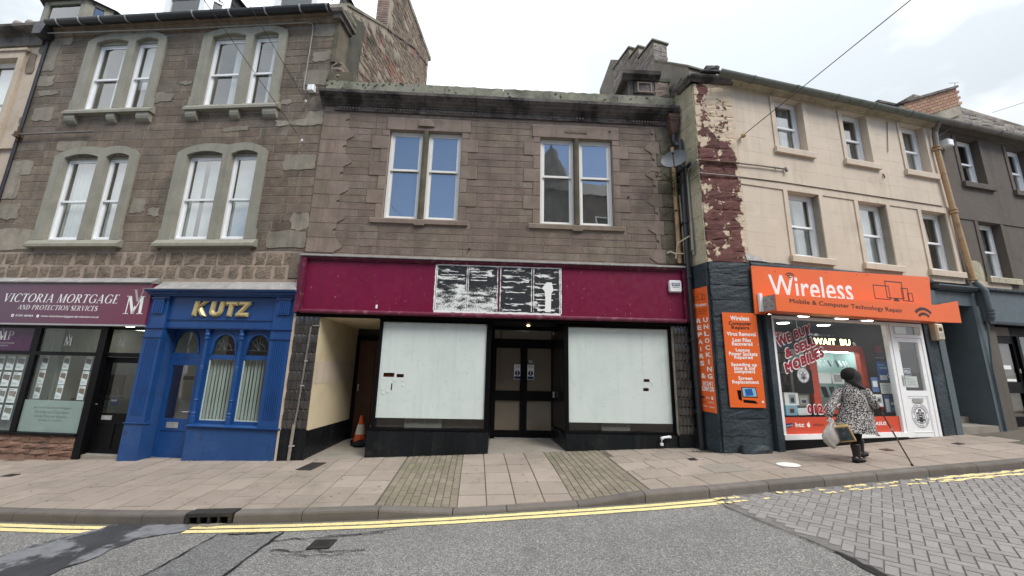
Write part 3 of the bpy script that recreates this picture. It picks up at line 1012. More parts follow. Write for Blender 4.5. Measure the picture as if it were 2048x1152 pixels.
def sash(parent, x0, x1, z0, z1, y, zm, mt='upvc', gl='glass_up', curtain=None, fw=.06, sw=.045, label=None):
    """a vertical sliding sash window: frame > upper and lower pane, curtain"""
    f = MB()
    d = .09
    f.box(x0, x0 + fw, y, y + d, z0, z1).box(x1 - fw, x1, y, y + d, z0, z1)
    f.box(x0 + fw, x1 - fw, y, y + d, z1 - fw, z1).box(x0 + fw, x1 - fw, y - .015, y + d, z0, z0 + fw * .9)
    a, b = x0 + fw, x1 - fw
    # upper sash (outer), lower sash (set back)
    yu, yl = y + .018, y + .05
    f.box(a, a + sw, yu, yu + .03, zm, z1 - fw).box(b - sw, b, yu, yu + .03, zm, z1 - fw)
    f.box(a + sw, b - sw, yu, yu + .03, z1 - fw - sw, z1 - fw).box(a, b, yu - .008, yu + .03, zm - .05, zm)
    f.box(a, a + sw, yl, yl + .03, z0 + fw * .9, zm - .05).box(b - sw, b, yl, yl + .03, z0 + fw * .9, zm - .05)
    f.box(a + sw, b - sw, yl, yl + .03, z0 + fw * .9, z0 + fw * .9 + sw * 1.2)
    w = f.build('window', M[mt], parent, label)
    MB().poly([(a + sw, yu + .015, zm), (b - sw, yu + .015, zm), (b - sw, yu + .015, z1 - fw - sw), (a + sw, yu + .015, z1 - fw - sw)]).build('pane', M[gl], w)
    MB().poly([(a + sw, yl + .015, z0 + fw + sw), (b - sw, yl + .015, z0 + fw + sw), (b - sw, yl + .015, zm - .05), (a + sw, yl + .015, zm - .05)]).build('pane', M[gl], w)
    if curtain == 'net':
        c = MB()
        n = 26
        pts = [(a + (b - a) * i / n, y + .16 + .018 * sin(i * 1.9) + .006 * sin(i * 4.1)) for i in range(n + 1)]
        for i in range(n):
            p, q = pts[i], pts[i + 1]
            c.poly([(p[0], p[1], z0), (q[0], q[1], z0), (q[0], q[1], z1), (p[0], p[1], z1)])
        c.build('net_curtain', M['net'], w, smooth=True)
    elif curtain == 'half':
        c = MB()
        n = 16
        e = a + (b - a) * .52
        pts = [(e + (b - e) * i / n, y + .16 + .02 * sin(i * 1.9)) for i in range(n + 1)]
        for i in range(n):
            p, q = pts[i], pts[i + 1]
            c.poly([(p[0], p[1], z0), (q[0], q[1], z0), (q[0], q[1], z1), (p[0], p[1], z1)])
        c.build('net_curtain', M['net'], w, smooth=True)
    elif curtain in ('slats', 'slats_gap'):
        c = MB()
        n = 11
        for i in range(n):
            if curtain == 'slats_gap' and i in (3, 4, 8):
                continue
            cx = a + (b - a) * (i + .5) / n
            h = (b - a) / n * .5
            t = .5
            c.faces([(cx - h, y + .16 - t * h, z0), (cx + h * .9, y + .16 + t * h, z0), (cx + h * .9, y + .16 + t * h, z1), (cx - h, y + .16 - t * h, z1)], [(0, 1, 2, 3)])
        c.build('vertical_blind', M['net'], w)
    elif curtain == 'roller':
        c = MB().box(a, b, y + .15, y + .155, zm - .25, z1)
        c.build('roller_blind', M['net'], w)
    elif curtain == 'venetian':
        c = MB()
        z = z0
        while z < z1:
            c.faces([(a, y + .14, z), (b, y + .14, z), (b, y + .165, z + .03), (a, y + .165, z + .03)], [(0, 1, 2, 3)])
            z += .035
        c.build('venetian_blind', M['blind'], w)
    return w

# ================================================================== LEFT TENEMENT
TEN = thing('stone_tenement', 'tall brown sandstone tenement with paired arched grey window surrounds above the purple and blue shops', 'building', OL, AL)
LW = -8.2
opens_l = []
PAIRS = [(-6.92, -4.62, 6.10, 8.2), (-3.585, -1.255, 6.10, 8.2), (-6.92, -4.64, 2.57, 4.82), (-3.61, -1.275, 2.57, 4.82)]
for (a, b, c, d) in PAIRS:
    opens_l.append((a + .22, b - .18, c, d + .12))
w = MB()
wall(w, LW, 0, 1.62, 8.62, opens_l, 0, .35)
w.build('wall', M['mortar_l'], TEN)
# coursed stones
blk = [(a + .06, b - .06, c - .08, d + .02) for a, b, c, d in PAIRS]
st = courses(LW + .01, -.02, 2.38, 8.55, .17, .25, .36, 1.0, blk, .014)
for (a, b, c, d) in st:
    MB().pillow(a, b, c, d, -.005 - rnd.random() * .004, .0, .004, .004).build('stone', M['stone_l'], TEN)
# two rows of rock-faced rubble over the shops
for z0, z1, sh in ((1.74, 2.03, 0), (2.05, 2.345, .2)):
    x = LW + .05 - sh
    while x < -.3:
        l = rnd.uniform(.24, .44)
        MB().rough(max(x, LW + .01) + .025, x + l - .025, z0 + .015, z1 - .015, -.022, .0, .013).build('rubble_stone', M['rubble'], TEN)
        x += l + rnd.uniform(.0, .09)
MB().box(LW + .002, -.15, -.004, .0, 1.64, 2.36).build('rubble_bedding', M['mortar_r'], TEN)
for (x0, x1, z0, z1) in ((-.33, -.02, 1.75, 2.34),):
    MB().pillow(x0, x1, z0, z1, -.03, 0, .01, .004).build('quoin_stone', M['stone_l'], TEN)
# cement patches and repaired quoins
def ragged(x0, x1, z0, z1, n=5, amp=.05):
    p = []
    for (a, b) in (((x0, z0), (x1, z0)), ((x1, z0), (x1, z1)), ((x1, z1), (x0, z1)), ((x0, z1), (x0, z0))):
        for k in range(n):
            t = k / n
            p.append((a[0] + (b[0] - a[0]) * t + (rnd.uniform(-amp, amp) if k else 0), a[1] + (b[1] - a[1]) * t + (rnd.uniform(-amp, amp) if k else 0)))
    return [((p[i - 1][0] + 2 * p[i][0] + p[(i + 1) % len(p)][0]) / 4, (p[i - 1][1] + 2 * p[i][1] + p[(i + 1) % len(p)][1]) / 4) for i in range(len(p))]
for r in ((-8.18, -7.55, 4.36, 4.80), (-8.18, -7.75, 3.75, 4.35), (-7.98, -7.40, 5.92, 6.30), (-8.0, -7.42, 6.68, 6.80), (-8.17, -7.46, 8.22, 8.55), (-8.15, -7.78, 7.42, 8.22),
          (-4.68, -4.10, 6.34, 6.60), (-4.0, -3.66, 6.83, 6.93), (-1.17, -.90, 6.15, 6.28), (-.42, -.02, 5.56, 5.92), (-.68, -.02, 6.66, 7.10), (-.60, -.02, 8.08, 8.50),
          (-.86, -.05, 4.36, 4.76), (-8.18, -7.0, 2.42, 2.95), (-.96, -.03, 2.45, 2.86), (-.45, -.02, 2.88, 3.3), (-4.55, -4.2, 3.35, 3.72), (-4.08, -3.8, 3.26, 3.46), (-1.22, -.3, 5.56, 5.72), (-7.0, -6.2, 5.02, 5.3),
          (-8.17, -7.7, 6.95, 7.28), (-2.6, -1.9, 5.45, 5.58), (-8.17, -7.55, 3.2, 3.62), (-.5, -.03, 7.35, 7.62)):
    MB().prism(ragged(*r, n=8), -.016 - rnd.random() * .003, -.002, False).build('cement_patch', M['patch'], TEN)

def arch(xa, xb, zs, rise, n=10):
    return [(xa + (xb - xa) * i / n, zs + rise * (1 - (2 * i / n - 1) ** 2)) for i in range(n + 1)]
CUR = [('half', 'roller'), ('half', 'half'), ('net', 'net'), ('slats_gap', 'slats')]
for n, (a, b, c, d) in enumerate(PAIRS):
    up = n < 2
    l0, l1 = a + .27, a + 1.20           # left light
    r0, r1 = a + 1.42, b - .235          # right light
    mid = (l1 + r0) / 2
    s = MB()
    yf, yb = -.055, .10
    zt = d + .05
    # jambs, mullion
    s.prism([(a, c + .09), (l0, c + .09), (l0, d), (a, zt)], yf, yb)
    s.prism([(r1, c + .09), (b, c + .09), (b, zt), (r1, d)], yf, yb)
    s.prism([(l1, c + .09), (r0, c + .09), (r0, d), (l1, d)], yf, yb)
    # the two arched heads
    for xa, xb, xo, xp in ((l0, l1, a, mid), (r0, r1, mid, b)):
        inn = arch(xa, xb, d, .09)
        out = []
        for i in range(11):
            q = i / 10 if xo == a else 1 - i / 10
            out.append((xo + (xp - xo) * i / 10, d + .05 + .19 * q + .45 * q ** .75 * (1 - q)))
        s.strip(inn, out, yf, yb)
    s.prism([(l1, d), (r0, d), (mid, d + .24)], yf, yb)
    # splayed feet of the jambs
    s.box(a - .035, a, yf + .004, -.001, c + .09, c + .34).box(b, b + .035, yf + .004, -.001, c + .09, c + .34)
    so = s.build('window_surround', M['cement'], TEN)
    # tympanum plates behind the arches
    MB().prism([(l0 - .02, d - .02)] + [(l1 + .02, d - .02)] + list(reversed(arch(l0 - .02, l1 + .02, d - .01, .15))), .03, .06).prism([(r0 - .02, d - .02), (r1 + .02, d - .02)] + list(reversed(arch(r0 - .02, r1 + .02, d - .01, .15))), .03, .06).build('arch_panel', M['cement'], so)
    MB().extrude_x([(-.15, c - .10), (-.15, c - .035), (-.05, c + .085), (.10, c + .085), (.10, c - .10)], a - .04, b + .1).build('sill', M['cement'], so)
    if up:
        for (u0, u1) in ((a + .02, a + .30), (l1 + .0, r0 + .0), (b - .28, b + .06)):
            k = MB()
            prof = [(-.001, c - .105), (-.115, c - .105), (-.12, c - .20), (-.10, c - .27), (-.06, c - .32), (-.001, c - .345)]
            k.extrude_x([(y, z) for y, z in prof], u0, u1).build('corbel', M['cement'], so)
    zm = (c + d) / 2 + .02
    cu = CUR[n]
    sash(TEN, l0 - .03, l1 + .03, c + .09, d + .02, .063, zm, curtain=cu[0], fw=.07)
    sash(TEN, r0 - .03, r1 + .03, c + .09, d + .02, .063, zm, curtain=cu[1], fw=.07)
# eaves course, gutter, roof
MB().extrude_x([(0, 8.45), (-.06, 8.47), (-.075, 8.52), (-.11, 8.545), (-.12, 8.60), (-.17, 8.63), (-.17, 8.68), (0, 8.70)], LW, .06).build('eaves_cornice', M['stone_l'], TEN)
g = MB()
NG = 12
A = [(-.27 + .10 * cos(pi + pi * i / NG), 8.70 + .112 * sin(pi + pi * i / NG)) for i in range(NG + 1)]
B = [(-.27 + .088 * cos(pi + pi * i / NG), 8.70 + .098 * sin(pi + pi * i / NG)) for i in range(NG + 1)]
g.extrude_x(A + list(reversed(B)), LW + .25, -.02)
gut = g.build('gutter', M['cast'], TEN)
for u in (-7.6, -6.95, -6.35, -5.6, -4.72, -3.72, -2.72, -1.75, -.82, -.12):
    MB().extrude_x([(-.27 + .112 * cos(pi + pi * i / NG), 8.70 + .124 * sin(pi + pi * i / NG)) for i in range(NG + 1)] + list(reversed([(-.27 + .101 * cos(pi + pi * i / NG), 8.70 + .113 * sin(pi + pi * i / NG)) for i in range(NG + 1)])), u, u + .035).build('gutter_bracket', M['galv'], gut)
RZ, RY = 12.6, 5.4
rf = MB()
nr = 26
for i in range(nr):
    t0, t1 = i / nr, (i + 1) / nr
    y0, y1, z0, z1 = -.2 + (RY + .2) * t0, -.2 + (RY + .2) * t1, 8.66 + (RZ - 8.66) * t0, 8.66 + (RZ - 8.66) * t1
    rf.poly([(LW, y0, z0 + .03), (0, y0, z0 + .03), (0, y1, z1 - .01), (LW, y1, z1 - .01)])
    rf.poly([(LW, y0, z0), (0, y0, z0), (0, y0, z0 + .03), (LW, y0, z0 + .03)])
rf.poly([(LW, RY, RZ), (0, RY, RZ), (0, RY + 5, 9), (LW, RY + 5, 9)]).poly([(LW, RY + 5, 9), (0, RY + 5, 9), (0, RY + 5, -3), (LW, RY + 5, -3)])
rf.build('roof', M['slate'], TEN)
MB().box(LW, -.36, 3.6, 3.62, 1.7, 8.6).box(LW, -.36, .36, 3.6, 5.35, 5.40).box(LW, -.36, .36, 3.6, 1.66, 1.70).box(LW, -.36, .36, 3.6, 8.55, 8.6).build('rooms', M['room_l'], TEN)
# dormers: white timber canted dormers on the roof
def dormer(name, label, u0, u1, z0, z1, y, cant, mt, gl='glass', sh=.66):
    o = thing(name, label, 'dormer', OL, AL)
    f = MB()
    yb = y + cant
    a, b = u0 + cant * .9, u1 - cant * .9
    sill = z0 + sh
    def facet(p, q):
        d = Vector((q[0] - p[0], q[1] - p[1], 0))
        L = d.length
        d.normalize()
        n = Vector((d.y, -d.x, 0))
        def P(s, off, z):
            v = Vector((p[0], p[1], 0)) + d * s + n * off
            return (v.x, v.y, z)
        def bar(s0, s1, za, zb, t=.06):
            f.faces([P(s0, 0, za), P(s1, 0, za), P(s1, -t, za), P(s0, -t, za), P(s0, 0, zb), P(s1, 0, zb), P(s1, -t, zb), P(s0, -t, zb)],
                    [(0, 3, 2, 1), (4, 5, 6, 7), (0, 1, 5, 4), (1, 2, 6, 5), (2, 3, 7, 6), (3, 0, 4, 7)])
        bar(0, L, z0 - 1.2, sill)
        bar(0, .18, sill, z1); bar(L - .18, L, sill, z1); bar(.12, L - .12, z1 - .12, z1)
        if mt != 'cement':
            bar(.12, L - .12, (sill + z1) / 2 - .03, (sill + z1) / 2 + .03)
        gl_ = MB().poly([P(.12, -.04, sill), P(L - .12, -.04, sill), P(L - .12, -.04, z1 - .12), P(.12, -.04, z1 - .12)])
        return gl_
    gls = [facet((u0, yb), (a, y)), facet((a, y), (b, y)), facet((b, y), (u1, yb))]
    fo = f.build('frame', M[mt], o)
    for q in gls:
        q.build('pane', M[gl], fo)
    s = MB()
    for i in range(9):
        za, zb = z0 - 1.2 + (z1 - z0 + 1.2) * i / 9, z0 - 1.2 + (z1 - z0 + 1.2) * (i + 1) / 9
        for uu, off in ((u0, -1), (u1, 1)):
            s.poly([(uu + off * .02, yb, za), (uu + off * .02, yb + 2.6, za), (uu, yb + 2.6, zb), (uu, yb, zb)])
    s.build('slated_cheek', M['slate'], o)
    r = MB()
    pts = [(u0 - .12, yb, z1), (a - .06, y - .12, z1), (b + .06, y - .12, z1), (u1 + .12, yb, z1), (u1 + .12, yb + 2.8, z1), (u0 - .12, yb + 2.8, z1)]
    ap = ((u0 + u1) / 2, yb + .4, z1 + .3)
    ap2 = ((u0 + u1) / 2, yb + 2.8, z1 + .3)
    r.faces(pts + [ap, ap2], [(0, 1, 6), (1, 2, 6), (2, 3, 6), (3, 4, 7, 6), (5, 0, 6, 7), (5, 4, 3, 2, 1, 0)])
    r.build('roof', M['slate'], o)
    MB().poly([(u0 + .1, yb + .4, z0 - .3), (u1 - .1, yb + .4, z0 - .3), (u1 - .1, yb + .4, z1), (u0 + .1, yb + .4, z1)]).build('lining', M['net'], o)
    return o
dormer('dormer', 'white canted dormer with slate cheek above the gutter, left of the wires', -6.45, -4.38, 9.4, 11.1, .8, .42, 'upvc')
dormer('dormer', 'white canted dormer nearest the rough gable end', -2.95, -.85, 9.4, 11.1, .8, .42, 'upvc')
dormer('dormer', 'weathered grey stone dormer on the cream building at far left', -10.55, -8.35, 9.3, 10.72, .8, .42, 'cement', 'glass_up', .5)

# gable end seen over the low shop: rubble wall at x = 0 running back, skew copes, chimney
gb = MB()
prof = [(.0, 2.35), (6.75, 2.35), (6.75, 13.75), (2.6, 13.75), (2.6, 11.0), (.05, 9.15), (.0, 8.62)]
gb.poly([(.012, y, z) for y, z in prof])
gb.poly([(-.35, y, z) for y, z in reversed(prof)])
n = len(prof)
for i in range(n):
    a, b = prof[i], prof[(i + 1) % n]
    gb.poly([(.012, a[0], a[1]), (-.35, a[0], a[1]), (-.35, b[0], b[1]), (.012, b[0], b[1])])
gb.build('gable_wall', M['gable_m'], TEN)
def inside(y, z, P):
    c = False
    j = len(P) - 1
    for i in range(len(P)):
        if (P[i][1] > z) != (P[j][1] > z) and y < (P[j][0] - P[i][0]) * (z - P[i][1]) / (P[j][1] - P[i][1]) + P[i][0]:
            c = not c
        j = i
    return c
zrow = 6.6
cnt = 0
extra = MB()
while zrow < 15.5:
    h = rnd.uniform(.13, .22)
    y = .45 + rnd.uniform(0, .2)
    while y < 6.6:
        l = rnd.uniform(.25, .55)
        ok = all(inside(yy, zz, prof) for yy in (y, y + l) for zz in (zrow, zrow + h))
        if ok and rnd.random() < .93:
            m = MB().rough(y + .012, y + l - .012, zrow + .012, zrow + h - .012, -.03, 0, .018, 2)
            m.v = [(.012 - b, a, c) for a, b, c in m.v]
            m.f = [tuple(q) for q in m.f]
            cnt += 1
            if cnt < 300:
                m.build('rubble_stone', M['gable'], TEN)
            else:
                extra.faces(m.v, m.f)
        y += l
    zrow += h
if extra.v:
    extra.build('upper_rubble', M['gable'], TEN, kind='stuff')
# front corner pier of the gable, darkened, with broken stones
MB().box(.0, .10, -.04, .42, 7.3, 8.62).build('corner_pier', M['ashlar_d'], TEN)
m = MB().prism(ragged(.43, 1.25, 7.35, 9.5, 9, .16), -.045, -.005, False)
m.v = [(-b + .012, a, c - .45 * (a - .43) * 0 + (a - .9) * .7 * (c > 8.6)) for a, b, c in m.v]
m.build('mossy_harl', M['harl_d'], TEN)
MB().extrude_x([(-.22, 8.62), (-.24, 8.70), (.5, 8.72), (.5, 8.62)], -.1, .24).extrude_x([(-.14, 8.50), (-.16, 8.61), (.45, 8.61), (.45, 8.50)], -.05, .17).build('corner_cornice', M['cornice'], TEN)
mk = MB()
for i in range(5):
    mk.rough(-.16 + .02 * i, .2 - .03 * i, 8.73 + .09 * i, 8.82 + .09 * i, -.1 + .1 * i, .3 + .1 * i, .03)
mk.build('skew_putt', M['mossy'], TEN)
for i, (z0, z1) in enumerate(((6.78, 6.98), (7.0, 7.16), (7.18, 7.28))):
    MB().rough(.012, .36 - .03 * i, z0, z1, -.06 + .02 * i, .3, .03).build('broken_stone', M['ashlar_c'], TEN)
# skew copes up the slope
def slope_cope(y0, z0, y1, z1, n, name='skew_cope', xo=.05, xi=-.3, th=.09):
    for i in range(n):
        a, b = i / n + .004, (i + 1) / n - .004
        ya, yb_ = y0 + (y1 - y0) * a, y0 + (y1 - y0) * b
        za, zb = z0 + (z1 - z0) * a, z0 + (z1 - z0) * b
        m = MB().faces([(xi, ya, za), (xo, ya, za), (xo, yb_, zb), (xi, yb_, zb), (xi, ya, za + th), (xo, ya, za + th), (xo, yb_, zb + th), (xi, yb_, zb + th)],
                       [(0, 3, 2, 1), (4, 5, 6, 7), (0, 1, 5, 4), (1, 2, 6, 5), (2, 3, 7, 6), (3, 0, 4, 7)])
        m.build(name, M['mossy'] if rnd.random() < .5 else M['cornice'], TEN)
slope_cope(.30, 9.36, 2.59, 11.0, 5)
slope_cope(7.0, 13.76, 2.6, 13.76, 7, th=.2)
# string line where an older roof met the gable
MB().tube([(.03, 2.62, 11.0), (.03, 4.0, 11.9), (.03, 5.0, 12.55), (.03, 6.6, 13.2)], .035, 6).build('raggle', M['cornice'], TEN)
# brick chimney on the gable
ch = thing('brick_chimney', 'pale brick chimney stack rising from the rough gable end', 'chimney', OL, AL)
MB().box(-.42, .008, 2.62, 3.4, 10.4, 13.74).build('core', M['gable_m'], ch)
z = 10.45
r = 0
while z < 13.6:
    x = -.42 - (.11 if r % 2 else 0)
    while x < .02:
        a, b = max(-.42, x), min(.01, x + .215)
        if b - a > .04:
            MB().pillow(a + .006, b - .006, z + .006, z + .07, 2.58, 2.62, .005, .003).build('brick', M['brick_p'], ch)
        x += .22
    z += .076
    r += 1
# pole, alarm box, conduit, hooks on the wall
MB().tube([(-8.25, -.10, 5.47), (-6.05, -.08, 5.51)], .022, 8).build('iron_bar', M['greypipe'], TEN)
m = MB().box(-8.16, -8.06, -.14, -.02, 5.40, 5.55).tube([(-8.12, -.08, 5.3), (-8.12, -.10, 5.7)], .025, 8)
m.build('bar_clamp', M['rust'], TEN)
jb = thing('junction_box', 'small white junction box fixed under the grey conduit', 'electrical box', OL, AL)
MB().pillow(-.46, -.30, 6.43, 6.60, -.13, -.02, .015).build('cover', M['upvc'], jb)
MB().tube([(-.36, -.03, 6.44), (-.1, -.03, 6.42), (-.02, -.03, 6.40)], .008, 6).build('tail_cable', M['cable'], jb)
MB().tube([(-8.0, -.19, 8.44), (-4, -.09, 8.46), (-.75, -.07, 8.47), (-.62, -.06, 8.43), (-.585, -.05, 8.3), (-.61, -.04, 6.66), (-.60, -.04, 6.53), (-.56, -.05, 6.49), (-.47, -.06, 6.49)], .013, 6).build('conduit', M['cable'], TEN)
MB().tube([(-8.16, -.05, 8.5), (-8.16, -.05, 1.7)], .035, 8).build('downpipe', M['cast'], TEN)
MB().prism([(-8.30, 8.35), (-8.05, 8.35), (-7.92, 8.72), (-8.32, 8.72)], -.3, -.04).build('rainwater_head', M['cast'], TEN)

# ================================================================== CREAM BUILDING AT FAR LEFT
CB = thing('cream_tenement', 'cream painted stone building cut by the left edge of the photo', 'building', OL, AL)
w = MB()
hol = [(-10.05, -8.92, 5.35, 7.86), (-10.05, -8.92, 2.6, 4.9)]
wall(w, -13.5, LW - .012, 1.62, 8.25, hol, 0.01, .4)
w.build('wall', M['cream_far'], CB)
for a, b, c, d in hol:
    so = MB().box(b, b + .17, -.05, .009, c - .1, d + .2).box(a - .17, a, -.05, .009, c - .1, d + .2).box(a, b, -.05, .009, d, d + .2).box(a - .25, b + .25, -.09, .009, d + .2, d + .27).box(a - .2, b + .2, -.08, .009, c - .22, c - .1).build('window_surround', M['cream_far'], CB)
    sash(CB, a, b, c, d, .12, (c + d) / 2, 'white', curtain='net', fw=.08)
m = MB().prism(ragged(-8.66, -8.42, 7.35, 8.0, 4, .05), -.012, .009, False)
m.build('bare_stone_patch', M['stone_l'], CB)
MB().prism(ragged(-8.42, -8.26, 8.0, 8.22, 3, .03), -.012, .009, False).build('bare_stone_patch', M['stone_l'], CB)
MB().prism(ragged(-8.35, -8.24, 5.85, 6.05, 3, .02), -.012, .009, False).build('bare_stone_patch', M['stone_l'], CB)
MB().extrude_x([(.01, 8.22), (-.05, 8.24), (-.06, 8.50), (-.12, 8.53), (-.30, 8.62), (-.30, 8.70), (-.2, 8.72), (.3, 8.95), (.3, 8.22)], -13.5, LW - .13).build('eaves_cornice', M['cornice'], CB)
MB().box(-13.5, LW - .02, -.055, .009, 5.12, 5.24).build('string_course', M['cream_far'], CB)
MB().poly([(-13.5, -.1, 8.9), (LW, -.1, 8.9), (LW, RY, RZ), (-13.5, RY, RZ)]).poly([(-13.5, RY, RZ), (LW, RY, RZ), (LW, RY + 5, 0), (-13.5, RY + 5, 0)]).poly([(-13.5, 0, 0), (-13.5, RY, RZ), (-13.5, RY + 5, 0)]).build('roof', M['slate'], CB)
for q in (-9.75, -9.35):
    MB().lathe([(.13, 0), (.14, .3), (.12, .36), (.11, .02)], (q, .25, 8.95), 12).build('chimney_can', M['concrete'], CB)
MB().box(-13.5, LW - .02, 2.6, 2.62, 1.7, 8.2).build('rooms', M['room_l'], CB)
# ================================================================== LOW RED SANDSTONE BUILDING (centre)
RED = thing('red_stone_shop_building', 'low two storey red sandstone building with mossy cornice above the burgundy shop front', 'building', OC, AC)
CX0, CX1 = -4.665, 4.0
WIN = [(-3.045, -1.30, 3.235, 5.50), (.615, 2.395, 3.235, 5.48)]
w = MB()
wall(w, CX0, CX1, 2.2, 6.1, [(a, b, c, d) for a, b, c, d in WIN], 0, .3)
w.build('wall', M['mortar_c'], RED)
hl = []
for a, b, c, d in WIN:
    hl.append((a - .06, b + .06, c - .01, d + .33))
    hl.append((a - .28, b + .28, c - .15, c))
# rybats: long and short jamb stones
for (a, b, c, d) in WIN:
    z = c
    k = 0
    while z < d - .05:
        h = min(.35, d - z)
        l = (.17, .40)[k % 2]
        for s, x in ((-1, a), (1, b)):
            x0, x1 = (x - l, x - .001) if s < 0 else (x + .001, x + l)
            MB().pillow(x0, x1 - .0, z + .004, z + h - .004, -.024, 0, .006, .002).build('jamb_stone', M['ashlar_c'], RED)
            hl.append((x0, x1, z, z + h))
        z += h
        k += 1
    # lintel with carved boss, sill, mullion
    lx0, lx1 = (a - .08, b + .20) if a < 0 else (a - .2, b + .18)
    m = MB().pillow(lx0, lx1, d + .004, d + .31, -.03, 0, .008)
    lint = m.build('lintel', M['ashlar_c'], RED)
    hl.append((lx0, lx1, d, d + .31))
    mx = (a + b) / 2
    bs = MB()
    if a < 0:
        bs.loft([[(mx + r * cos(pi * k / 12), y, d + .11 + r * sin(pi * k / 12)) for k in range(13)] for r, y in ((.20, -.03), (.20, -.05), (.17, -.065), (.06, -.072))], True)
    else:
        for q in range(9):
            bs.box(mx - .28 + q * .062, mx - .28 + q * .062 + rnd.uniform(.02, .05), -.05, -.03, d + .14, d + .14 + rnd.uniform(.05, .1))
    bs.build('carved_boss', M['ashlar_c'], lint)
    sl = MB().extrude_x([(-.055, c - .125), (-.055, c - .03), (-.03, c - .002), (.12, c - .002), (.12, c - .135)], a - .26, b + .24)
    sl.box(mx - .12, mx + .12, -.065, .0, c - .16, c - .126)
    sl.build('sill', M['ashlar_c'], RED)
    mu = MB()
    mw = .065
    prof = [(mx - mw, .12), (mx - mw, .0), (mx - mw * .7, -.035), (mx, -.05), (mx + mw * .7, -.035), (mx + mw, .0), (mx + mw, .12)]
    mu.faces([(x, y, c) for x, y in prof] + [(x, y, d - .0) for x, y in prof], [tuple(range(7)), tuple(range(7, 14))] + [(i, (i + 1) % 7, 7 + (i + 1) % 7, 7 + i) for i in range(7)])
    mu.build('mullion', M['ashlar_d'], RED)
    zm = (c + d) / 2 + .16
    for x0, x1 in ((a + .015, mx - mw), (mx + mw, b - .015)):
        sash(RED, x0, x1, c, d - .005, .075, zm, 'white', 'glass_old', None, .05, .05)
# wavy-edged quoins: scalloped long and short stones
def wavy(xe, z0, z1, sgn, big):
    """outer block from the building edge to a scrolled inner margin"""
    h = z1 - z0
    if big:
        P = [(.80, 0), (.84, .1), (.96, .25), (1.02, .38), (1.0, .5), (.93, .65), (.86, .85), (.82, 1)]
    else:
        P = [(.82, 0), (.80, .2), (.76, .35), (.71, .45), (.71, .55), (.76, .62), (.80, .65), (.80, 1)]
    w = .78
    return [(xe + sgn * w * a, z0 + h * b) for a, b in P]
def quoin_column(xe, sgn, zlo, zhi, mt_in, mt_out, col=.33):
    z = zlo
    k = 0
    while z < zhi - .1:
        h = .35
        z1 = min(zhi, z + h)
        e = wavy(xe, z + .004, z1 - .004, sgn, k % 2 == 0)
        x_in = xe + sgn * (col + (.05 if k % 2 else -.04))
        pts = [(x_in, z + .004)] + e + [(x_in, z1 - .004)]
        if sgn < 0:
            pts = list(reversed(pts))
        MB().prism(pts, -.026, 0, False).build('scroll_quoin', M[mt_in], RED)
        xa, xb = sorted((xe + sgn * .003, x_in - sgn * .006))
        if mt_out == 'ashlar_d':
            MB().rough(xa, xb, z + .006, z1 - .006, -.045, 0, .012, 3).build('quoin_stone', M[mt_out], RED)
        else:
            MB().pillow(xa, xb, z + .004, z1 - .004, -.024, 0, .005).build('quoin_stone', M[mt_out], RED)
        hl.append((min(xe, xe + sgn * .6), max(xe, xe + sgn * .6), z, z1))
        z = z1
        k += 1
quoin_column(CX0, 1, 2.36, 5.95, 'ashlar_c', 'ashlar_c')
quoin_column(CX1, -1, 2.36, 5.95, "ashlar_c", "ashlar_d", .46)
# coursed wall stones between quoins and jambs (they tuck behind the proud scrolls)
for (a, b, c, d) in courses(CX0 + .02, CX1 - .02, 2.36, 5.95, .175, .175, .34, .95, hl, .013):
    MB().pillow(a, b, c, d, -.006 - rnd.random() * .004, 0, .004, .003).build('stone', M['stone_c'], RED)
# bands over the fascia, carved frieze, cornice, blocking course
fr = MB().box(CX0 + .25, CX1 + .02, -.045, 0, 5.955, 6.075).build('frieze', M['cornice'], RED)
def eggs(u0, u1, step=.072):
    m = MB()
    u = u0
    while u < u1:
        rr = step * .36
        m.loft([[(u + r * cos(2 * pi * k / 8), y, 6.015 + r * 1.25 * sin(2 * pi * k / 8)) for k in range(8)] for r, y in ((rr, -.045), (rr, -.062), (rr * .55, -.078))])
        u += step
    return m
for a, b in ((-4.25, -3.80), (-3.42, -2.95), (-2.82, -2.45), (-2.15, -1.97), (-1.85, -.98), (.95, 1.05), (1.52, 1.68), (2.35, 2.48), (2.65, 2.78), (2.95, 3.6)):
    eggs(a, b).build('egg_and_dart', M['ashlar_c'], fr, kind='stuff')
CORN = [(0, 6.077), (-.07, 6.077), (-.075, 6.115), (-.12, 6.12), (-.125, 6.15), (-.19, 6.17), (-.195, 6.21), (-.25, 6.235), (-.255, 6.255), (-.29, 6.27), (-.30, 6.335), (-.10, 6.37), (0, 6.37)]
nseg = 7
for i in range(nseg):
    a = CX0 - .06 + (CX1 + .10 - CX0) * i / nseg
    b = CX0 - .06 + (CX1 + .10 - CX0) * (i + 1) / nseg
    j = rnd.uniform(-.006, .006)
    MB().extrude_x([(y + j, z + j) for y, z in CORN], a + .004, b - .004).build('cornice_stone', M['cornice'], RED)
for i in range(6):
    a = CX0 + .02 + (CX1 - .04 - CX0) * i / 6
    b = CX0 + .02 + (CX1 - .04 - CX0) * (i + 1) / 6
    n = 10
    m = MB()
    top = [(a + .004 + (b - a - .008) * k / n, 6.70 + rnd.uniform(-.012, .012)) for k in range(n + 1)]
    m.strip([(x, 6.362) for x, z in top], top, -.12 + rnd.uniform(-.004, .004), .30)
    m.build('blocking_stone', M['mossy'], RED)
MB().box(CX0 + .04, CX1 - .04, -.08, .25, 6.365, 6.66).build('blocking_core', M['cornice'], RED)
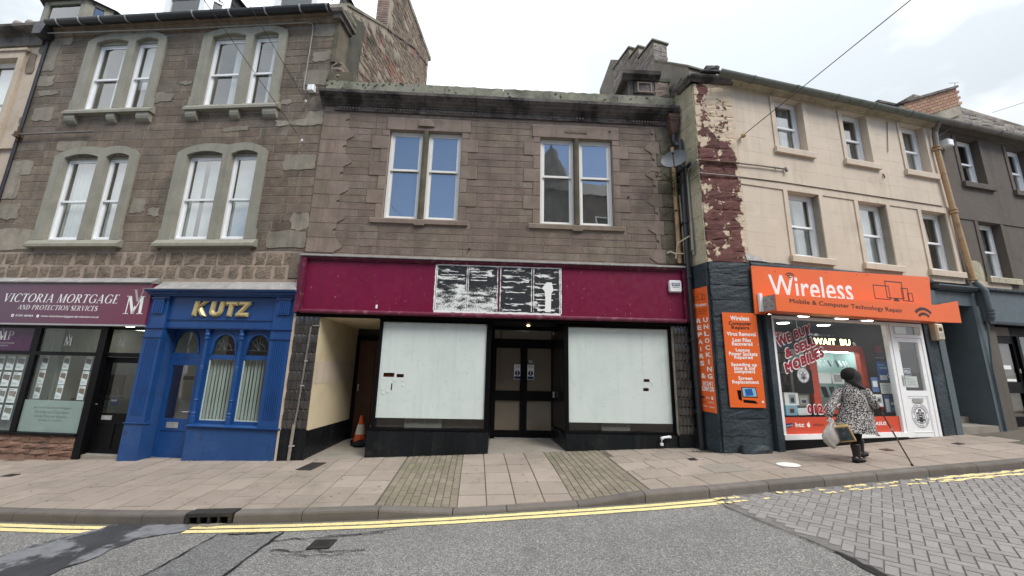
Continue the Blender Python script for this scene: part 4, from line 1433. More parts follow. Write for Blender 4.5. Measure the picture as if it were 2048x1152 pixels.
# moss cushions along the ledge
m = MB()
for _ in range(150):
    u = rnd.uniform(CX0, CX1 - .2)
    if rnd.random() < .45:
        u = CX0 + abs(rnd.gauss(0, 1.2))
    if u > CX1:
        continue
    y, z = (-.28 + rnd.random() * .14, 6.335 + rnd.random() * .02) if rnd.random() < .7 else (-.12, 6.42 + rnd.random() * .28)
    r = rnd.uniform(.010, .026)
    m.loft([[(u + q * cos(2 * pi * k / 6) * 1.5, y + q * sin(2 * pi * k / 6), z + h) for k in range(6)] for q, h in ((r, -.005), (r * .8, r * .5), (r * .2, r * .7))], False)
m.build('moss', mat('moss_cushions', (.045, .055, .022), .95, .3, 20, .2, 90), RED, kind='stuff')
# terminal pedestal at the right end, lower block at the left
pd = MB().box(2.84, 3.86, -.09, .5, 6.72, 7.14).box(2.99, 3.50, -.115, -.092, 6.78, 7.12).build('pedestal', M['cornice'], RED)
MB().box(3.06, 3.10, -.135, -.117, 6.80, 7.10).box(3.40, 3.44, -.135, -.117, 6.80, 7.10).box(3.101, 3.399, -.135, -.117, 7.06, 7.10).box(3.101, 3.399, -.135, -.117, 6.80, 6.84).build('sunk_panel', M['ashlar_c'], pd)
MB().extrude_x([(-.09, 7.142), (-.13, 7.15), (-.15, 7.20), (-.24, 7.24), (-.26, 7.33), (.5, 7.36), (.5, 7.142)], 2.66, 3.64).build('pedestal_cap', M['cornice'], pd)
MB().extrude_x([(-.09, 7.142), (-.12, 7.15), (-.15, 7.22), (.5, 7.24), (.5, 7.142)], 3.645, 3.93).build('pedestal_coping', M['mossy'], pd)
for i, (a, b, c, d) in enumerate(((3.52, 3.88, 6.92, 7.13), (3.52, 3.9, 6.73, 6.90))):
    MB().rough(a, b, c, d, -.12, -.09, .015).build('stone', M['ashlar_c'], pd)
m = MB().pillow(CX0 + .02, -4.02, 6.71, 6.98, -.10, .3, .01)
m.box(CX0 + .03, -4.03, -.07, .4, 6.71, 6.97)
m.build('end_block', M['ashlar_d'], RED)
# roof behind the parapet, side and back
MB().poly([(CX0, .3, 6.5), (CX1, .3, 6.5), (CX1, 5, 7.2), (CX0, 5, 7.2)]).poly([(CX0, 5, 7.2), (CX1, 5, 7.2), (CX1, 5, -3), (CX0, 5, -3)]).build('roof', M['slate'], RED)
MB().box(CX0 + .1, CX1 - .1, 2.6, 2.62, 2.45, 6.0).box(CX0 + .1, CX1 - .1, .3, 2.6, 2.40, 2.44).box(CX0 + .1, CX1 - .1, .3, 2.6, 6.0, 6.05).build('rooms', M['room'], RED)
# small iron fixings
for u, z in ((2.35, 5.72), (2.75, 3.99), (-1.0, 2.55)):
    MB().tube([(u, -.01, z), (u, -.06, z)], .022, 8).build('iron_fixing', M['cast'], RED)

# ---- burgundy shop front
SF = thing('burgundy_shopfront', 'closed shop front with burgundy fascia, whited windows and black tiled pilasters', 'shop front', OC, AC)
fs = MB().box(-4.50, 3.86, -.13, .0, 1.06, 2.14).build('fascia_board', M['burgundy'], SF)
m = MB().box(-4.645, -4.505, -.20, .0, .985, 2.20).box(-4.56, -4.52, -.225, -.202, 1.0, 2.18)
m.box(3.865, 3.945, -.20, .0, .985, 2.20)
m.extrude_x([(0, 2.145), (-.15, 2.145), (-.16, 2.17), (-.20, 2.18), (-.20, 2.215), (0, 2.215)], -4.50, 3.86)
m.extrude_x([(0, .965), (-.21, .965), (-.23, .99), (-.23, 1.02), (-.19, 1.055), (-.135, 1.058), (0, 1.058)], -4.50, 3.86)
m.build('fascia_frame', M['burg_frame'], SF)
n = 9
for i in range(n):
    a, b = -4.66 + 8.6 * i / n, -4.66 + 8.6 * (i + 1) / n
    MB().extrude_x([(0, 2.218), (-.225, 2.218), (-.235, 2.225), (-.232, 2.26), (-.05, 2.315), (0, 2.318)], a + .003, b - .003).build('lead_flashing', M['lead'], SF)
MB().box(-2.95, -2.91, -.139, -.131, 1.11, 1.19).build('paper_scrap', M['lettering_w'], fs)
# torn-off sign panels: black with white glue left behind
def glue_mat():
    m = bpy.data.materials.new('glue_marked_panel')
    m.use_nodes = True
    nt = m.node_tree
    b = nt.nodes['Principled BSDF']
    tc = N(nt, 'ShaderNodeTexCoord')
    sep = N(nt, 'ShaderNodeSeparateXYZ')
    nt.links.new(tc.outputs['Object'], sep.inputs['Vector'])
    mp = N(nt, 'ShaderNodeMapping')
    mp.inputs['Scale'].default_value = (3.0, 1, 9.5)
    nt.links.new(tc.outputs['Object'], mp.inputs['Vector'])
    n1 = noise(nt, mp.outputs['Vector'], 1.0, 5, .62)
    fine = noise(nt, tc.outputs['Object'], 75, 3, .7)
    # glue spread thickest low on the left pair of panels
    ax = maprange(nt, sep.outputs['X'], -.35, -.25, 1, 0)
    az = maprange(nt, sep.outputs['Z'], 1.25, 1.85, 1, 0)
    k = N(nt, 'ShaderNodeMath', operation='MULTIPLY')
    nt.links.new(ax, k.inputs[0]); nt.links.new(az, k.inputs[1])
    def mul(x, y_):
        q = N(nt, 'ShaderNodeMath', operation='MULTIPLY')
        nt.links.new(x, q.inputs[0]); nt.links.new(y_, q.inputs[1])
        return q.outputs[0]
    kk = k.outputs[0]
    p1 = mul(n1, maprange(nt, kk, 0, 1, 1.0, .6))
    p2 = mul(fine, maprange(nt, kk, 0, 1, .22, .62))
    s2 = N(nt, 'ShaderNodeMath', operation='ADD')
    nt.links.new(p1, s2.inputs[0]); nt.links.new(p2, s2.inputs[1])
    s3 = N(nt, 'ShaderNodeMath', operation='MULTIPLY_ADD')
    nt.links.new(kk, s3.inputs[0]); s3.inputs[1].default_value = .11; nt.links.new(s2.outputs[0], s3.inputs[2])
    f = maprange(nt, s3.outputs[0], .682, .728)
    c = mixc(nt, f, (.010, .012, .016), (.72, .75, .73))
    nt.links.new(c, b.inputs['Base Color'])
    b.inputs['Roughness'].default_value = .6
    return m
GM = glue_mat()
PX = [(-1.68, -.99), (-.985, -.31), (-.275, .45), (.465, 1.075)]
for a, b in PX:
    pn = MB().box(a, b, -.142, -.1315, 1.10, 2.125).build('torn_sign_panel', GM, SF)
    g = MB()
    # ragged glue ridges: borders and broken horizontal beads
    def bead(x0, x1, z, t):
        n = max(3, int((x1 - x0) / .05))
        up, lo = [], []
        for i in range(n + 1):
            x = x0 + (x1 - x0) * i / n
            w = t * rnd.uniform(.35, 1.3)
            zz = z + rnd.uniform(-.008, .008)
            up.append((x, zz + w)); lo.append((x, zz - w))
        g.strip(lo, up, -.148, -.142)
    left = a < -.3
    for z in ([1.98, 1.92, 1.86, 1.80] if left else [2.03, 1.93, 1.78, 1.66, 1.55, 1.40, 1.27, 1.16]):
        if rnd.random() < .9:
            x0 = a + rnd.uniform(.05, .12)
            bead(x0, b - rnd.uniform(.06, .3), z + rnd.uniform(-.02, .02), rnd.uniform(.006, .012) if left or z > 1.5 else rnd.uniform(.010, .022))
    for xx in (a + .012, b - .02):
        n = 16
        A_, B_ = [], []
        for i in range(n + 1):
            z = 1.12 + .99 * i / n
            w = rnd.uniform(.002, .011)
            A_.append((xx - w, z)); B_.append((xx + w, z))
        for i in range(n):
            g.prism([A_[i], B_[i], B_[i + 1], A_[i + 1]], -.147, -.142)
    g.build('glue_beads', M['lettering_w'], pn, kind='stuff')
g = MB()
for z, t, lo in ((1.085, .028, -1.70), (2.13, .014, -1.68)):
    n = 50
    A_ = [(lo + 2.78 * i / n, z - t * rnd.uniform(.5, 1.2)) for i in range(n + 1)]
    B_ = [(lo + 2.78 * i / n, z + t * rnd.uniform(.4, 1.1)) for i in range(n + 1)]
    g.strip(A_, B_, -.146, -.1315)
for xx in (-1.70, 1.09):
    n = 24
    for i in range(n):
        z = 1.1 + 1.02 * i / n
        g.prism([(xx - rnd.uniform(.008, .022), z), (xx + rnd.uniform(.006, .016), z), (xx + rnd.uniform(.006, .016), z + .043), (xx - rnd.uniform(.008, .022), z + .043)], -.144, -.1315)
g.prism([(.73, 1.13), (.86, 1.13), (.87, 1.55), (.92, 1.62), (.88, 1.80), (.76, 1.80), (.66, 1.66), (.72, 1.60), (.74, 1.45)], -.149, -.143)
g.disc(-.50, -.1485, 1.94, .045, .045)
g.build('glue_border', M['lettering_w'], SF, kind='stuff')
# white scuffs on the fascia paint
m = MB()
for _ in range(46):
    u, z = rnd.choice([rnd.uniform(-4.4, -1.8), rnd.uniform(1.2, 3.7)]), rnd.uniform(1.1, 2.05)
    l, t = rnd.uniform(.01, .045), rnd.uniform(.003, .008)
    m.poly([(u, -.1325, z), (u + t, -.1325, z), (u + t + l * .35, -.1325, z + l), (u + l * .35, -.1325, z + l)])
m.build('paint_scuffs', mat('paint_scuffs', (.48, .32, .36), .7), fs, kind='stuff')
# alarm box
al = thing('alarm_box', 'white alarm bell box with blue lettering on the burgundy fascia', 'alarm box', OC, AC)
m = MB()
m.loft([[(u, y, z) for u, z in ((3.555 + i, 1.66 + i), (3.80 - i, 1.66 + i), (3.815 - i, 1.70), (3.815 - i, 1.89), (3.80 - i, 1.93 - i), (3.555 + i, 1.93 - i), (3.54 + i, 1.89), (3.54 + i, 1.70))] for i, y in ((0, -.131), (0, -.185), (.015, -.205))])
m.build('case', M['upvc'], al)
MB().box(3.585, 3.77, -.209, -.2055, 1.80, 1.865).build('label_band', M['navy_ink'], al)
MB().box(3.60, 3.755, -.209, -.2055, 1.765, 1.775).build('label_line', M['navy_ink'], al)

# soffit behind the fascia, beams
MB().box(-4.62, 3.93, -.12, .02, .90, .962).box(-4.62, 3.93, .02, 1.9, .90, 1.05).build('soffit_beam', M['black'], SF)
# tiled pilasters
def tile_bulge(x0, x1, z0, z1, y, par, ph):
    m = MB()
    n = 4
    pts = []
    for k in range(n + 1):
        t = k / n
        off = -.006 - .024 * sin(pi * (ph + t) / 2)
        pts += [(x0, y + off + .003, z0 + (z1 - z0) * t), ((x0 + x1) / 2, y + off - .001, z0 + (z1 - z0) * t), (x1, y + off + .003, z0 + (z1 - z0) * t)]
    fs = []
    for k in range(n):
        for i in range(2):
            a = k * 3 + i
            fs.append((a, a + 1, a + 4, a + 3))
    i0 = len(pts)
    pts += [(x0, y, z0), (x1, y, z0), (x1, y, z1), (x0, y, z1)]
    fs += [(i0, i0 + 1, 2, 1, 0), (i0 + 1, i0 + 2, n * 3 + 2, 2), (i0 + 3, i0, 0, n * 3)]
    m.faces(pts, fs)
    me = m.mesh('tile', M['tile'], True)
    return link_mesh('tile', me, par)
for (x0, x1, nc) in ((-4.60, -4.105, 5), (3.585, 3.925, 4)):
    pl = MB().box(x0, x1, -.115, .02, -1.40, .895).build('tiled_pilaster', M['grout'], SF)
    for r in range(12):
        for c in range(nc):
            a = x0 + (x1 - x0) * c / nc + .003
            b = x0 + (x1 - x0) * (c + 1) / nc - .003
            z0 = -1.40 + 2.295 * r / 12 + .003
            tile_bulge(a, b, z0, z0 + 2.295 / 12 - .006, -.115, pl, r % 2)
    MB().box(x0 - .01, x1 + .01, -.125, .02, -2.1, -1.405).build('pilaster_base', M['riser'], SF)
MB().box(-4.66, -4.605, -.12, .0, -2.1, .962).build('edge_strip', M['cream_far'], SF)

# windows, whited over, on black granite risers
def shop_window(x0, x1, zb, zt, riser_lo, label):
    fr = MB().box(x0, x0 + .055, -.02, .05, zb, zt).box(x1 - .055, x1, -.02, .05, zb, zt).box(x0 + .055, x1 - .055, -.02, .05, zt - .05, zt).box(x0 - .04, x1 + .04, -.05, .05, zb - .045, zb)
    f = fr.build('shop_window', M['black'], SF, label)
    MB().poly([(x0 + .055, .0, zb), (x1 - .055, .0, zb), (x1 - .055, .0, zt - .05), (x0 + .055, .0, zt - .05)]).build('pane', M['glass_shop'], f)
    return f
f1 = shop_window(-2.86, -.47, -1.365, .89, -2.0, 'left shop window whited over inside, torn at its left side')
f2 = shop_window(1.215, 3.58, -1.365, .88, -1.8, 'right shop window whited over inside')
def torn(x0, x1, z0, z1, holes, par):
    """white film behind the glass with real torn holes"""
    m = MB()
    wall(m, x0, x1, z0, z1, holes, .02, .0205)
    return m.build('white_film', M['paper'], par)
h1 = [(-2.70, -2.47, -.33, -.245), (-2.42, -2.27, -.335, -.265), (-2.52, -2.495, -.60, -.46)]
h2 = [(2.93, 3.06, -.325, -.265), (2.91, 3.03, -.52, -.455)]
wf1 = torn(-2.79, -.535, -1.16, .845, h1, f1)
wf2 = torn(1.275, 3.52, -1.19, .835, h2, f2)
hm = emit('poster_colours', (.55, .16, .03), .0)
for par, H in ((f1, h1), (f2, h2)):
    m = MB()
    for a, b, c, d in H[:2]:
        m.poly([(a - .03, .10, c - .02), (b + .03, .10, c - .02), (b + .03, .10, c + (d - c) * .45), (a - .03, .10, c + (d - c) * .6)])
    m.build('torn_poster', M['cone_o'], par)
# curled white flaps round the tears
def flap(par, pts):
    MB().poly([(x, y, z) for x, y, z in pts]).build('torn_flap', M['lettering_w'], par)
for par, spots in ((f1, [(-2.72, -.36), (-2.5, -.35), (-2.31, -.34), (-2.74, -.55), (-2.62, -.58), (-2.3, -.47), (-2.72, -.62)]), (f2, [(3.07, -.31), (3.10, -.38), (3.02, -.42), (2.95, -.40)])):
    for x, z in spots:
        w_, h_ = rnd.uniform(.05, .11), rnd.uniform(.03, .08)
        flap(par, [(x, .017, z), (x + w_, .017, z + rnd.uniform(-.02, .02)), (x + w_ * .7, .010, z - h_), (x + w_ * .2, .012, z - h_ * .8)])
m = MB()
for _ in range(34):
    u, z = rnd.choice([rnd.uniform(-2.6, -.7), rnd.uniform(1.4, 3.4)]), rnd.uniform(-1.0, .3)
    l, t, a = rnd.uniform(.015, .08), .003, rnd.uniform(-.4, .4) + rnd.choice([0, 0, pi / 2])
    m.poly([(u, .0185, z), (u + l * cos(a), .0185, z + l * sin(a)), (u + l * cos(a) - t * sin(a), .0185, z + l * sin(a) + t * cos(a)), (u - t * sin(a), .0185, z + t * cos(a))])
m.build('scratches', mat('grey_scratch', (.22, .25, .25), .8), SF, kind='stuff')
M['coffee'] = mat('coffee_panel', (.20, .185, .165), .6, .1, 2, .03, 60)
for par, x0, x1, t0, t1 in ((f1, -2.80, -.53, -2.2, -1.42), (f2, 1.27, 3.52, 2.0, 2.62)):
    MB().box(x0, x1, .16, .18, -1.36, -1.0).build('counter_back', M['board'], par)
    MB().box(t0, t1, .10, .105, -1.36, -1.14).build('coffee_panel', M['coffee'], par)
# risers
MB().box(-2.91, -1.95, -.085, .06, -2.1, -1.412).build('stall_riser', M['riser'], SF)
MB().box(-1.945, -.43, -.085, .06, -2.1, -1.412).build('stall_riser', M['riser'], SF)
MB().box(1.19, 2.6, -.085, .06, -2.0, -1.412).build('stall_riser', M['riser'], SF)
MB().box(2.605, 3.58, -.085, .06, -2.0, -1.412).build('stall_riser', M['riser'], SF)
# splayed return of the right window and lobby side walls
def vquad(mb, a, b, z0, z1):
    mb.poly([(a[0], a[1], z0), (b[0], b[1], z0), (b[0], b[1], z1), (a[0], a[1], z1)])
for nm, mt, a, b, z0, z1 in (('lobby_riser', 'riser', (1.185, -.08), (1.03, .95), -1.9, -1.412), ('lobby_riser', 'riser', (-.425, -.08), (-.40, .95), -2.0, -1.412), ('lobby_glass', 'glass_dark', (1.215, .052), (1.06, .95), -1.405, .88),
        ('lobby_glass', 'glass_dark', (-.47, .052), (-.40, .95), -1.405, .88), ('lobby_boarding', 'room', (1.235, .09), (1.09, .95), -1.405, .88), ('lobby_boarding', 'room', (-.49, .09), (-.43, .95), -1.405, .88)):
    m = MB(); vquad(m, a, b, z0, z1); m.build(nm, M[mt], SF)
MB().box(1.175, 1.213, -.03, .045, -1.365, .895).box(-.468, -.43, -.03, .045, -1.365, .895).build('corner_post', M['black'], SF)
MB().box(1.04, 1.075, .70, .80, -.75, -.62).build('entry_panel', M['galv'], SF)
# doors
dd = 1.0
fr = MB().box(-.42, -.36, dd - .03, dd + .06, -1.70, .92).box(1.10, 1.18, dd - .03, dd + .06, -1.70, .92).box(-.36, 1.10, dd - .03, dd + .06, .46, .60).box(-.36, 1.10, dd - .03, dd + .06, .82, .92)
dfr = fr.build('door_frame', M['black'], SF)
MB().box(-.36, 1.10, dd + .02, dd + .03, .60, .82).build('transom_panel', M['board'], dfr)
MB().poly([(-.36, dd, .60), (1.10, dd, .60), (1.10, dd, .82), (-.36, dd, .82)]).build('transom_pane', M['glass'], dfr)
for x0, x1, px0, px1 in ((-.355, .365, -.30, .285), (.375, 1.095, .455, 1.04)):
    d = MB().box(x0, px0, dd - .01, dd + .04, -1.68, .455).box(px1, x1, dd - .01, dd + .04, -1.68, .455).box(px0, px1, dd - .01, dd + .04, .38, .455).box(px0, px1, dd - .01, dd + .04, -.86, -.63).box(px0, px1, dd - .01, dd + .04, -1.68, -1.53)
    do = d.build('door', M['black'], SF)
    for z0, z1 in ((-.63, .38), (-1.53, -.86)):
        MB().poly([(px0, dd + .01, z0), (px1, dd + .01, z0), (px1, dd + .01, z1), (px0, dd + .01, z1)]).build('pane', M['glass_shop'], do)
        MB().box(px0, px1, dd + .025, dd + .035, z0, z1).build('boarding', M['board'], do)
    hx = x1 - .05 if x0 < 0 else x0 + .05
    MB().tube([(hx, dd - .012, -.45), (hx, dd - .06, -.48), (hx, dd - .06, -.78), (hx, dd - .012, -.81)], .014, 8).build('handle', M['black'], do)
MB().box(-.30, 1.10, dd - .05, dd + .05, -1.715, -1.69).build('threshold', M['galv'], SF)
# notices on the doors
for x0 in (.135, .455):
    nt_ = thing('door_notice', ('white and blue notice on the left door leaf' if x0 < .3 else 'white and blue notice on the right door leaf, under a small sticker'), 'notice', OC, AC, 'notices on the shop doors')
    MB().box(x0, x0 + .165, dd - .004, dd + .004, -.365, -.01).build('sheet', M['lettering_w'], nt_)
    MB().box(x0 + .01, x0 + .155, dd - .006, dd - .0045, -.355, -.29).build('blue_band', M['navy_ink'], nt_)
    MB().disc(x0 + .082, dd - .006, -.215, .062, .062).build('blue_disc', M['navy_ink'], nt_)
    MB().prism([(x0 + .074, -.195), (x0 + .090, -.195), (x0 + .096, -.165), (x0 + .068, -.165)], dd - .0085, dd - .0065).box(x0 + .074, x0 + .090, dd - .0085, dd - .0065, -.262, -.205).build('mark', M['lettering_w'], nt_)
    for z in (-.04, -.065, -.09):
        MB().box(x0 + .03, x0 + .135, dd - .006, dd - .0045, z, z + .011).build('text_line', M['grey_ink'], nt_)
tag(MB().box(.485, .58, dd - .003, dd + .004, .03, .095).build('door_sticker', M['grey_ink']), 'tiny grey sticker above the right door notice', 'sticker').matrix_world = Matrix.Translation(OC) @ Matrix.Rotation(AC, 4, 'Z')
# lobby floor
MB().poly([(-.44, -.09, zp(-.44, 8.19) + .002), (1.2, -.09, zp(1.2, 8.26) + .002), (1.1, dd, -1.70), (-.42, dd, -1.72)]).build('lobby_floor', M['concrete'], SF)
lam = MB().lathe([(.03, 0), (.045, -.02), (.02, -.035)], (.42, .45, .90), 10)
lam.build('ceiling_lamp', emit('warm_lamp', (1.0, .75, .45), 2), SF)

# ---- passage (pend) left of the window
PD = thing('passage', 'open passage between the tiled pilaster and the whited shop window', 'passage', OC, AC)
m = MB()
vquad(m, (-4.10, -.11), (-3.88, 1.6), -1.42, .88)
m.build('wall', M['passage'], PD)
m = MB(); vquad(m, (-4.094, -.10), (-3.876, 1.58), -.50, -.03)
m.build('repainted_band', M['cream'], PD)
m = MB(); vquad(m, (-4.095, -.11), (-3.87, 1.6), -2.1, -1.42)
m.build('dado', M['riser'], PD)
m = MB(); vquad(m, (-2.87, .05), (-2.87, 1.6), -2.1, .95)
m.build('wall', M['room'], PD)
MB().poly([(-4.1, -.09, .893), (-2.87, -.09, .893), (-2.87, 1.6, .80), (-3.9, 1.6, .80)]).build('ceiling', M['passage'], PD)
MB().poly([(-4.2, -.1, zp(-4.2, 8.1) + .002), (-2.86, -.1, zp(-2.86, 8.1) + .002), (-2.86, 1.62, -1.84), (-4.0, 1.62, -1.88)]).build('floor', M['concrete'], PD)
dr = MB().box(-3.88, -3.80, 1.56, 1.63, -1.9, .62).box(-2.95, -2.87, 1.56, 1.63, -1.9, .62).box(-3.8, -2.95, 1.56, 1.63, .50, .62).build('door_frame', M['black'], PD)
dr = MB().box(-3.8, -2.95, 1.6, 1.65, -1.9, .50).build('door', M['brown_door'], PD)
MB().box(-3.7, -3.4, 1.585, 1.6, -.6, .35).box(-3.3, -3.0, 1.585, 1.6, -.6, .35).box(-3.7, -3.4, 1.585, 1.6, -1.7, -.85).box(-3.3, -3.0, 1.585, 1.6, -1.7, -.85).build('panel', M['brown_door'], dr)
MB().box(-3.76, -3.73, 1.57, 1.6, -.75, -.58).build('lock_plate', M['galv'], dr)
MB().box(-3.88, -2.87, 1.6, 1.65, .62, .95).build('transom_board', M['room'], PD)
# traffic cones in the passage
def cone_at(u, y, z, h, tilt, label):
    o = thing('traffic_cone', label, 'traffic cone', (OC[0] + u * cos(AC) - y * sin(AC), OC[1] + u * sin(AC) + y * cos(AC), z), .4, 'traffic cones in the passage')
    o.rotation_euler = (tilt, 0, .4)
    r = lambda t: .145 - .115 * t
    MB().box(-.19, .19, -.19, .19, 0, .035).build('base', M['black'], o)
    for a, b, mt in ((0, .28, 'cone_o'), (.28, .66, 'cone_w'), (.66, 1, 'cone_o')):
        MB().lathe([(r(a), .036 + h * a), (r(b), .036 + h * b)], (0, 0, 0), 16, a > .6).build('band', M[mt], o, smooth=False)
cone_at(-3.42, 1.08, -1.865, .56, 0, 'scuffed orange and white traffic cone standing in front, in the passage')
cone_at(-3.20, 1.36, -1.855, .60, .02, 'traffic cone half hidden behind the nearer cone in the passage')
tag(MB().lathe([(.20, 0), (.19, .05), (.10, .09), (.02, .10)], (-3.3, 9.05, -1.862), 9).move(lambda p: Vector((p.x + .04 * sin(9 * p.y), p.y, p.z))).build('rubble_sack', M['wool_black']), 'crumpled black sack lying at the foot of the traffic cones', 'sack')

# ---- pipes on the shop front
gp = thing('grey_drain_pipe', 'thin grey painted pipe kinked across the left tiled pilaster', 'pipe', OC, AC)
MB().tube([(-4.08, -.14, .70), (-4.22, -.15, .70), (-4.255, -.15, .66), (-4.29, -.15, -.35), (-4.31, -.15, -.98), (-4.33, -.15, -1.28), (-4.34, -.16, -1.33)], .018, 8).build('upper_pipe', M['greypipe'], gp)
MB().tube([(-4.338, -.16, -1.30), (-4.36, -.16, -2.0)], .030, 10).build('lower_pipe', M['concrete'], gp)
for z, r in ((-.05, .026), (-.55, .026), (-1.72, .040)):
    x = -4.275 if z > -.3 else (-4.30 if z > -1 else -4.35)
    MB().lathe([(r, 0), (r, .03)], (x, -.15 if z > -1 else -.16, z), 10).tube([(x, -.15, z + .015), (x + .06, -.13, z + .015)], .008, 6).build('pipe_clip', M['galv'], gp)
sp = thing('drain_spout', 'white plastic waste pipe elbow low on the right black riser', 'pipe', OC, AC)
MB().tube([(3.38, -.07, -1.43), (3.38, -.13, -1.43), (3.36, -.15, -1.425), (3.22, -.15, -1.44), (3.19, -.15, -1.46), (3.185, -.15, -1.60)], .024, 10).build('pipe', M['upvc'], sp)
for p in ((3.36, -.15, -1.425), (3.20, -.15, -1.45), (3.185, -.15, -1.57)):
    MB().lathe([(.034, -.02), (.034, .02)], p, 10).build('collar', M['upvc'], sp)
# ================================================================== CREAM CORNER BUILDING (right)
def peel_mat():
    """cream paint flaking off red sandstone; nearly gone below the upper storey"""
    m = bpy.data.materials.new('peeling_cream_over_red_stone')
    m.use_nodes = True
    nt = m.node_tree
    b = nt.nodes['Principled BSDF']
    pos = N(nt, 'ShaderNodeNewGeometry').outputs['Position']
    oi = N(nt, 'ShaderNodeObjectInfo')
    sep = N(nt, 'ShaderNodeSeparateXYZ')
    nt.links.new(pos, sep.inputs[0])
    red = mixc(nt, oi.outputs['Random'], (.085, .030, .026), (.145, .055, .046))
    red = mixc(nt, maprange(nt, noise(nt, pos, 5, 6, .7), .5, .72, 0, .7), red, (.20, .095, .08))
    red = mixc(nt, maprange(nt, noise(nt, pos, 3.2, 5, .6), .55, .75, 0, .7), red, (.05, .018, .017))
    cream = mixc(nt, maprange(nt, noise(nt, pos, 7, 5, .6), .4, .7, 0, .5), (.60, .49, .36), (.50, .37, .26))
    n1 = noise(nt, pos, 3.3, 8, .62)
    n2 = noise(nt, pos, 17, 4, .6)
    h = maprange(nt, sep.outputs['Z'], 4.9, 5.6, 0, .135)
    e = maprange(nt, sep.outputs['X'], 4.98, 5.12, 0, .16)
    e0 = maprange(nt, sep.outputs['X'], 4.36, 4.22, 0, .10)
    s = N(nt, 'ShaderNodeMath', operation='ADD'); nt.links.new(n1, s.inputs[0]); nt.links.new(h, s.inputs[1])
    s1 = N(nt, 'ShaderNodeMath', operation='ADD'); nt.links.new(s.outputs[0], s1.inputs[0]); nt.links.new(e, s1.inputs[1])
    s1b = N(nt, 'ShaderNodeMath', operation='ADD'); nt.links.new(s1.outputs[0], s1b.inputs[0]); nt.links.new(e0, s1b.inputs[1])
    s2 = N(nt, 'ShaderNodeMath', operation='MULTIPLY_ADD'); nt.links.new(n2, s2.inputs[0]); s2.inputs[1].default_value = .22
    nt.links.new(s1b.outputs[0], s2.inputs[2])
    f = maprange(nt, s2.outputs[0], .70, .715)
    c = mixc(nt, f, red, cream)
    nt.links.new(c, b.inputs['Base Color'])
    b.inputs['Roughness'].default_value = .9
    bn = N(nt, 'ShaderNodeBump'); bn.inputs['Strength'].default_value = .8; bn.inputs['Distance'].default_value = .02
    hh = N(nt, 'ShaderNodeMath', operation='MULTIPLY_ADD'); nt.links.new(f, hh.inputs[0]); hh.inputs[1].default_value = .35
    nt.links.new(noise(nt, pos, 26, 6, .65), hh.inputs[2])
    nt.links.new(hh.outputs[0], bn.inputs['Height'])
    nt.links.new(bn.outputs['Normal'], b.inputs['Normal'])
    return m
M['peel'] = peel_mat()
CR = thing('cream_corner_building', 'cream painted three storey building with a peeling red stone corner above the orange phone shop', 'building', OR, AR)
RW1 = 6.62
WU = [(1.25, 2.11, 5.24, 6.66), (3.37, 4.20, 5.24, 6.66), (5.40, 6.25, 5.24, 6.66)]
WLo = [(1.30, 2.22, 2.54, 4.14), (3.42, 4.34, 2.54, 4.14), (5.52, 6.41, 2.54, 4.14)]
w = MB()
wall(w, .03, RW1, 2.25, 6.70, WU + WLo, 0, .26)
w.build('wall', M['cream'], CR)
# faintly lined-out render: long ashlar blocks a few millimetres proud
blk = [(a - .14, b + .14, c - .2, d + .1) for a, b, c, d in WU + WLo] + [(-1, 9, 4.12, 4.33)]
for (a, b, c, d) in courses(.06, RW1 - .03, 2.32, 6.64, .30, .40, .9, 1.6, blk, .007):
    MB().pillow(a, b, c, d, -.0018, 0, .0015).build('render_block', M['cream'], CR)
MB().extrude_x([(-.001, 4.14), (-.022, 4.14), (-.022, 4.305), (-.03, 4.308), (-.03, 4.318), (-.001, 4.33)], .02, RW1).build('string_course', M['cream'], CR)
for i, (a, b, c, d) in enumerate(WU + WLo):
    lo = i >= 3
    t = .115
    for q in (a - t, b):
        MB().box(q, q + t, -.024, -.0005, c, d - (.0 if lo else .02)).build('window_margin', M['cream'], CR)
    si = MB()
    n = 14
    si.extrude_x([(.10, c - .15), (-.075, c - .15), (-.08, c - .02), (-.07, c - .002), (.20, c + .004)], a - .15, b + .17)
    sl = si.build('sill', M['cream'], CR)
    sash(CR, a + .01, b - .01, c + .005, d - .005, .15, (c + d) / 2 + .02, 'upvc', curtain=['half', 'venetian', 'net', 'half', 'net', None][i], fw=.07)
    # worn reveal: rough mortar beside the lower windows
    if lo:
        MB().box(b - .006, b - .001, .005, .15, c + .02, d - .01).build('reveal_mortar', M['cement'], CR)
# eaves
MB().extrude_x([(0, 6.70), (-.05, 6.70), (-.09, 6.74), (-.14, 6.76), (-.16, 6.80), (0, 6.82)], -.02, RW1).build('eaves_cornice', M['cream_d'], CR)
def half_gutter(u0, u1, mt, par, z=6.78, y=-.25, r=.095):
    A = [(y + r * cos(pi + pi * i / 12), z + r * sin(pi + pi * i / 12)) for i in range(13)]
    B = [(y + r * .86 * cos(pi + pi * i / 12), z + r * .86 * sin(pi + pi * i / 12)) for i in range(13)]
    g = MB().extrude_x(A + list(reversed(B)), u0, u1).build('gutter', M[mt], par)
    u = u0 + .9
    while u < u1 - .2:
        MB().extrude_x([(y + r * 1.14 * cos(pi + pi * i / 12), z + r * 1.14 * sin(pi + pi * i / 12)) for i in range(13)] + list(reversed([(y + r * 1.02 * cos(pi + pi * i / 12), z + r * 1.02 * sin(pi + pi * i / 12)) for i in range(13)])), u, u + .05).build('gutter_joint', M[mt], g)
        u += 1.25
half_gutter(-.50, RW1, 'copperpipe', CR)
m = MB()
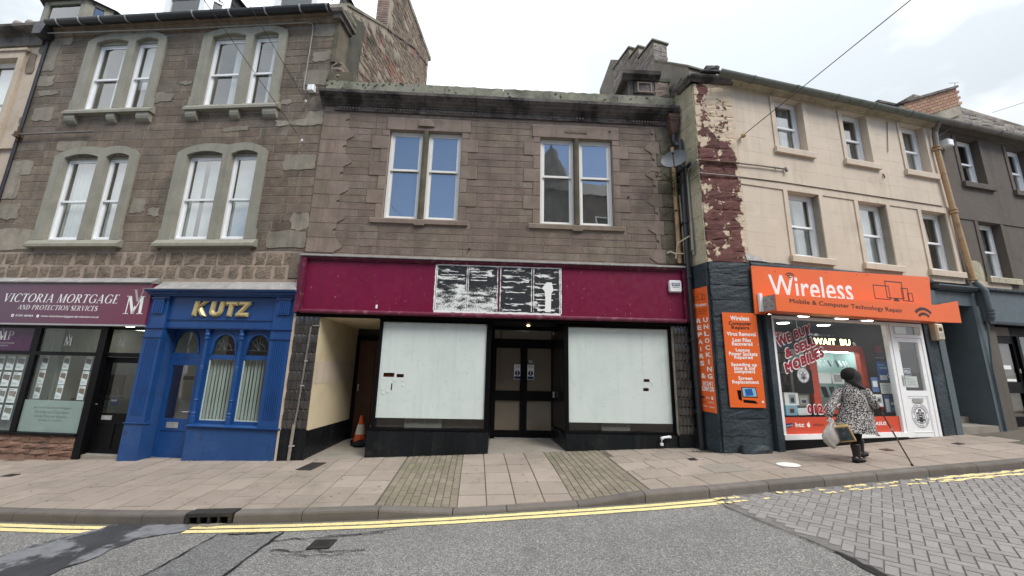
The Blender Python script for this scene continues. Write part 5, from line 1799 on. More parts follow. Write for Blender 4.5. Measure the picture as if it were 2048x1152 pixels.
for i in range(14):
    t0, t1 = i / 14, (i + 1) / 14
    P = lambda t: (-.2 + 4.4 * t, 6.86 + 4.0 * t)
    (ya, za), (yb, zb) = P(t0), P(t1)
    m.poly([(.1, ya, za + .03), (RW1, ya, za + .03), (RW1, yb, zb), (.1 + .22 * yb, yb, zb)])
m.poly([(1.0, 4.2, 10.86), (RW1, 4.2, 10.86), (RW1, 8.4, 6.5), (1.0, 8.4, 6.5)]).poly([(1.0, 8.4, 6.5), (RW1, 8.4, 6.5), (RW1, 8.4, -3), (1.0, 8.4, -3)])
m.build('roof', M['slate'], CR)
m = MB()
for z in (2.20, 4.7, 6.72):
    m.box(.0, 12, .27, 3.0, z, z + .04)
m.box(.0, 12, 3.0, 3.02, 2.2, 6.8)
m.build('rooms', M['room_l'], CR)
# --- splayed corner face (own direction) and the return to the low building
def in_frame(mb, o, ang, base_o=OR, base_a=AR):
    """rewrite geometry given in frame (o, ang) into the building's own frame"""
    T = (Matrix.Translation(base_o) @ Matrix.Rotation(base_a, 4, 'Z')).inverted() @ Matrix.Translation(o) @ Matrix.Rotation(ang, 4, 'Z')
    return mb.move(lambda p: T @ p)
KO = -.90
OS, AS = (4.0306, 8.4591, 0), radians(-73.7314)
SL = .6445
in_frame(MB().box(KO, .028, -.0, .2, 2.27, 6.72), OR, AK).build('corner_wall', M['peel'], CR)
z = 2.28
k = 0
while z < 6.66:
    h = rnd.uniform(.20, .30)
    h = min(h, 6.70 - z)
    cuts = [KO + .004, .022] if (k % 3 == 0) else ([KO + .004, KO + rnd.uniform(.3, .45), .022] if k % 3 == 1 else [KO + .004, -.35 + rnd.uniform(-.1, .1), .022])
    for a, b in zip(cuts[:-1], cuts[1:]):
        in_frame(MB().rough(a + .003, b - .003, z + .004, z + h - .004, -.022, 0, .009, 4), OR, AK).build('corner_stone', M['peel'], CR)
    z += h
    k += 1
in_frame(MB().box(-.3, SL - .005, -.0, .2, 2.26, 6.74), OS, AS).build('return_wall', M['cream_d'], CR)
for z in (2.8, 3.35, 3.9, 4.5, 5.1, 5.7, 6.2):
    in_frame(MB().box(.0, SL - .03, -.006, -.0005, z, z + .52), OS, AS).build('return_block', M['cream_d'], CR)
# cornice wrapping the corner
for (u0, u1, o, a) in ((KO - .10, .06, OR, AK), (.22, SL + .08, OS, AS)):
    in_frame(MB().extrude_x([(0, 6.70), (-.05, 6.70), (-.09, 6.74), (-.10, 6.76), (-.13, 6.78), (-.15, 6.82), (-.15, 6.85), (.15, 6.88), (.15, 6.70)], u0, u1), o, a).build('corner_cornice', M['cornice'], CR)
in_frame(MB().rough(-.62, -.30, 6.93, 7.10, -.18, .1, .03).box(-.58, -.34, -.05, .1, 6.93, 7.08), OR, AK).build('broken_putt', M['cornice'], CR)
in_frame(MB().rough(-.75, -.2, 6.905, 6.95, -.2, .1, .02), OR, AK).build('loose_slate', M['slate'], CR)
# party wall climbing back from the corner
pw = MB()
prof = [(SL - .06, 6.74), (.58, 7.22), (-.60, 8.42), (-2.8, 10.4), (-3.6, 9.8), (-3.6, 2.3), (-.3, 2.3), (-.3, 6.74)]
pw.prism(prof, -.003, .4)
in_frame(pw, OS, AS).build('party_wall', M['harl'], CR)
for a, b in ((SL - .02, .2), (.19, -.2), (-.21, -.6)):
    f = lambda x: 7.22 + (.58 - x) * (8.42 - 7.22) / 1.18
    in_frame(MB().faces([(a, -.03, f(a)), (b, -.03, f(b)), (b, .42, f(b)), (a, .42, f(a)), (a, -.03, f(a) + .05), (b, -.03, f(b) + .05), (b, .42, f(b) + .05), (a, .42, f(a) + .05)], [(0, 3, 2, 1), (4, 5, 6, 7), (0, 1, 5, 4), (1, 2, 6, 5), (2, 3, 7, 6), (3, 0, 4, 7)]), OS, AS).build('skew_cope', M['harl'], CR)
# stepped stone chimney
ch = thing('stone_chimney', 'stepped rubble stone chimney stacks behind the pedestal on the cornice', 'chimney', OS, AS)
rr = 0
for (xa, xb, zt) in ((-1.28, -.63, 9.10), (-1.74, -1.285, 9.50), (-2.65, -1.745, 9.88)):
    MB().box(xa, xb, .0, .46, 7.0, zt).build('core', M['gable_m'], ch)
    MB().box(xa - .02, xb + .045, -.05, .51, zt + .003, zt + .05).build('coping', M['harl'], ch)
    z = 7.0 if xb > -1 else 7.6
    while z < zt - .05:
        h = min(rnd.uniform(.09, .15), zt - z - .005)
        x = xa
        while x < xb - .03:
            l = min(rnd.uniform(.16, .36), xb - x)
            MB().rough(x + .008, x + l - .008, z + .006, z + h - .006, -.02, 0, .012, 2).build('stone', M['chimstone'], ch)
            x += l
        if xb > -1:
            y = .0
            while y < .43:
                l = min(rnd.uniform(.14, .28), .46 - y)
                m = MB().rough(y + .008, y + l - .008, z + .006, z + h - .006, -.02, 0, .012, 2)
                m.v = [(xb - q[1], q[0], q[2]) for q in m.v]
                m.build('stone', M['chimstone'], ch)
                y += l
        z += h
# --- painted base of the corner
in_frame(MB().box(KO + .0, .03, -.012, .2, -2.0, 2.268), OR, AK).build('painted_base', M['basepaint'], CR)
z = -1.30
while z < 2.2:
    h = rnd.uniform(.26, .36)
    h = min(h, 2.255 - z)
    in_frame(MB().rough(KO + .012, .02, z + .005, z + h - .004, -.030, -.012, .006, 5), OR, AK).build('painted_stone', M['basepaint'], CR)
    z += h
in_frame(MB().box(0, SL - .012, -.012, .2, -2.0, 2.255), OS, AS).build('painted_return', M['basepaint'], CR)
in_frame(MB().box(.19, SL - .02, -.03, -.0125, -2.0, 2.2), OS, AS).build('painted_pilaster', M['basepaint'], CR)
in_frame(MB().rough(-.56, .0, -1.80, -1.47, -.13, -.03, .02, 4), OR, AK).build('plinth_stone', M['basepaint'], CR)
in_frame(MB().box(-.54, -.02, -.115, -.036, -1.75, -1.475), OR, AK).build('plinth_core', M['basepaint'], CR)
# band under the upper wall over the sign, torn lead at the corner
MB().extrude_x([(0, 2.19), (-.05, 2.19), (-.055, 2.24), (-.03, 2.30), (0, 2.315)], .03, 5.38).build('painted_band', M['basepaint'], CR)
m = MB()
for i in range(9):
    a, b = -.06 + .14 * i, .08 + .14 * i
    f = lambda q: 2.46 - .12 * min(1, max(0, (q - .1) / .5)) + .02 * sin(9 * q)
    m.poly([(a, -.05 - .01 * sin(5 * a), 2.32), (b, -.05 - .01 * sin(5 * b), 2.32), (b, -.012, f(b)), (a, -.012, f(a))])
m.build('lead_apron', M['lead'], CR)
# dark backing wall of the shop bay
MB().box(.03, .40, .02, .2, -2.0, 2.19).box(4.78, 5.36, -.0, .2, -2.0, 2.19).box(.40, 4.78, .02, .2, 1.20, 2.19).build('shop_wall', M['basepaint'], CR)
MB().box(.40, 4.9, -.02, .2, -2.0, -1.40).build('shop_plinth', M['black'], CR)
MB().box(4.80, 5.37, -.03, -.001, -2.0, 1.16).build('painted_pier', M['basepaint'], CR)
MB().box(5.17, 5.37, -.05, -.031, -2.0, 2.0).build('light_pier', M['basepaint_l'], CR)
m = MB().box(.225, .37, -.075, .015, -1.78, 1.14)
m.v = [(x - .02 * (1.14 - z) / 2.9, y, z) for x, y, z in m.v]
m.build('timber_post', M['basepaint'], CR)

# --- stair door recess between the pier and the grey shop
RD = thing('stair_entrance', 'slate blue recessed stair entrance with worn stone steps between the two shops', 'entrance', OR, AR)
MB().box(5.372, 6.88, .0, .2, 1.68, 2.05).build('lintel', M['basepaint_l'], RD)
MB().extrude_x([(0, 2.052), (-.10, 2.06), (-.16, 2.12), (-.16, 2.15), (0, 2.17)], 5.36, 6.78).build('lintel_cornice', M['basepaint_l'], RD)
m = MB()
x = 5.40
while x < 6.74:
    m.box(x, x + .035, -.09, -.0005, 2.015, 2.05)
    x += .07
m.build('dentils', M['basepaint'], RD, kind='stuff')
m = MB(); vquad(m, (5.372, .0), (5.62, 1.0), -1.6, 1.70); vquad(m, (6.62, .0), (6.50, 1.0), -1.6, 1.70)
m.poly([(5.372, 0, 1.679), (6.62, 0, 1.679), (6.5, 1.0, 1.679), (5.6, 1.0, 1.679)])
m.build('reveal', M['basepaint_l'], RD)
MB().box(6.62, 6.88, -.03, .2, -1.8, 1.679).build('pier', M['basepaint_l'], RD)
MB().box(5.6, 6.52, .98, 1.03, -1.25, 1.68).build('door', M['grey_wall'], RD)
MB().box(5.72, 5.78, .95, .979, -1.1, 1.2).box(6.32, 6.38, .95, .979, -1.1, 1.2).box(5.72, 6.38, .95, .979, 1.205, 1.28).build('door_moulding', M['basepaint'], RD)
MB().box(5.38, 6.62, -.02, .45, -1.9, -1.19).build('step', M['concrete'], RD)
MB().box(5.5, 6.6, .452, 1.0, -1.9, -1.04).build('step', M['concrete'], RD)

# ================================================================== GREY BUILDING (far right)
GB = thing('grey_building', 'dark grey rendered building beyond the buff downpipe', 'building', OR, AR)
GU = [(7.46, 8.36, 5.18, 6.60), (9.50, 10.40, 5.18, 6.60)]
GL = [(7.56, 8.44, 2.50, 4.05), (9.60, 10.5, 2.50, 4.05)]
w = MB()
wall(w, RW1 + .004, 12.5, 2.2, 6.70, GU + GL, .002, .28)
w.build('wall', M['grey_wall'], GB)
for i, (a, b, c, d) in enumerate(GU + GL):
    for q in (a - .12, b):
        MB().box(q, q + .12, -.02, .0015, c, d).build('window_margin', M['grey_wall'], GB)
    MB().extrude_x([(.12, c - .15), (-.075, c - .15), (-.08, c - .02), (-.07, c), (.22, c + .004)], a - .12, b + .2).build('sill', M['grey_wall'] if i < 2 else M['cream_d'], GB)
    sash(GB, a + .01, b - .01, c + .005, d - .005, .16, (c + d) / 2 + .02, 'upvc', curtain=[None, 'net', 'half', 'net'][i], fw=.07)
MB().extrude_x([(.001, 4.06), (-.02, 4.06), (-.02, 4.24), (.001, 4.25)], RW1 + .1, 12.5).build('string_course', M['grey_wall'], GB)
MB().extrude_x([(0, 6.70), (-.05, 6.70), (-.09, 6.74), (-.14, 6.76), (-.16, 6.80), (0, 6.82)], RW1 + .003, 12.5).build('eaves_cornice', M['grey_wall'], GB)
half_gutter(RW1 + .003, 12.5, 'greypipe', GB)
MB().prism(ragged(6.78, 7.36, 2.26, 2.92, 4, .06), -.008, .001, False).build('bare_stone_patch', M['cream_d'], GB)
MB().prism(ragged(6.9, 8.3, 2.2, 2.36, 5, .03), -.010, .001, False).build('bare_stone_patch', M['cream_far'], GB)
m = MB()
m.poly([(RW1, -.2, 6.86), (12.5, -.2, 6.86), (12.5, 4.2, 10.4), (RW1, 4.2, 10.4)]).poly([(RW1, 4.2, 10.4), (12.5, 4.2, 10.4), (12.5, 8.4, 6), (RW1, 8.4, 6)]).poly([(RW1, 8.4, 6), (12.5, 8.4, 6), (12.5, 8.4, -3), (RW1, 8.4, -3)]).poly([(12.5, 0, -3), (12.5, 8.4, -3), (12.5, 8.4, 6), (12.5, 4.2, 10.4), (12.5, 0, 6.8)])
m.build('roof', M['slate'], GB)
# tall gable wall and chimneys behind the roofs
HG = thing('higher_gable', 'weathered higher gable wall with brick topped chimney behind the grey roof', 'building', OR, AR)
def stub(x0, x1, zb, z0, z1, y, dep, mt='gable_m'):
    return MB().prism([(x0, zb), (x1, zb), (x1, z1), (x0, z0)], y, y + dep)
MB().prism([(10.6, 7.0), (21, 7.0), (21, 10.75), (14.6, 11.12), (14.3, 10.9), (11.4, 9.9)], 3.0, 3.4).build('wall', M['gable_m'], HG)
z = 8.2
while z < 11.3:
    h = rnd.uniform(.12, .2)
    x = 11.2 + rnd.uniform(0, .2)
    while x < 20:
        l = rnd.uniform(.3, .8)
        if z + h < min(9.9 + (x - 11.4) * .38, 11.05 - (x - 14.6) * .058):
            MB().rough(x + .01, x + l - .01, z + .008, z + h - .008, 2.965, 3.0, .018, 2).build('rubble_stone', M['chimstone'], HG)
        x += l
    z += h
MB().box(12.0, 14.66, 2.95, 3.6, 9.8, 11.15).build('chimney_base', M['gable_m'], HG)
# sloping brick head of the chimney
z0 = 11.0
for r in range(6):
    za = 9.62 + r * .135
    x = 11.0 + (.15 if r % 2 else 0)
    while x < 14.35:
        l = .30
        zz = za + (x - 11.0) * .42
        m = MB().pillow(x + .006, x + l - .006, 0, .122, 2.86, 3.2, .008)
        x0 = x
        m.v = [(q[0], q[1], q[2] + zz + (q[0] - x0) * .42) for q in m.v]
        m.build('brick', M['brick'], HG)
        x += l
MB().prism([(10.9, 9.1), (14.4, 10.6), (14.4, 11.75), (10.9, 10.35)], 2.88, 3.6).build('chimney_core', M['gable_m'], HG)
MB().prism([(10.85, 10.36), (14.45, 11.85), (14.45, 11.95), (10.85, 10.46)], 2.78, 3.65).build('chimney_cope', M['cornice'], HG)
MB().tube([(14.62, 3.0, 11.5), (14.75, 3.0, 12.3)], .012, 5).tube([(14.4, 3.0, 12.2), (15.0, 3.0, 12.35)], .01, 5).build('aerial', M['cable'], HG)
bc = thing('small_brick_chimney', 'small orange brick chimney top peeping over the gutter', 'chimney', OR, AR)
MB().box(10.05, 11.0, 3.02, 3.9, 9.2, 10.4).build('core', M['gable_m'], bc)
for r in range(5):
    x = 10.05 - (.12 if r % 2 else 0)
    while x < 11.0:
        a, b = max(x, 10.05), min(x + .25, 11.0)
        if b - a > .03:
            MB().pillow(a + .005, b - .005, 9.72 + r * .135, 9.72 + r * .135 + .125, 3.0, 3.02, .006).build('brick', M['brick'], bc)
        x += .25
MB().box(9.98, 11.08, 2.94, 3.95, 10.402, 10.5).build('coping', M['cornice'], bc)
# grey shop front
GS = thing('grey_shopfront', 'slate grey shop front with blank fascia at the right edge', 'shop front', OR, AR)
MB().box(6.89, 12.5, -.12, .0, 1.31, 2.06).build('fascia', M['basepaint_l'], GS)
MB().extrude_x([(0, 2.062), (-.14, 2.062), (-.20, 2.10), (-.20, 2.15), (0, 2.18)], 6.885, 12.5).extrude_x([(0, 1.24), (-.14, 1.24), (-.14, 1.305), (0, 1.305)], 6.89, 12.5).build('fascia_moulding', M['basepaint'], GS)
MB().box(6.885, 7.30, .0, .25, -1.8, 1.239).build('pilaster', M['grey_wall'], GS)
MB().box(7.30, 12.5, .30, .35, 1.0, 1.24).box(8.36, 8.46, .15, .35, -1.6, 1.0).build('frame', M['black'], GS)
d = MB().box(7.46, 7.56, .20, .26, -1.30, .98).box(8.25, 8.35, .20, .26, -1.30, .98).box(7.56, 8.25, .20, .26, .80, .98).box(7.56, 8.25, .20, .26, -.45, -.18).box(7.56, 8.25, .20, .26, -1.30, -1.02)
do = d.build('door', M['black'], GS)
for z0, z1 in ((-.18, .80), (-1.02, -.45)):
    MB().poly([(7.56, .235, z0), (8.25, .235, z0), (8.25, .235, z1), (7.56, .235, z1)]).build('pane', M['glass'], do)
    MB().box(7.56, 8.25, .27, .28, z0, z1).build('boarding', M['board'], do)
MB().box(7.74, 8.05, .225, .232, .14, .24).box(7.8, 8.14, .225, .232, -.16, -.10).build('door_paper', M['lettering_w'], do)
MB().box(8.265, 8.30, .18, .20, .05, .16).build('lock', M['galv'], do)
MB().box(7.30, 8.36, .26, .30, 1.0, 1.235).build('transom', M['board'], GS)
MB().poly([(8.46, .26, -1.25), (12.5, .26, -1.25), (12.5, .26, 1.0), (8.46, .26, 1.0)]).build('pane', M['glass'], GS)
MB().box(8.46, 12.5, .6, .62, -1.3, 1.0).build('lining', M['room_l'], GS)
MB().box(8.36, 12.5, .16, .40, -1.8, -1.25).build('riser', M['basepaint'], GS)
MB().box(7.30, 8.36, .10, .40, -1.9, -1.30).build('threshold', M['concrete'], GS)
# buff downpipe between the two buildings
dp = thing('downpipe', 'buff painted cast iron downpipe between the cream and grey walls, dark at its foot', 'downpipe', OR, AR)
MB().tube([(6.47, -.25, 6.70), (6.47, -.12, 6.45), (6.45, -.10, 6.0)], .062, 12).build('swan_neck', M['greypipe'], dp)
MB().tube([(6.45, -.10, 6.0), (6.56, -.10, 4.2), (6.72, -.10, 2.32)], .058, 12).build('pipe', M['buffpipe'], dp)
MB().tube([(6.73, -.10, 2.30), (6.80, -.22, 2.05), (6.78, -.24, 1.40), (6.80, -.2, 1.30)], .062, 12).build('bend', M['basepaint_l'], dp)
MB().tube([(6.80, -.14, 1.30), (6.77, -.06, .2), (6.76, -.06, -1.3)], .022, 8).build('waste_pipe', M['basepaint_l'], dp)
for p in ((6.45, -.10, 5.95), (6.45, -.10, 6.03), (6.56, -.10, 4.15), (6.56, -.10, 4.23), (6.72, -.10, 2.35), (6.79, -.24, 1.48), (6.79, -.24, 1.56)):
    MB().lathe([(.078, -.025), (.082, 0), (.078, .025)], p, 12).build('collar', M['buffpipe' if p[2] > 2 else 'basepaint_l'], dp)
ab = thing('security_camera_box', 'small white box with cables beside the buff downpipe under the gutter', 'electrical box', OR, AR)
MB().pillow(6.78, 6.98, 6.10, 6.30, -.20, -.02, .02).build('case', M['upvc'], ab)
MB().tube([(6.80, -.06, 6.12), (6.70, -.08, 6.0), (6.66, -.06, 6.1), (6.60, -.05, 6.3)], .01, 6).tube([(6.75, -.06, 6.45), (7.1, -.1, 6.68), (7.3, -.15, 6.80)], .008, 6).build('cable', M['cable'], ab)
# ================================================================== lettering helpers
_cache = {}
def glyph_mesh(s, bold=0.0, shear=0.0, sp=0.0):
    k = (s, bold, shear, sp)
    if k not in _cache:
        cu = bpy.data.curves.new('lettering', 'FONT')
        cu.body = s
        cu.offset = bold
        cu.shear = shear
        cu.resolution_u = 3
        cu.space_character = 1.0 + bold * 2.5 + sp
        ob = bpy.data.objects.new('lettering', cu)
        me = ob.to_mesh()
        v = [tuple(x.co) for x in me.vertices]
        f = [tuple(p.vertices) for p in me.polygons]
        ob.to_mesh_clear()
        bpy.data.objects.remove(ob)
        bpy.data.curves.remove(cu)
        _cache[k] = (v, f)
    return _cache[k]

def quad_map(q):
    """q: four (x,z) corners: bottom left, bottom right, top right, top left"""
    def fn(s, t):
        x = (q[0][0] * (1 - s) + q[1][0] * s) * (1 - t) + (q[3][0] * (1 - s) + q[2][0] * s) * t
        z = (q[0][1] * (1 - s) + q[1][1] * s) * (1 - t) + (q[3][1] * (1 - s) + q[2][1] * s) * t
        return x, z
    return fn

def text(parent, s, q, y, mt, bold=0.0, shear=0.0, thick=.0015, ref=None, name='lettering', o=None, a=None, base_o=None, base_a=None):
    """flat cut-out lettering fitted to a quad (or x0,x1,z0,z1) at depth y; ref = string whose height fixes the box"""
    if len(q) == 4 and not hasattr(q[0], '__len__'):
        q = [(q[0], q[2]), (q[1], q[2]), (q[1], q[3]), (q[0], q[3])]
    base = 0.0
    gr = bold - base
    v, f = glyph_mesh(s, base, shear, gr * 2.4)
    hv = glyph_mesh(ref, base, shear, gr * 2.4)[0] if ref else v
    x0, x1 = min(p[0] for p in v) - gr, max(p[0] for p in v) + gr
    z0, z1 = min(p[1] for p in hv) - gr, max(p[1] for p in hv) + gr
    fn = quad_map(q)
    m = MB()
    # thickened by shifted copies, each a hair in front of the last
    for k in range(9 if gr > .004 else 1):
        dx, dz = (gr * cos(pi * k / 4), gr * sin(pi * k / 4)) if k < 8 and gr > .004 else (0, 0)
        pts = []
        for p in v:
            x, z = fn((p[0] + dx - x0) / (x1 - x0), (p[1] + dz - z0) / (z1 - z0))
            pts.append((x, y - 3e-5 * k, z))
        m.faces(pts, f)
    if a is not None:
        T = (Matrix.Translation(base_o) @ Matrix.Rotation(base_a, 4, 'Z')).inverted() @ Matrix.Translation(o) @ Matrix.Rotation(a, 4, 'Z')
        m.move(lambda p: T @ p)
    return m.build(name, M[mt] if isinstance(mt, str) else mt, parent)

# hand-drawn roman capitals with thick and thin strokes: polygons in a 1-high box, and the advance width
def arcp(cx, cy, rx, ry, a0, a1, n):
    return [(cx + rx * cos(radians(a0 + (a1 - a0) * i / n)), cy + ry * sin(radians(a0 + (a1 - a0) * i / n))) for i in range(n + 1)]
def ringp(cx, cy, ro, ri, a0, a1, n=14):
    o, i = arcp(cx, cy, ro[0], ro[1], a0, a1, n), arcp(cx, cy, ri[0], ri[1], a0, a1, n)
    return [[o[k], o[k + 1], i[k + 1], i[k]] for k in range(n)]
TK, TN, SE = .15, .05, .035
def stk(x0, y0, x1, y1, t):
    return [[(x0 - t / 2, y0), (x0 + t / 2, y0), (x1 + t / 2, y1), (x1 - t / 2, y1)]]
def srf(x, y, w):
    y0, y1 = (y, y + SE) if y < .5 else (y - SE, y)
    return [[(x - w / 2, y0), (x + w / 2, y0), (x + w / 2, y1), (x - w / 2, y1)]]
def roman(c):
    if c == 'I': return stk(.18, 0, .18, 1, TK) + srf(.18, 0, .34) + srf(.18, 1, .34), .38
    if c == 'V': return stk(.40, 0, .12, 1, TK) + stk(.41, 0, .66, 1, TN) + srf(.12, 1, .32) + srf(.66, 1, .26), .80
    if c == 'A': return stk(.08, 0, .36, 1, TN) + stk(.66, 0, .38, 1, TK) + [[(.18, .30), (.56, .30), (.55, .36), (.20, .36)]] + srf(.08, 0, .26) + srf(.66, 0, .32), .80
    if c == 'M': return stk(.12, 0, .14, 1, TN) + stk(.48, 0, .18, 1, TK) + stk(.49, 0, .80, 1, TN) + stk(.84, 0, .82, 1, TK) + srf(.12, 0, .26) + srf(.84, 0, .32) + srf(.14, 1, .26) + srf(.84, 1, .26), 1.02
    if c == 'N': return stk(.12, 0, .12, 1, TN) + stk(.62, 0, .16, 1, TK) + stk(.68, 0, .68, 1, TN) + srf(.12, 0, .26) + srf(.12, 1, .26) + srf(.68, 1, .26), .82
    if c == 'T': return stk(.34, 0, .34, 1, TK) + srf(.34, 0, .34) + [[(.02, .94), (.66, .94), (.66, 1), (.02, 1)], [(.02, .80), (.06, .80), (.08, .95), (.02, .95)], [(.62, .80), (.66, .80), (.66, .95), (.60, .95)]], .70
    if c == 'E': return stk(.16, 0, .16, 1, TK) + [[(.02, 0), (.54, 0), (.54, .05), (.02, .05)], [(.02, .95), (.52, .95), (.52, 1), (.02, 1)], [(.2, .48), (.42, .48), (.42, .53), (.2, .53)], [(.50, 0), (.56, 0), (.58, .18), (.54, .18)], [(.48, .84), (.52, .84), (.52, 1), (.47, .97)]], .62
    if c == 'O': return ringp(.46, .5, (.44, .52), (.28, .47), 0, 360, 26), .94
    if c == 'C': return ringp(.46, .5, (.44, .52), (.28, .47), 42, 318, 20) + [[(.74, .70), (.78, .70), (.78, .98), (.72, .90)]], .84
    if c == 'G': return ringp(.46, .5, (.44, .52), (.28, .47), 42, 318, 20) + [[(.74, .70), (.78, .70), (.78, .98), (.72, .90)]] + stk(.76, .05, .76, .42, TK) + srf(.74, .42 if False else .44, .30), .92
    if c == 'D': return stk(.16, 0, .16, 1, TK) + ringp(.30, .5, (.50, .5), (.33, .45), -90, 90, 14) + [[(.02, 0), (.31, 0), (.31, .05), (.02, .05)], [(.02, .95), (.31, .95), (.31, 1), (.02, 1)]], .86
    if c in 'PR':
        p = stk(.16, 0, .16, 1, TK) + ringp(.28, .73, (.34, .27), (.19, .22), -90, 90, 10) + [[(.02, .95), (.29, .95), (.29, 1), (.02, 1)], [(.2, .46), (.29, .46), (.29, .51), (.2, .51)]] + srf(.16, 0, .34)
        if c == 'R':
            return p + stk(.66, 0, .34, .50, TK) + srf(.68, 0, .22), .80
        return p, .68
    if c == 'S':
        cl = arcp(.27, .74, .20, .235, 35, 270, 9) + arcp(.27, .26, .20, .245, 90, -145, 9)
        n = len(cl)
        P = []
        for i in range(n - 1):
            w = lambda k: .03 + .075 * sin(pi * k / (n - 1)) ** 1.5
            q = []
            for k, sg in ((i, 1), (i + 1, 1), (i + 1, -1), (i, -1)):
                a_, b_ = cl[max(0, k - 1)], cl[min(n - 1, k + 1)]
                d = Vector((b_[0] - a_[0], b_[1] - a_[1])).normalized()
                q.append((cl[k][0] - d.y * w(k) * sg, cl[k][1] + d.x * w(k) * sg))
            P.append(q)
        return P + [[(.42, .72), (.46, .72), (.46, .98), (.41, .92)], [(.06, .04), (.1, .1), (.1, .3), (.06, .3)]], .58
    return [], .34
def serif_text(parent, s, q, y, mt, sh=.2, name='lettering'):
    polys, x = [], 0
    for c in s:
        P, w = roman(c)
        polys += [[(a + x + sh * b, b) for a, b in p] for p in P]
        x += w + .05
    xs_ = [a for p in polys for a, b in p]
    x0, x1 = min(xs_), max(xs_)
    fn = quad_map(q)
    m = MB()
    for p in polys:
        m.poly([(lambda r: (r[0], y, r[1]))(fn((a - x0) / (x1 - x0), b)) for a, b in p])
    return m.build(name, M[mt], parent)

def shape(parent, pts, y, mt, name='mark'):
    return MB().poly([(x, y, z) for x, z in pts]).build(name, M[mt], parent)
def roundrect(x0, x1, z0, z1, r, n=4):
    P = []
    for cx, cz, a in ((x1 - r, z0 + r, -90), (x1 - r, z1 - r, 0), (x0 + r, z1 - r, 90), (x0 + r, z0 + r, 180)):
        P += arcp(cx, cz, r, r, a, a + 90, n)
    return P
def outline(x0, x1, z0, z1, t, y, m):
    for a, b, c, d in ((x0, x1, z0, z0 + t), (x0, x1, z1 - t, z1), (x0, x0 + t, z0 + t, z1 - t), (x1 - t, x1, z0 + t, z1 - t)):
        m.poly([(a, y, c), (b, y, c), (b, y, d), (a, y, d)])
    return m
def wifi(m, cx, cz, r, y, flat=1.0, arcs=3, t=.16):
    for k in range(arcs):
        ro = r * (1 - k * .30)
        for p in ringp(cx, cz, (ro, ro * flat), (ro - r * t, (ro - r * t) * flat), 42, 138, 10):
            m.poly([(a, y, b) for a, b in p])
    m.disc(cx, y, cz + r * .06, r * .09, r * .09 * flat, 10)
    return m

# coffee shop window boards
for par, x0, x1 in ((f1, -2.19, -1.45), (f2, 2.03, 2.58)):
    text(par, 'COFFEE SHOP', (x0 + .03, x1 - .03, -1.275, -1.225), .097, 'brown_ink', .004)
text(al, 'NOVA', (3.60, 3.755, 1.808, 1.857), -.2105, 'lettering_w', .03, .2)

# ================================================================== PURPLE MORTGAGE SHOP (left)
VS = thing('mortgage_shopfront', 'mortgage broker shop front with plum fascia, property cards in the window and sandstone base', 'shop front', OL, AL)
plum = bpy.data.materials.new('plum_gradient_print')
plum.use_nodes = True
nt = plum.node_tree
b_ = nt.nodes['Principled BSDF']
tc = N(nt, 'ShaderNodeTexCoord')
sp_ = N(nt, 'ShaderNodeSeparateXYZ')
nt.links.new(tc.outputs['Object'], sp_.inputs[0])
f_ = maprange(nt, sp_.outputs['X'], -7.6, -3.7)
nt.links.new(mixc(nt, f_, (.075, .035, .075), (.15, .022, .055)), b_.inputs['Base Color'])
b_.inputs['Roughness'].default_value = .28
b_.inputs['Specular IOR Level'].default_value = .6
fb = MB().box(-13.0, -3.385, -.15, .0, .665, 1.575).build('fascia_board', plum, VS)
MB().box(-13.0, -3.39, -.165, -.02, .625, .66).build('fascia_trim', M['grey_ink'], VS)
for i in range(8):
    a = -13 + 9.6 * i / 8
    MB().extrude_x([(0, 1.60), (-.19, 1.585), (-.20, 1.61), (-.02, 1.735), (0, 1.74)], a + .003, a + 1.2 - .003).build('lead_flashing', M['lead'], VS)
Y = -.1515
serif_text(fb, 'VICTORIA MORTGAGE', [(-7.013, 1.145), (-4.13, 1.125), (-4.13, 1.325), (-7.013, 1.335)], Y, 'lettering_w', .22)
serif_text(fb, 'AND PROTECTION SERVICES', [(-6.61, .972), (-4.60, .951), (-4.60, 1.065), (-6.61, 1.075)], Y, 'lettering_w', .2)
text(fb, '01241 464464', [(-6.60, .808), (-6.16, .803), (-6.16, .853), (-6.60, .857)], Y, 'lettering_w', .02, .15)
text(fb, 'www.victoriamortgageandprotection.co.uk', [(-5.96, .790), (-4.52, .780), (-4.52, .842), (-5.96, .850)], Y, 'lettering_w', .012, .15)
m = MB().disc(-6.68, Y, .83, .035, .035).disc(-6.04, Y, .823, .035, .035)
m.build('round_icon', M['lettering_w'], fb)
MB().poly([(-6.695, Y - .001, .84), (-6.66, Y - .001, .825), (-6.67, Y - .001, .815), (-6.70, Y - .001, .83)]).poly([(-6.06, Y - .001, .82), (-6.02, Y - .001, .82), (-6.02, Y - .001, .826), (-6.06, Y - .001, .826)]).build('icon_mark', M['plum_d'], fb)
def monogram(par, x0, x1, z0, z1, y, mt_m='lettering_w', mt_v='grey_ink', p=False):
    """M with a smaller V standing on its valley"""
    h = z1 - z0
    zm = z0 + h * .74
    w = x1 - x0
    P = roman('M')[0]
    m = MB()
    for q in P:
        m.poly([(x0 + a / 1.02 * w, y, z0 + b * (zm - z0)) for a, b in q])
    m.poly([(x0 + w * .38, y, z0), (x0 + w * .52, y, z0), (x0 + w * .60, y, z0 + h * .28), (x0 + w * .50, y, z0 + h * .34)])
    a = m.build('monogram_m', M[mt_m], par)
    m = MB()
    for q in roman('V')[0]:
        m.poly([(x0 + w * (.30 + .62 * s / .8), y - .002, z0 + h * .5 + t * h * .5) for s, t in q])
    m.build('monogram_v', M[mt_v], par)
monogram(fb, -3.955, -3.475, .897, 1.443, Y)
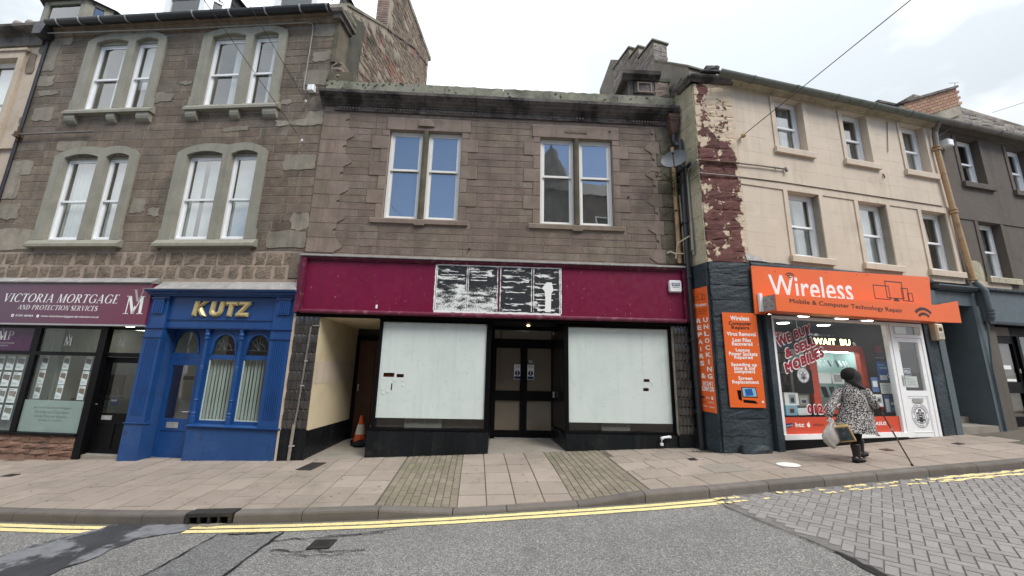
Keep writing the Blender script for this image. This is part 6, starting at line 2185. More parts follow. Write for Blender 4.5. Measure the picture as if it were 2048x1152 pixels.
# window wall
F = MB()
F.box(-8.2, -4.36, -.03, .06, -.035, .045).box(-6.20, -6.03, -.03, .06, .045, .622).box(-6.16, -6.02, -.03, .06, -1.66, -.035).box(-4.53, -4.36, -.04, .08, -2.15, .622)
F.box(-8.2, -6.21, -.03, .06, .56, .622).box(-6.02, -4.54, -.03, .06, .56, .622).box(-4.355, -3.39, .03, .16, -.04, .05).box(-4.355, -3.39, .03, .16, .56, .622).box(-8.2, -4.53, -.07, .06, -1.71, -1.665)
F.box(-3.47, -3.385, -.02, .20, -2.15, .56)
vf = F.build('window_frame', M['black'], VS)
MB().poly([(-8.2, 0, -1.66), (-6.16, 0, -1.66), (-6.16, 0, -.04), (-8.2, 0, -.04)]).build('pane', M['glass_shop'], vf)
MB().poly([(-6.02, 0, -1.66), (-4.53, 0, -1.66), (-4.53, 0, -.04), (-6.02, 0, -.04)]).build('pane', M['glass_shop'], vf)
MB().poly([(-6.02, 0, .046), (-4.54, 0, .046), (-4.54, 0, .56), (-6.02, 0, .56)]).build('pane', M['glass_shop'], vf)
MB().poly([(-4.355, .09, .05), (-3.47, .09, .05), (-3.47, .09, .56), (-4.355, .09, .56)]).build('pane', M['glass_shop'], vf)
# purple film light
pf = MB().box(-8.2, -6.21, -.006, .004, .046, .56).build('purple_film', M['plum_d'], VS)
monogram(pf, -7.13, -6.90, .285, .56, -.0075)
m = MB()
for q in roman('P')[0]:
    m.poly([(-6.88 + a * .25, -.0075, .29 + b * .2) for a, b in q])
m.build('monogram_p', M['grey_ink'], pf)
text(pf, 'VICTORIA MORTGAGE', (-7.25, -6.66, .20, .232), -.0075, 'grey_ink', .01)
text(pf, 'PROPERTY', (-7.13, -6.80, .135, .17), -.0075, 'grey_ink', .01)
monogram(VS, -5.42, -5.22, .185, .455, -.004, 'grey_ink')
monogram(VS, -4.24, -4.03, .185, .455, .086, 'grey_ink')
# frosted lower film with faint grey words
fm = mat('frosted_film', (.30, .37, .35), .35, .12, 1.5, .03, 80, stains=[((.42, .50, .48), 1.4, .52, .2, .6)])
ff = MB().box(-6.02, -4.53, .004, .008, -1.66, -1.0).build('frosted_film', fm, VS)
M['frost_ink'] = mat('dim_green_grey_ink', (.16, .19, .18), .6, .1, 3, 0)
for i, (w_, s) in enumerate(((1.0, 'Buy to let Residential Mortgages'), (.92, 'Life Cover and Critical Illness'), (.86, 'Income Protection Insurance'), (.62, 'Building & Contents'))):
    text(ff, s, (-5.25 - w_ * .45 - .05, -5.25 + w_ * .45 - .05, -1.19 - .085 * i, -1.13 - .085 * i), .0025, 'frost_ink', 0.0, .2)
# property cards on hanging wires
card_pic = mat('property_photo', None, .4, .3, 22, .3, 90, cols=[(.16, .12, .10), (.22, .14, .11), (.14, .16, .15), (.30, .26, .22)])
card_blue = mat('photo_sky', (.35, .45, .55), .5, .2, 6, 0)
card_white = mat('white_card', (.80, .84, .86), .4, .03, 3, 0)  # plain white card stock
def cards(u, zs, y, label, grp, w_=.155, h_=.30):
    o = thing('property_card_column', label, 'window display', OL, AL, grp)
    for z in zs:
        c = MB().box(u, u + w_, y, y + .006, z, z + h_).build('card', card_white, o)
        MB().poly([(u + .012, y - .001, z + h_ * .52), (u + w_ - .012, y - .001, z + h_ * .40), (u + w_ - .012, y - .001, z + h_ * .80), (u + .012, y - .001, z + h_ * .84)]).build('photo', card_pic, c)
        MB().box(u + .012, u + w_ * .55, y - .002, y - .0005, z + h_ * .90, z + h_ * .94).box(u + .02, u + w_ * .6, y - .002, y - .0005, z + h_ * .22, z + h_ * .25).box(u + .02, u + w_ * .75, y - .002, y - .0005, z + h_ * .15, z + h_ * .175).build('print_line', M['grey_ink'], c)
    MB().tube([(u - .008, y, -1.6), (u - .008, y, .55)], .0025, 5).tube([(u + w_ + .008, y, -1.6), (u + w_ + .008, y, .55)], .0025, 5).build('wire', M['cable'], o)
Gd = 'columns of property cards hung in the broker window'
Z3 = (-.345, -.668, -.985)
cards(-5.99, Z3, .10, 'column of three property cards nearest the window mullion, left of three', Gd)
cards(-5.455, Z3, .10, 'middle column of three hanging property cards above the frosted film', Gd)
cards(-4.91, (-.345, -.672, -.99), .10, 'column of three property cards closest to the black door', Gd)
Z4 = (-.385, -.742, -1.095, -1.455)
cards(-6.62, Z4, .10, 'right hand column of four property cards in the window cut by the photo edge', Gd, .2, .31)
cards(-6.88, Z4, .10, 'second column of four property cards in the far left window', Gd, .19, .31)
cards(-7.14, Z4, .10, 'column of four property cards cut by the left photo edge', Gd, .19, .31)
# office behind the glass
M['office_lamp'] = emit('office_lamp', (1, .93, .8), 5)
M['office'] = mat('office_wall', (.42, .44, .40), .9, .1, 1, .05, 20)
m = MB().box(-13, -3.4, 2.8, 2.82, -1.9, .9).box(-13, -3.4, .2, 2.8, .70, .74).box(-13, -3.4, .2, 2.8, -1.95, -1.90).box(-6.3, -6.24, .6, 2.8, -1.9, .7).box(-13.05, -13, -.1, 2.8, -2.6, 1.6)
m.build('office', M['office'], VS)
MB().box(-5.0, -4.45, 2.0, 2.1, -1.9, .05).build('inner_door', M['brown_door'], VS)
MB().box(-6.9, -5.4, 1.0, 1.5, -1.1, -1.05).box(-5.9, -5.3, 1.3, 1.36, -1.0, -.5).build('desk', M['board'], VS)
MB().loft([[(-4.72 + r * cos(2 * pi * k / 14), .7 + r * sin(2 * pi * k / 14), z) for k in range(14)] for r, z in ((.08, .655), (.08, .69))]).build('ceiling_lamp', M['office_lamp'], VS)
for q, y in ((-5.6, 1.7), (-7.3, 1.5), (-3.9, 1.6)):  # unseen lamps deeper in the office, added to brighten it behind the glass
    MB().lathe([(.16, .67), (.18, .698)], (q, y, 0), 12).build('ceiling_lamp', M['office_lamp'], VS)
# black door
d = MB().box(-4.46, -4.28, .10, .15, -2.06, -.05).box(-3.55, -3.475, .10, .15, -2.06, -.05).box(-4.28, -3.55, .10, .15, -.17, -.05).box(-4.28, -3.55, .10, .15, -1.46, -1.24).box(-4.28, -3.55, .115, .14, -2.06, -1.46)
d.box(-4.28, -3.55, .10, .1145, -2.06, -1.97).box(-3.95, -3.86, .10, .1145, -1.97, -1.46)
do = d.build('door', M['black'], VS)
MB().poly([(-4.28, .13, -1.24), (-3.55, .13, -1.24), (-3.55, .13, -.17), (-4.28, .13, -.17)]).build('pane', M['glass_dark'], do)
MB().box(-4.20, -3.96, .09, .099, -1.375, -1.285).build('letter_plate', M['galv'], do)
MB().box(-4.415, -4.385, .085, .099, -1.16, -.98).tube([(-4.40, .06, -1.06), (-4.33, .055, -1.055)], .011, 8).tube([(-4.40, .098, -1.06), (-4.40, .06, -1.06)], .010, 8).tube([(-4.40, .098, -.87), (-4.40, .08, -.87)], .022, 10).build('handle', M['galv'], do)
osn = thing('open_sign', 'small round dark open sign hanging on a string behind the black door glass', 'sign', OL, AL)
MB().loft([[(-4.06 + .10 * cos(2 * pi * k / 20), y, -.99 + .10 * sin(2 * pi * k / 20)) for k in range(20)] for y in (.15, .156)]).build('disc', M['navy_ink'], osn)
text(osn, 'open', (-4.13, -3.99, -1.01, -.96), .1485, 'lettering_w', .03)
MB().tube([(-4.12, .153, -.91), (-4.05, .15, -.72), (-3.99, .153, -.91)], .003, 5).build('string', M['cable'], osn)
MB().box(-4.53, -3.39, .0, .5, -2.3, -2.075).build('doorstep', M['concrete'], VS)
MB().box(-4.47, -3.47, .09, .16, -2.074, -2.06).build('threshold', M['galv'], VS)
# sandstone base
z = -2.36
k = 0
MB().box(-13.0, -4.54, .0, .2, -2.7, -1.715).build('base_wall', M['mortar_c'], VS)
for z0, z1 in ((-2.45, -2.12), (-2.115, -1.995), (-1.99, -1.87), (-1.865, -1.72)):
    x = -9.2 + .17 * (k % 2)
    while x < -4.55:
        l = min(rnd.uniform(.38, .62), -4.54 - x)
        if l > .05:
            MB().rough(x + .004, x + l - .004, z0 + .004, z1 - .004, -.035, 0, .014, 3).build('base_stone', M['sandbrick'], VS)
        x += l
    k += 1

# ================================================================== BLUE BARBER SHOP
KS = thing('blue_shopfront', 'royal blue timber shop front with gilt letters, arched lights and fluted pilasters', 'shop front', OL, AL)
KXL, KXR = -3.375, .035
# lead apron and cornice
for a, b in ((-3.27, -1.62), (-1.61, .04)):
    MB().faces([(a, -.24, 1.455), (b, -.24, 1.455), (b, -.02, 1.66), (a, -.02, 1.66), (a, -.24, 1.44), (b, -.24, 1.44), (b, -.02, 1.44), (a, -.02, 1.44)], [(0, 1, 2, 3), (4, 5, 1, 0), (5, 6, 2, 1), (7, 4, 0, 3), (4, 7, 6, 5)]).build('lead_apron', M['lead'], KS)
MB().extrude_x([(0, 1.31), (-.13, 1.31), (-.14, 1.335), (-.17, 1.345), (-.19, 1.38), (-.25, 1.40), (-.27, 1.425), (-.27, 1.438), (0, 1.438)], -3.44, .05).build('cornice', M['blue'], KS)
MB().box(-3.47, .05, -.275, -.24, 1.441, 1.454).build('lead_edge', M['lead'], KS)
fbk = MB().box(-3.09, -.44, -.06, .04, .60, 1.305).build('fascia', M['blue'], KS)
MB().box(-3.05, -.47, -.078, -.061, .795, .815).box(-3.0, -.60, -.068, -.061, .62, .625).box(-2.98, -.62, -.066, -.061, .76, .764).build('fascia_bead', M['blue'], fbk)
# pilasters
def pilaster(x0, x1, zb, grooves, label):
    p = MB().box(x0, x1, -.12, .0, zb, .60).box(x0, x1, -.11, .0, .60, 1.305)
    p.extrude_x([(0, .585), (-.125, .585), (-.15, .60), (-.15, .615), (0, .615)], x0 - .01, x1 + .01)
    p.extrude_x([(0, .385), (-.125, .385), (-.145, .395), (-.145, .41), (0, .41)], x0 - .005, x1 + .005)
    po = p.build('pilaster', M['blue'], KS, label)
    w_ = x1 - x0
    m = MB()
    for g_ in range(7):
        a = x0 + w_ * (.17 + .66 * g_ / 7)
        m.box(a, a + w_ * .052, -.132, -.1205, grooves, .35)
    m.box(x0 + w_ * .2, x0 + w_ * .8, -.145, -.111, .92, 1.22)
    for g_ in range(5):
        a = x0 + w_ * (.27 + .46 * g_ / 5)
        m.box(a, a + w_ * .05, -.156, -.1455, .95, 1.19)
    m.extrude_x([(0, 1.22), (-.15, 1.222), (-.17, 1.25), (-.17, 1.265), (0, 1.27)], x0 + w_ * .12, x0 + w_ * .88)
    m.build('fluting', M['blue'], po)
    return po
pl_ = pilaster(KXL, -2.955, -2.4, -1.22, None)
MB().extrude_x([(0, -1.40), (-.125, -1.40), (-.155, -1.385), (-.155, -1.375), (0, -1.37)], KXL - .02, -2.93).box(KXL - .005, -2.95, -.13, -.0, -2.4, -1.402).build('pedestal', M['blue_d'], pl_)
pr_ = pilaster(-.455, .0, -1.375, -1.22, None)
MB().box(-.0, .035, -.11, .0, -2.2, 1.305).build('side_strip', M['blue_d'], KS)
# stall riser and sill
MB().box(-1.985, .03, -.10, .1, -2.3, -1.415).build('stall_riser', M['blue_d'], KS)
MB().extrude_x([(.06, -1.412), (-.115, -1.412), (-.15, -1.40), (-.15, -1.385), (-.05, -1.368), (.06, -1.362)], -2.0, .045).build('sill', M['blue'], KS)
# frame with three arched lights
yA = .03
def arched_light(x0, x1, z0, zt, xa, xb, za, zb, yy, name='arched_light'):
    """panel x0..x1, z0..zt with an arched opening xa..xb, za..zb"""
    n = 12
    s = [(xa + (xb - xa) * i / n, za + (zb - za) * (1 - abs(2 * i / n - 1) ** 2.4) ** .5) for i in range(n + 1)]
    m = MB()
    top = [(x0, zt)] + [(s[i][0], zt) for i in range(1, n)] + [(x1, zt)]
    m.strip(s, top, yy, yy + .05)
    m.prism([(x0, z0), (x1, z0), (x1, za), (x0, za)], yy, yy + .05)
    m.prism([(x0, za), (xa, za), (x0, zt)], yy, yy + .05).prism([(xb, za), (x1, za), (x1, zt)], yy, yy + .05)
    o = m.build(name, M['blue'], KS)
    # moulded archivolt
    a = MB()
    cx = (xa + xb) / 2
    s2 = [(cx + (x - cx) * 1.13, za + (z - za) * 1.10) for x, z in s]
    a.strip(s, s2, yy - .018, yy)
    a.build('archivolt', M['blue'], o)
    g_ = MB()
    g_.poly([(x, yy + .03, z) for x, z in s])
    g_.build('pane', M['glass_dark'], o)
    l = MB()
    for t in (40, 65, 90, 115, 140):
        l.tube([(cx, yy + .026, za + .1), (cx + (xb - xa) * .5 * cos(radians(t)), yy + .026, za + .1 + (zb - za) * .8 * sin(radians(t)))], .003, 4)
    l.tube([(xa, yy + .026, za + .1), (xb, yy + .026, za + .1)], .004, 4)
    l.tube([(cx + (xb - xa) * .25 * cos(radians(t)), yy + .026, za + .1 + (zb - za) * .35 * sin(radians(t))) for t in range(0, 181, 20)], .004, 4)
    l.build('leading', M['basepaint_l'], o)
    return o
arched_light(-1.94, -1.23, -.045, .60, -1.86, -1.30, .055, .49, yA)
arched_light(-1.15, -.455, -.045, .60, -1.07, -.53, .055, .49, yA)
arched_light(-2.95, -2.03, -.05, .60, -2.94, -2.33, .08, .56, .18)
for x0, x1 in ((-1.94, -1.23), (-1.15, -.455)):
    w_ = MB().box(x0, x0 + .055, yA, yA + .05, -1.36, -.046).box(x1 - .055, x1, yA, yA + .05, -1.36, -.046).box(x0 + .055, x1 - .055, yA, yA + .05, -1.36, -1.30).build('window', M['blue'], KS)
    MB().box(x0 + .056, x0 + .075, yA + .01, yA + .03, -1.30, -.05).box(x0 + .075, x1 - .056, yA + .01, yA + .03, -1.30, -1.285).build('putty_line', M['blind'], w_)
    MB().poly([(x0 + .055, yA + .025, -1.30), (x1 - .055, yA + .025, -1.30), (x1 - .055, yA + .025, -.046), (x0 + .055, yA + .025, -.046)]).build('pane', M['glass'], w_)
    vb = MB()
    nb = 9
    for i in range(nb):
        cx = x0 - .02 + (x1 - x0 + .02) * i / nb
        t = .018 if i % 3 else .012
        vb.faces([(cx - t, yA + .08, -1.31), (cx + t, yA + .11, -1.31), (cx + t, yA + .11, .0), (cx - t, yA + .08, .0)], [(0, 1, 2, 3)])
    vb.build('vertical_blind', M['blind'], w_)
# turned colonnettes
for cx in (-1.985, -1.19):
    pf_ = [(.05, -1.365), (.05, -1.20), (.042, -1.19), (.052, -1.17), (.052, -1.15), (.036, -1.13), (.030, -.92), (.036, -.90), (.046, -.885), (.036, -.87), (.040, -.5), (.040, -.26), (.046, -.25), (.040, -.24), (.046, -.22), (.040, -.20), (.046, -.19), (.040, -.18), (.034, .30), (.034, .36), (.05, .38), (.052, .41), (.036, .43), (.050, .46), (.054, .49), (.04, .515), (.045, .54), (.045, .60)]
    MB().lathe(pf_, (cx, -.01, 0), 14).build('colonnette', M['blue'], KS, smooth=False)
    MB().box(cx - .05, cx + .045, .0, .09, -1.36, .60).build('mullion', M['blue'], KS)
# door recess
m = MB(); vquad(m, (-2.956, -.0), (-2.956, .25), -2.4, .60); vquad(m, (-2.03, .05), (-2.2, .25), -2.3, .60)
m.poly([(-2.956, -.06, .598), (-2.03, -.06, .598), (-2.03, .25, .598), (-2.956, .25, .598)])
m.build('door_reveal', M['blue_d'], KS)
d = MB().box(-2.95, -2.86, .18, .23, -2.10, -.055).box(-2.29, -2.19, .18, .23, -2.10, -.055).box(-2.86, -2.29, .18, .23, -.19, -.055).box(-2.86, -2.29, .18, .23, -1.56, -1.32).box(-2.86, -2.29, .195, .22, -2.10, -1.56).box(-2.86, -2.29, .18, .194, -2.10, -1.93)
do = d.build('door', M['blue'], KS)
MB().poly([(-2.86, .205, -1.32), (-2.29, .205, -1.32), (-2.29, .205, -.19), (-2.86, .205, -.19)]).build('pane', M['glass'], do)
MB().box(-2.74, -2.47, .172, .179, -1.505, -1.385).build('letter_plate', M['galv'], do)
MB().tube([(-2.245, .18, -1.16), (-2.245, .13, -1.16), (-2.38, .125, -1.165)], .012, 8).build('handle', M['galv'], do)
MB().box(-2.956, -2.03, .02, .28, -2.4, -2.125).build('doorstep', M['concrete'], KS)
MB().box(-2.95, -2.19, .16, .24, -2.124, -2.10).build('threshold', M['galv'], KS)
M['terracotta'] = mat('terracotta_wall', (.30, .09, .06), .9, .15, 2, .05, 30)
MB().box(-3.3, -.05, 2.4, 2.42, -2.2, .8).box(-3.3, -.05, .3, 2.4, .66, .70).box(-3.3, -.05, .3, 2.4, -2.25, -2.2).build('room', M['room_l'], KS)
MB().box(-2.55, -2.05, 1.2, 1.25, -2.2, .7).build('inner_wall', M['terracotta'], KS)
MB().box(-2.9, -2.62, .5, .52, -.52, -.44).build('inner_sign', M['black'], KS)
# gilt block letters with bevelled faces
def bevel_letter(polys, par, y0=-.06, y1=-.115, ins=.026):
    m = MB()
    for P in polys:
        n = len(P)
        # inset towards the stroke's middle line
        c = (sum(p[0] for p in P) / n, sum(p[1] for p in P) / n)
        inner = []
        for i in range(n):
            a, b, d_ = Vector(P[i - 1]), Vector(P[i]), Vector(P[(i + 1) % n])
            e1, e2 = (b - a).normalized(), (d_ - b).normalized()
            n1, n2 = Vector((-e1.y, e1.x)), Vector((-e2.y, e2.x))
            bis = (n1 + n2)
            bis = bis / max(.35, bis.dot(n1)) if bis.length > 1e-4 else n1
            inner.append(b + bis * ins)
        base = [(p[0], y0, p[1]) for p in P] + [(p[0], y0 - .03, p[1]) for p in P] + [(q.x, y1 - .012, q.y) for q in inner]
        fs = [tuple(range(2 * n, 3 * n))]
        for i in range(n):
            j = (i + 1) % n
            fs += [(i, j, n + j, n + i), (n + i, n + j, 2 * n + j, 2 * n + i)]
        m.faces(base, fs)
    return m.build('gilt_letter', M['gold'], par)
z0, z1 = .872, 1.208
h = z1 - z0
sk = .045
def SH(P):
    return [(x + sk * (z - z0) / h, z) for x, z in P]
bevel_letter([SH([(-2.38, z0), (-2.28, z0), (-2.28, z1), (-2.38, z1)]), SH([(-2.275, z0 + h * .42), (-2.165, z0), (-2.04, z0), (-2.20, z0 + h * .60)]), SH([(-2.275, z0 + h * .44), (-2.22, z0 + h * .62), (-2.06, z1), (-2.18, z1), (-2.275, z0 + h * .72)])], KS, ins=.03)
U = [(-1.985, z1), (-1.985, z0 + .10)] + [(-1.985 + .15 * (1 - cos(t)), z0 + .10 - .105 * sin(t)) for t in [pi * k / 8 for k in range(1, 8)]] + [(-1.685, z0 + .10), (-1.685, z1), (-1.785, z1), (-1.785, z0 + .13)] + [(-1.835 + .05 * cos(t), z0 + .13 - .045 * sin(t)) for t in [pi * k / 4 for k in range(1, 4)]] + [(-1.885, z0 + .13), (-1.885, z1)]
bevel_letter([SH(U)], KS, ins=.028)
bevel_letter([SH([(-1.655, z1 - .095), (-1.56, z1 - .095), (-1.56, z0), (-1.46, z0), (-1.46, z1 - .095), (-1.365, z1 - .095), (-1.365, z1), (-1.655, z1)])], KS, ins=.028)
bevel_letter([SH([(-1.36, z0), (-1.075, z0), (-1.075, z0 + .09), (-1.22, z0 + .09), (-1.08, z1 - .07), (-1.08, z1), (-1.345, z1), (-1.345, z1 - .09), (-1.215, z1 - .09), (-1.36, z0 + .07)])], KS, ins=.026)
# ================================================================== ORANGE PHONE SHOP
PS = thing('phone_shopfront', 'phone repair shop front with white plastic frame and lit window full of stock', 'shop front', OR, AR)
yg = .055
fr = MB().box(.43, .50, .0, .10, -1.38, 1.14).box(3.66, 3.745, .0, .10, -1.38, 1.14).box(.50, 3.66, .0, .10, 1.085, 1.14).box(.42, 3.75, -.03, .10, -1.38, -1.285)
wf = fr.build('window_frame', M['upvc'], PS)
MB().poly([(.50, yg, -1.285), (3.66, yg, -1.285), (3.66, yg, 1.085), (.50, yg, 1.085)]).build('pane', M['glass_shop'], wf)
rp = MB().box(.502, 3.658, yg - .005, yg - .002, -1.283, -.955).build('red_film', M['red_panel'], PS)
yv = yg - .006
def sticker(s, q, par=None, y=None, b1=.06, b2=.105):
    y = yv if y is None else y
    text(PS if par is None else par, s, q, y - .001, 'lettering_w', b2, name='lettering_outline')
    c0 = ((q[0][0] + q[1][0] + q[2][0] + q[3][0]) / 4, (q[0][1] + q[1][1] + q[2][1] + q[3][1]) / 4)
    L = Vector((q[1][0] - q[0][0], q[1][1] - q[0][1])).length
    H = Vector((q[3][0] - q[0][0], q[3][1] - q[0][1])).length
    ux = Vector((q[1][0] - q[0][0], q[1][1] - q[0][1])) / L
    uz = Vector((q[3][0] - q[0][0], q[3][1] - q[0][1])) / H
    q2 = []
    for (s_, t_), p in zip(((-1, -1), (1, -1), (1, 1), (-1, 1)), q):
        v = Vector(p) - ux * .018 * s_ - uz * .022 * t_
        q2.append((v.x, v.y))
    text(PS if par is None else par, s, q2, y - .003, 'red_ink', b1)
sticker('WE BUY', [(.584, .445), (1.551, .79), (1.53, 1.035), (.53, .69)])
sticker('& SELL', [(.753, .21), (1.62, .53), (1.596, .777), (.72, .45)])
sticker('MOBILES', [(.718, -.10), (1.82, .29), (1.80, .549), (.672, .154)])
sticker('01241', [(1.127, -.912), (1.82, -.914), (1.82, -.688), (1.14, -.687)])
sticker('230120', [(1.95, -.914), (2.88, -.916), (2.88, -.69), (1.96, -.688)])
# maker names on the red film
yr = yv - .0005
m = MB()
m.poly([(.50 + .125 + .125 * cos(t) * 1.0, yr, -1.115 + .042 * sin(t) + .02 * cos(t)) for t in [2 * pi * k / 24 for k in range(24)]])
m.build('swoosh', M['navy_ink'], rp)
text(rp, 'SAMSUNG', [(.52, -1.145), (.73, -1.115), (.73, -1.095), (.52, -1.125)], yr - .001, 'lettering_w', .02)
text(rp, 'htc', (.80, 1.02, -1.15, -1.06), yr, 'lettering_w', .03)
def apple(par, cx, cz, r, y, mt):
    P = []
    for k in range(40):
        t = 2 * pi * k / 40
        rr = r * (1 - .10 * (cos(2 * t) * .5 + .5)) * (1 - .16 * max(0, sin(t)) ** 12 - .10 * max(0, -sin(t)) ** 14)
        x, z = rr * .92 * cos(t), rr * sin(t)
        if x > 0 and (x - r * .98) ** 2 + (z - r * .15) ** 2 < (r * .42) ** 2:
            x = r * .98 - ((r * .42) ** 2 - (z - r * .15) ** 2) ** .5
        P.append((cx + x, y, cz + z))
    m = MB().poly(P)
    m.poly([(cx + .02 * r, y, cz + r * .98), (cx + .30 * r, y, cz + r * 1.05), (cx + .42 * r, y, cz + r * 1.5), (cx + .12 * r, y, cz + r * 1.36)])
    return m.build('fruit_mark', M[mt], par)
apple(rp, 1.135, -1.112, .048, yr, 'lettering_w')
text(rp, 'XPERIA', (1.24, 1.55, -1.14, -1.09), yr, 'brown_ink', .0)
text(rp, 'ASUS', (2.93, 3.26, -1.14, -1.065), yr, 'lettering_w', .035, .25)
MB().box(3.30, 3.45, yr - .001, yr, -1.16, -1.152).box(3.30, 3.304, yr - .001, yr, -1.15, -1.06).build('print_line', M['brown_ink'], rp)
# round badges
def badge(par, cx, cz, r, y, words=('CRACKED SCREENS', 'REPAIRED HERE'), ry=1.0):
    m = MB().disc(cx, y, cz, r, r * ry, 32)
    bo = m.build('badge', M['lettering_w'], par)
    R_ = MB()
    for p in ringp(cx, cz, (r * .97, r * .97 * ry), (r * .93, r * .93 * ry), 0, 360, 32):
        R_.poly([(a, y - .001, b) for a, b in p])
    for p in ringp(cx, cz, (r * .66, r * .66 * ry), (r * .60, r * .60 * ry), 0, 360, 32):
        R_.poly([(a, y - .001, b) for a, b in p])
    R_.build('badge_ring', M['navy_ink'], bo)
    ph = MB()
    for (a, b, c, d) in ((-.18, .18, -.05, .50), (-.45, -.14, -.42, .25), (.14, .45, -.42, .25), (-.2, .2, -.55, -.1)):
        ph.poly([(cx + x * r, y - .0015 - .0001 * len(ph.f), cz + z * r * ry) for x, z in roundrect(a, b, c, d, .06, 3)])
    ph.build('badge_phones', M['basepaint'], bo)
    sc = MB()
    for (a, b, c, d) in ((-.12, .12, .05, .40), (-.40, -.2, -.3, .15), (.2, .40, -.3, .15)):
        sc.poly([(cx + x * r, y - .0025, cz + z * r * ry) for x, z in ((a, c), (b, c), (b, d), (a, d))])
    sc.build('badge_screens', M['grey_ink'], bo)
    for wd, up in ((words[0], True), (words[1], False)):
        n = len(wd)
        L = MB()
        for i, chx in enumerate(wd):
            if chx == ' ':
                continue
            t = (166 - 152 * i / (n - 1)) if up else (200 + 140 * i / (n - 1))
            v, f = glyph_mesh(chx)
            w_ = max(p[0] for p in v) - min(p[0] for p in v)
            x0 = min(p[0] for p in v)
            s_ = r * .18 / .73
            pts = []
            for p in v:
                lx, lz = (p[0] - x0 - w_ / 2) * s_, p[1] * s_
                rad = r * (.70 if up else .90)
                tt = radians(t)
                if up:
                    ax, az = Vector((sin(tt), -cos(tt))), Vector((cos(tt), sin(tt)))
                else:
                    ax, az = Vector((-sin(tt), cos(tt))), Vector((-cos(tt), -sin(tt)))
                P = Vector((cos(tt), sin(tt))) * rad + ax * lx + az * lz
                pts.append((cx + P.x, y - .002, cz + P.y * ry))
            L.faces(pts, f)
        L.build('badge_lettering', M['navy_ink'], bo)
    return bo
badge(PS, 1.16, -.105, .155, yv - .001)
# door
d = MB().box(3.75, 3.83, -.01, .10, -1.42, 1.14).box(4.68, 4.765, -.01, .10, -1.42, 1.14).box(3.83, 4.68, -.01, .10, 1.07, 1.14).box(3.83, 4.68, -.01, .10, .80, .87)
df = d.build('door_frame', M['upvc'], PS)
MB().poly([(3.83, yg, .87), (4.68, yg, .87), (4.68, yg, 1.07), (3.83, yg, 1.07)]).build('transom_pane', M['glass'], df)
MB().box(4.05, 4.38, yg + .02, yg + .024, .90, 1.06).build('transom_paper', M['lettering_w'], df)
d = MB().box(3.835, 3.94, .0, .06, -1.40, .795).box(4.56, 4.675, .0, .06, -1.40, .795).box(3.94, 4.56, .0, .06, .70, .795).box(3.94, 4.56, .0, .06, -.52, -.40).box(3.94, 4.56, .012, .05, -1.40, -.52)
do = d.build('door', M['upvc'], PS)
MB().box(3.95, 4.55, .004, .0115, -1.30, -1.285).box(3.95, 4.55, .004, .0115, -.56, -.545).box(3.95, 3.965, .004, .0115, -1.285, -.56).box(4.535, 4.55, .004, .0115, -1.285, -.56).build('panel_bead', M['upvc'], do)
MB().poly([(3.94, .035, -.40), (4.56, .035, -.40), (4.56, .035, .70), (3.94, .035, .70)]).build('pane', M['glass'], do)
MB().box(4.08, 4.38, -.006, .003, -.655, -.575).build('letter_plate', M['galv'], do)
MB().box(3.875, 3.905, -.012, -.001, -.30, -.06).tube([(3.89, -.012, -.12), (3.89, -.05, -.12), (4.0, -.05, -.125)], .011, 8).build('handle', M['galv'], do)
badge(do, 4.24, -.94, .265, .0095, ry=1.04)
MB().box(3.75, 4.78, -.06, .12, -1.50, -1.425).build('threshold', M['concrete'], PS)
ys_ = MB().box(3.96, 4.06, .042, .045, .52, .68).build('yellow_sticker', M['wood_y'], do)
op = MB().box(3.955, 4.25, .048, .052, -.07, .10).build('open_plate', M['lettering_w'], do)
MB().box(3.965, 4.24, .0465, .0478, -.06, .09).build('open_face', M['navy_ink'], op)
text(op, 'OPEN', (3.985, 4.22, -.03, .065), .0455, 'lettering_w', .03)
nb = MB().box(4.05, 4.42, .055, .058, -.33, -.08).build('notice_paper', M['lettering_w'], do)
for i in range(4):
    MB().box(4.10, 4.37 - .05 * (i % 2), .053, .0545, -.27 + .035 * i, -.262 + .035 * i).build('text_line', M['grey_ink'], nb)
# --- shop interior
room = MB().box(.40, 5.2, 3.6, 3.65, -1.45, 1.4).box(.38, .40, .12, 3.6, -1.45, 1.4).box(5.2, 5.25, .12, 3.6, -1.45, 1.4).box(.40, 5.2, .12, 3.6, -1.50, -1.45)
M['shop_ceil'] = mat('shop_ceiling', (.16, .155, .15), .8, .1, 2, .05, 20)
M['shop_wall'] = mat('shop_interior', (.07, .06, .055), .9, .2, 2, .1, 20)
room.build('interior', M['shop_wall'], PS)
MB().box(.40, 5.2, .12, 3.6, 1.28, 1.32).build('ceiling', M['shop_ceil'], PS)
lampm = emit('ceiling_led', (1.0, .97, .9), 9)
for u, y in ((.95, .5), (2.27 - .95, 1.9), (2.05, .55), (2.9, 1.9), (3.25, .6), (4.3, 1.9), (4.25, .8), (1.9, 2.9), (3.4, 2.9)):
    MB().lathe([(.13, 1.262), (.15, 1.279)], (u, y, 0), 18).build('ceiling_lamp', lampm, PS)
# stock on hooks along the back and side walls: rows of blister packs
stock = mat('blister_packs', None, .4, .3, 12, .2, 60, cols=[(.05, .05, .06), (.12, .12, .14), (.22, .05, .05), (.05, .09, .2), (.3, .29, .27), (.08, .07, .06), (.14, .09, .07)])
rack = thing('accessory_rack', 'dim racks of phone accessories on the back wall of the lit shop', 'shelf display', OR, AR)
for r in range(7):
    for c in range(26):
        u = .55 + c * .178
        z = .82 - r * .30
        if rnd.random() < .9:
            MB().box(u, u + .13, 2.2 + rnd.uniform(-.03, .03), 2.24, z, z + .24).build('pack', stock, rack)
for r in range(7):
    MB().box(.5, 5.1, 2.26, 2.30, .80 - r * .30, .83 - r * .30).build('rail', M['grey_ink'], rack)
